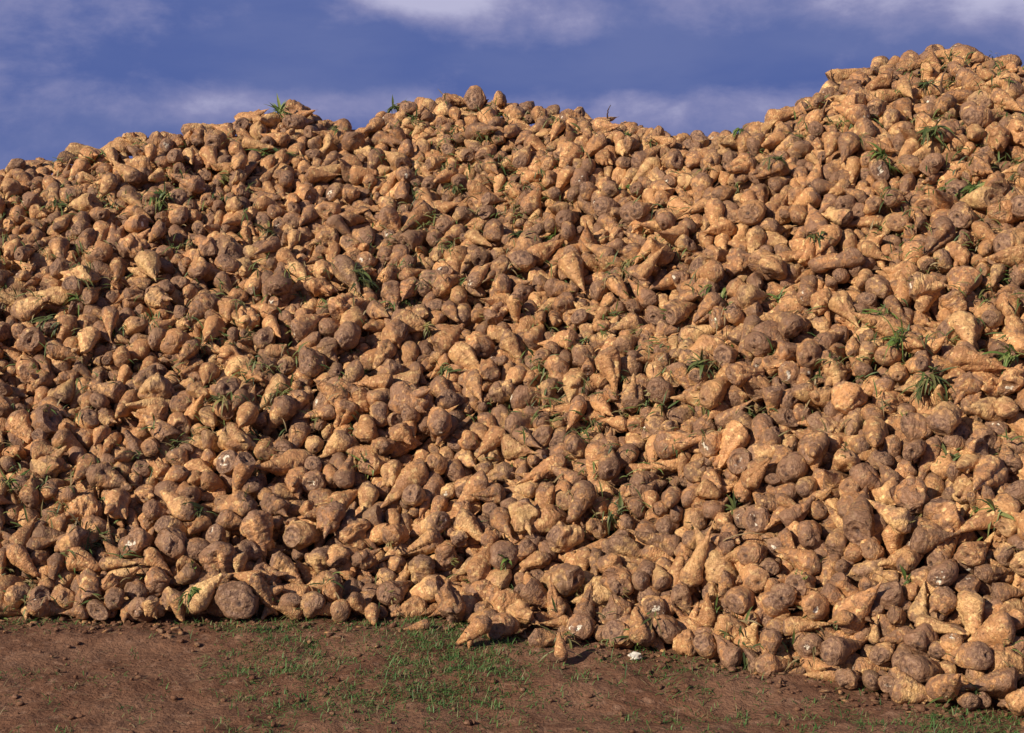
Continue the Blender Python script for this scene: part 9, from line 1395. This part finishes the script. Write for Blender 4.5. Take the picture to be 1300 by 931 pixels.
tag(link('leaf_litter', S.mesh('leaf_litter', leaf_material('leaf_scraps', [(.045,.07,.022),(.09,.14,.035),(.16,.21,.055),(.20,.15,.06),(.38,.28,.14)]))),
    'dull green and brown scraps of leaf caught between the beets', 'leaf litter', kind='stuff')

for k, (x, y, z, dx, dz, th, words) in enumerate(TWIGS):
    rg = random.Random(70+k); a = Vector((0,0,-.02)); e = Vector((dx, -.02 if abs(dx) < .06 else -.05, dz)); pts = []; m = 12
    side = Vector((-dz, rg.uniform(-.03,.03), dx))
    for j in range(m):
        u = j/(m-1); pts.append(a.lerp(e, u) + side*.16*math.sin(u*math.pi)*rg.choice((1,1)) + Vector((rg.uniform(-1,1),rg.uniform(-1,1),rg.uniform(-1,1)))*.002)
    tv, tf = tube(pts, [th*(1.0-.7*(j/(m-1)))*.9 for j in range(m)], 7, k)
    tone = .05 if words.startswith('dark') else .35 if 'brown' in words or 'reddish' in words else .85
    me = mesh_np('stalk', [tuple(v) for v in tv], np.array([f for f in tf if len(f)==4]), np.array([f for f in tf if len(f)==3]), True,
                 {'rnd':('FLOAT_VECTOR', [(tone,0,0)]*len(tv))}, [M_STALK])
    tag(link('stalk', me, None, (x, y, z)), words, 'stalk', 'stalks and twigs on the heap')

# white chunk of broken beet on the soil
def chunk(name, x, y, r, mat, label):
    rg = random.Random(9); bm = bmesh.new(); bmesh.ops.create_icosphere(bm, subdivisions=4, radius=r)
    for v in bm.verts:
        v.co += noise.noise_vector(v.co*(1.3/r))*r*.6 + noise.noise_vector(v.co*(4/r))*r*.13; v.co.z *= .7; v.co.x *= 1.35
        if v.co.z > r*.28: v.co.z = r*.28 + (v.co.z-r*.28)*.45 + v.co.x*.12
    me = bpy.data.meshes.new(name); bm.to_mesh(me); bm.free()
    for p in me.polygons: p.use_smooth = True
    me.materials.append(mat); o = link(name, me, None, (x, y, ground_z(x,y)+r*.3)); o.rotation_euler = (.25,.1,.5); return tag(o, label, 'beet piece')
import bmesh
mw, ntw, bw = new_mat('white_beet_flesh'); Tw = NT(ntw); gw = ntw.nodes.new('ShaderNodeTexCoord')
ntw.links.new(Tw.mix(Tw.step(Tw.noise(gw.outputs['Object'], 40, 4), .45, .7), (.72,.66,.54), (.36,.25,.15)), bw.inputs['Base Color']); bw.inputs['Roughness'].default_value = .5
r = pixel_ray(806, 838); tt = -CAMZ/r.z
chunk('beet_piece', r.x*tt, r.y*tt, .016, mw, 'white broken piece of beet lying on the soil at the heap foot')

# grass and weeds on the trodden soil
rg = random.Random(21); S = Strips()
footx, footy = FOOT[:,0], FOOT[:,1]
for c in range(15000):
    x, y = rg.uniform(-2.0,2.0), rg.uniform(3.5,5.0)
    px, py, _ = project((x,y,0))
    f = float(np.interp(x, footx, footy))
    if y > f+.03: continue
    dens = math.exp(-((px-555)/130)**2)*1.15*(1 if py < 850 else math.exp(-((py-850)/45)**2)) + .28*math.exp(-((px-360)/110)**2) + (.45 if px < 110 and py < 800 else 0) + .04
    if px > 720 or py > 850: dens = max(dens*.8, .14 + (.4 if px > 1150 else .05))
    dens *= .35+1.3*max(0, .5+noise.noise(Vector((x*3.1,y*3.1,5))))
    if px < 260 and 795 < py: dens *= .3
    if rg.random() > dens: continue
    z = ground_z(x,y)-.008
    for b in range(rg.randint(4,12)):
        d = Vector((rg.gauss(0,.55), rg.gauss(0,.55), rg.uniform(.35,1)))
        S.blade((x+rg.gauss(0,.018), y+rg.gauss(0,.018), z), d, Vector((0,0,1)), rg.uniform(.008,.032)*(1.5 if rg.random()<.08 else 1), rg.uniform(.002,.0045), rg.uniform(.3,1.6), min(1, abs(rg.gauss(.32,.3))), rg, 3)
for c in range(900):                                    # dry straw lying about
    x, y = rg.uniform(-2.0,2.0), rg.uniform(3.45,4.95)
    if y > float(np.interp(x, footx, footy))+.02: continue
    d = Vector((rg.gauss(0,1), rg.gauss(0,1), rg.uniform(-.05,.2)))
    S.blade((x,y,ground_z(x,y)+.001), d, Vector((0,0,1)), rg.uniform(.015,.06), rg.uniform(.0015,.003), .05, rg.uniform(.75,1), rg, 3)
tag(link('grass', S.mesh('grass', M_GRASS)), 'thin trodden grass and weeds on the soil along the heap foot', 'grass', kind='stuff')

# crumbs of earth
Vs, Ts = [], []; off = 0
bm = bmesh.new(); bmesh.ops.create_icosphere(bm, subdivisions=2, radius=1); iv = np.array([v.co[:] for v in bm.verts]); it = np.array([[v.index for v in f.verts] for f in bm.faces]); bm.free()
nz = [np.array([1+.35*noise.noise(Vector(v)*1.6+Vector((j*5,0,0))) for v in iv]) for j in range(8)]
for c in range(4200):
    x, y = rg.uniform(-2.0,2.0), rg.uniform(3.5,5.0)
    f = float(np.interp(x, footx, footy))
    if y > f+.03: continue
    gap = f-y
    if gap > .16 and rg.random() < .8: continue
    s = .0022+.008*rg.random()**4 + (.003*rg.random() if gap < .15 else 0)
    W = iv*nz[c%8][:,None]*np.array((s*rg.uniform(.8,1.4), s*rg.uniform(.8,1.4), s*.7)); a = rg.uniform(0,6.28)
    W = W @ np.array([[math.cos(a),math.sin(a),0],[-math.sin(a),math.cos(a),0],[0,0,1]])
    Vs.append(W+np.array((x,y,ground_z(x,y)-.003+s*.3))); Ts.append(it+off); off += len(iv)
tag(link('soil_crumbs', mesh_np('soil_crumbs', np.concatenate(Vs), np.zeros((0,4),int), np.concatenate(Ts), True, None, [M_GROUND])),
    'crumbs of red-brown earth scattered over the soil', 'soil crumbs', kind='stuff')

# chips and snapped root ends shed along the foot
Vs, Ts, Bc, Rn = [], [], [], []; off = 0
for c in range(150):
    x = rg.uniform(-2.0,2.0); f = float(np.interp(x, footx, footy)); y = f - abs(rg.gauss(0,.13)) + .04
    if y < 3.5: continue
    s = .003+.007*rg.random()**2
    W = iv*nz[c%8][:,None]**2*np.array((s*rg.uniform(1.4,3.2), s*rg.uniform(.7,1.1), s*.7)); a = rg.uniform(0,6.28)
    W = W @ np.array([[math.cos(a),math.sin(a),0],[-math.sin(a),math.cos(a),0],[0,0,1]])
    Vs.append(W+np.array((x,y,ground_z(x,y)-.004+s*.4))); Ts.append(it+off); off += len(iv); Bc.append(iv*.4+c); Rn.append(np.tile((rg.random()*.6, .75+.25*rg.random(), rg.random()*.5), (len(iv),1)))
tag(link('beet_chips', mesh_np('beet_chips', np.concatenate(Vs), np.zeros((0,4),int), np.concatenate(Ts), True,
    {'bco':('FLOAT_VECTOR', np.concatenate(Bc)), 't':('FLOAT', np.full(off, .5)), 'rnd':('FLOAT_VECTOR', np.concatenate(Rn))}, [M_BEET])),
    'small chips and snapped root ends shed on the soil along the heap foot', 'beet chips', kind='stuff')

# ---------------------------------------------------------------- sky, sun, camera
SUN = Vector((-.88,-.72,.62)).normalized()
w = bpy.data.worlds.new('World'); scene.world = w; w.use_nodes = True
nt = w.node_tree; nt.nodes.clear(); T = NT(nt)
wo = nt.nodes.new('ShaderNodeOutputWorld'); bg = nt.nodes.new('ShaderNodeBackground'); nt.links.new(bg.outputs[0], wo.inputs[0])
sky = nt.nodes.new('ShaderNodeTexSky'); sky.sky_type = 'NISHITA'; sky.sun_disc = False
sky.sun_elevation = math.asin(SUN.z); sky.sun_rotation = math.atan2(SUN.x, SUN.y)
tc = nt.nodes.new('ShaderNodeTexCoord'); g = tc.outputs['Generated']
v1 = T.vmath('MULTIPLY', g, (1.0, 1.0, 3.2))
band = T.noise(v1, 5.0, 7, .5, .3)
wisp = T.noise(T.vmath('ADD', T.vmath('MULTIPLY', g, (1.0,1.0,1.9)), (3.35,.2,.45)), 9.0, 10, .58, .2)
fine = T.noise(T.vmath('MULTIPLY', g, (1.0,1.0,1.6)), 30.0, 8, .6, .2)
sep3 = nt.nodes.new('ShaderNodeSeparateXYZ'); nt.links.new(g, sep3.inputs[0])
puff = T.math('ADD', T.math('MULTIPLY', wisp, .75), T.math('MULTIPLY', fine, .25))
# banks of thinner, paler cloud: bearing, height, half width, half height, amount
for (bx, bz, sx, sz, am) in ((-.055,.158,.045,.013,.46), (.03,.148,.12,.024,.27), (.31,.145,.16,.034,.30), (-.36,.096,.08,.012,.26), (.13,.076,.10,.016,.26), (-.12,.080,.22,.012,.20), (.02,.088,.25,.010,.10),
                             (-.38,.140,.12,.022,.14), (-.17,.122,.16,.018,-.20), (.11,.108,.16,.015,-.20)):
    dx = T.math('DIVIDE', T.math('SUBTRACT', sep3.outputs[0], bx), sx); dz = T.math('DIVIDE', T.math('SUBTRACT', sep3.outputs[2], bz), sz)
    e = T.math('POWER', 2.718, T.math('MULTIPLY', T.math('ADD', T.math('MULTIPLY', dx, dx), T.math('MULTIPLY', dz, dz)), -1.0))
    puff = T.math('ADD', puff, T.math('MULTIPLY', T.math('MULTIPLY', e, am*.75), T.math('GREATER_THAN', sep3.outputs[1], 0.0)))
dark = T.mix(T.step(band, .36, .64), (1.49,2.24,6.06), (2.20,2.86,6.52))
cl = T.mix(T.step(puff, .48, .76), dark, (4.47,4.59,8.07))
cl = T.mix(T.step(puff, .66, .88), cl, (8.06,7.98,11.25))
sepz = nt.nodes.new('ShaderNodeSeparateXYZ'); nt.links.new(g, sepz.inputs[0])
cover = T.step(sepz.outputs[2], .30, .75, 1.0, .35)           # storm cloud low down, broken higher up
nt.links.new(T.mix(cover, sky.outputs[0], cl), bg.inputs[0]); bg.inputs[1].default_value = .05
sl = bpy.data.lights.new('sun', 'SUN'); sl.energy = 5.0; sl.angle = math.radians(.5); sl.color = (1,.90,.76)
so = bpy.data.objects.new('sun', sl); C.objects.link(so); so.rotation_euler = SUN.to_track_quat('Z','Y').to_euler(); so.location = SUN*30
cam = bpy.data.cameras.new('camera'); cam.sensor_width = 36; cam.lens = FPX/PW*36; cam.clip_end = 3000
co = bpy.data.objects.new('camera', cam); C.objects.link(co); co.location = (0,0,CAMZ); co.rotation_euler = (math.pi/2-PITCH,0,0)
scene.camera = co
scene.view_settings.view_transform = 'Standard'; scene.view_settings.look = 'None'; scene.view_settings.gamma = 1; scene.view_settings.exposure = 0.24
scene.render.resolution_x = 1024; scene.render.resolution_y = 733
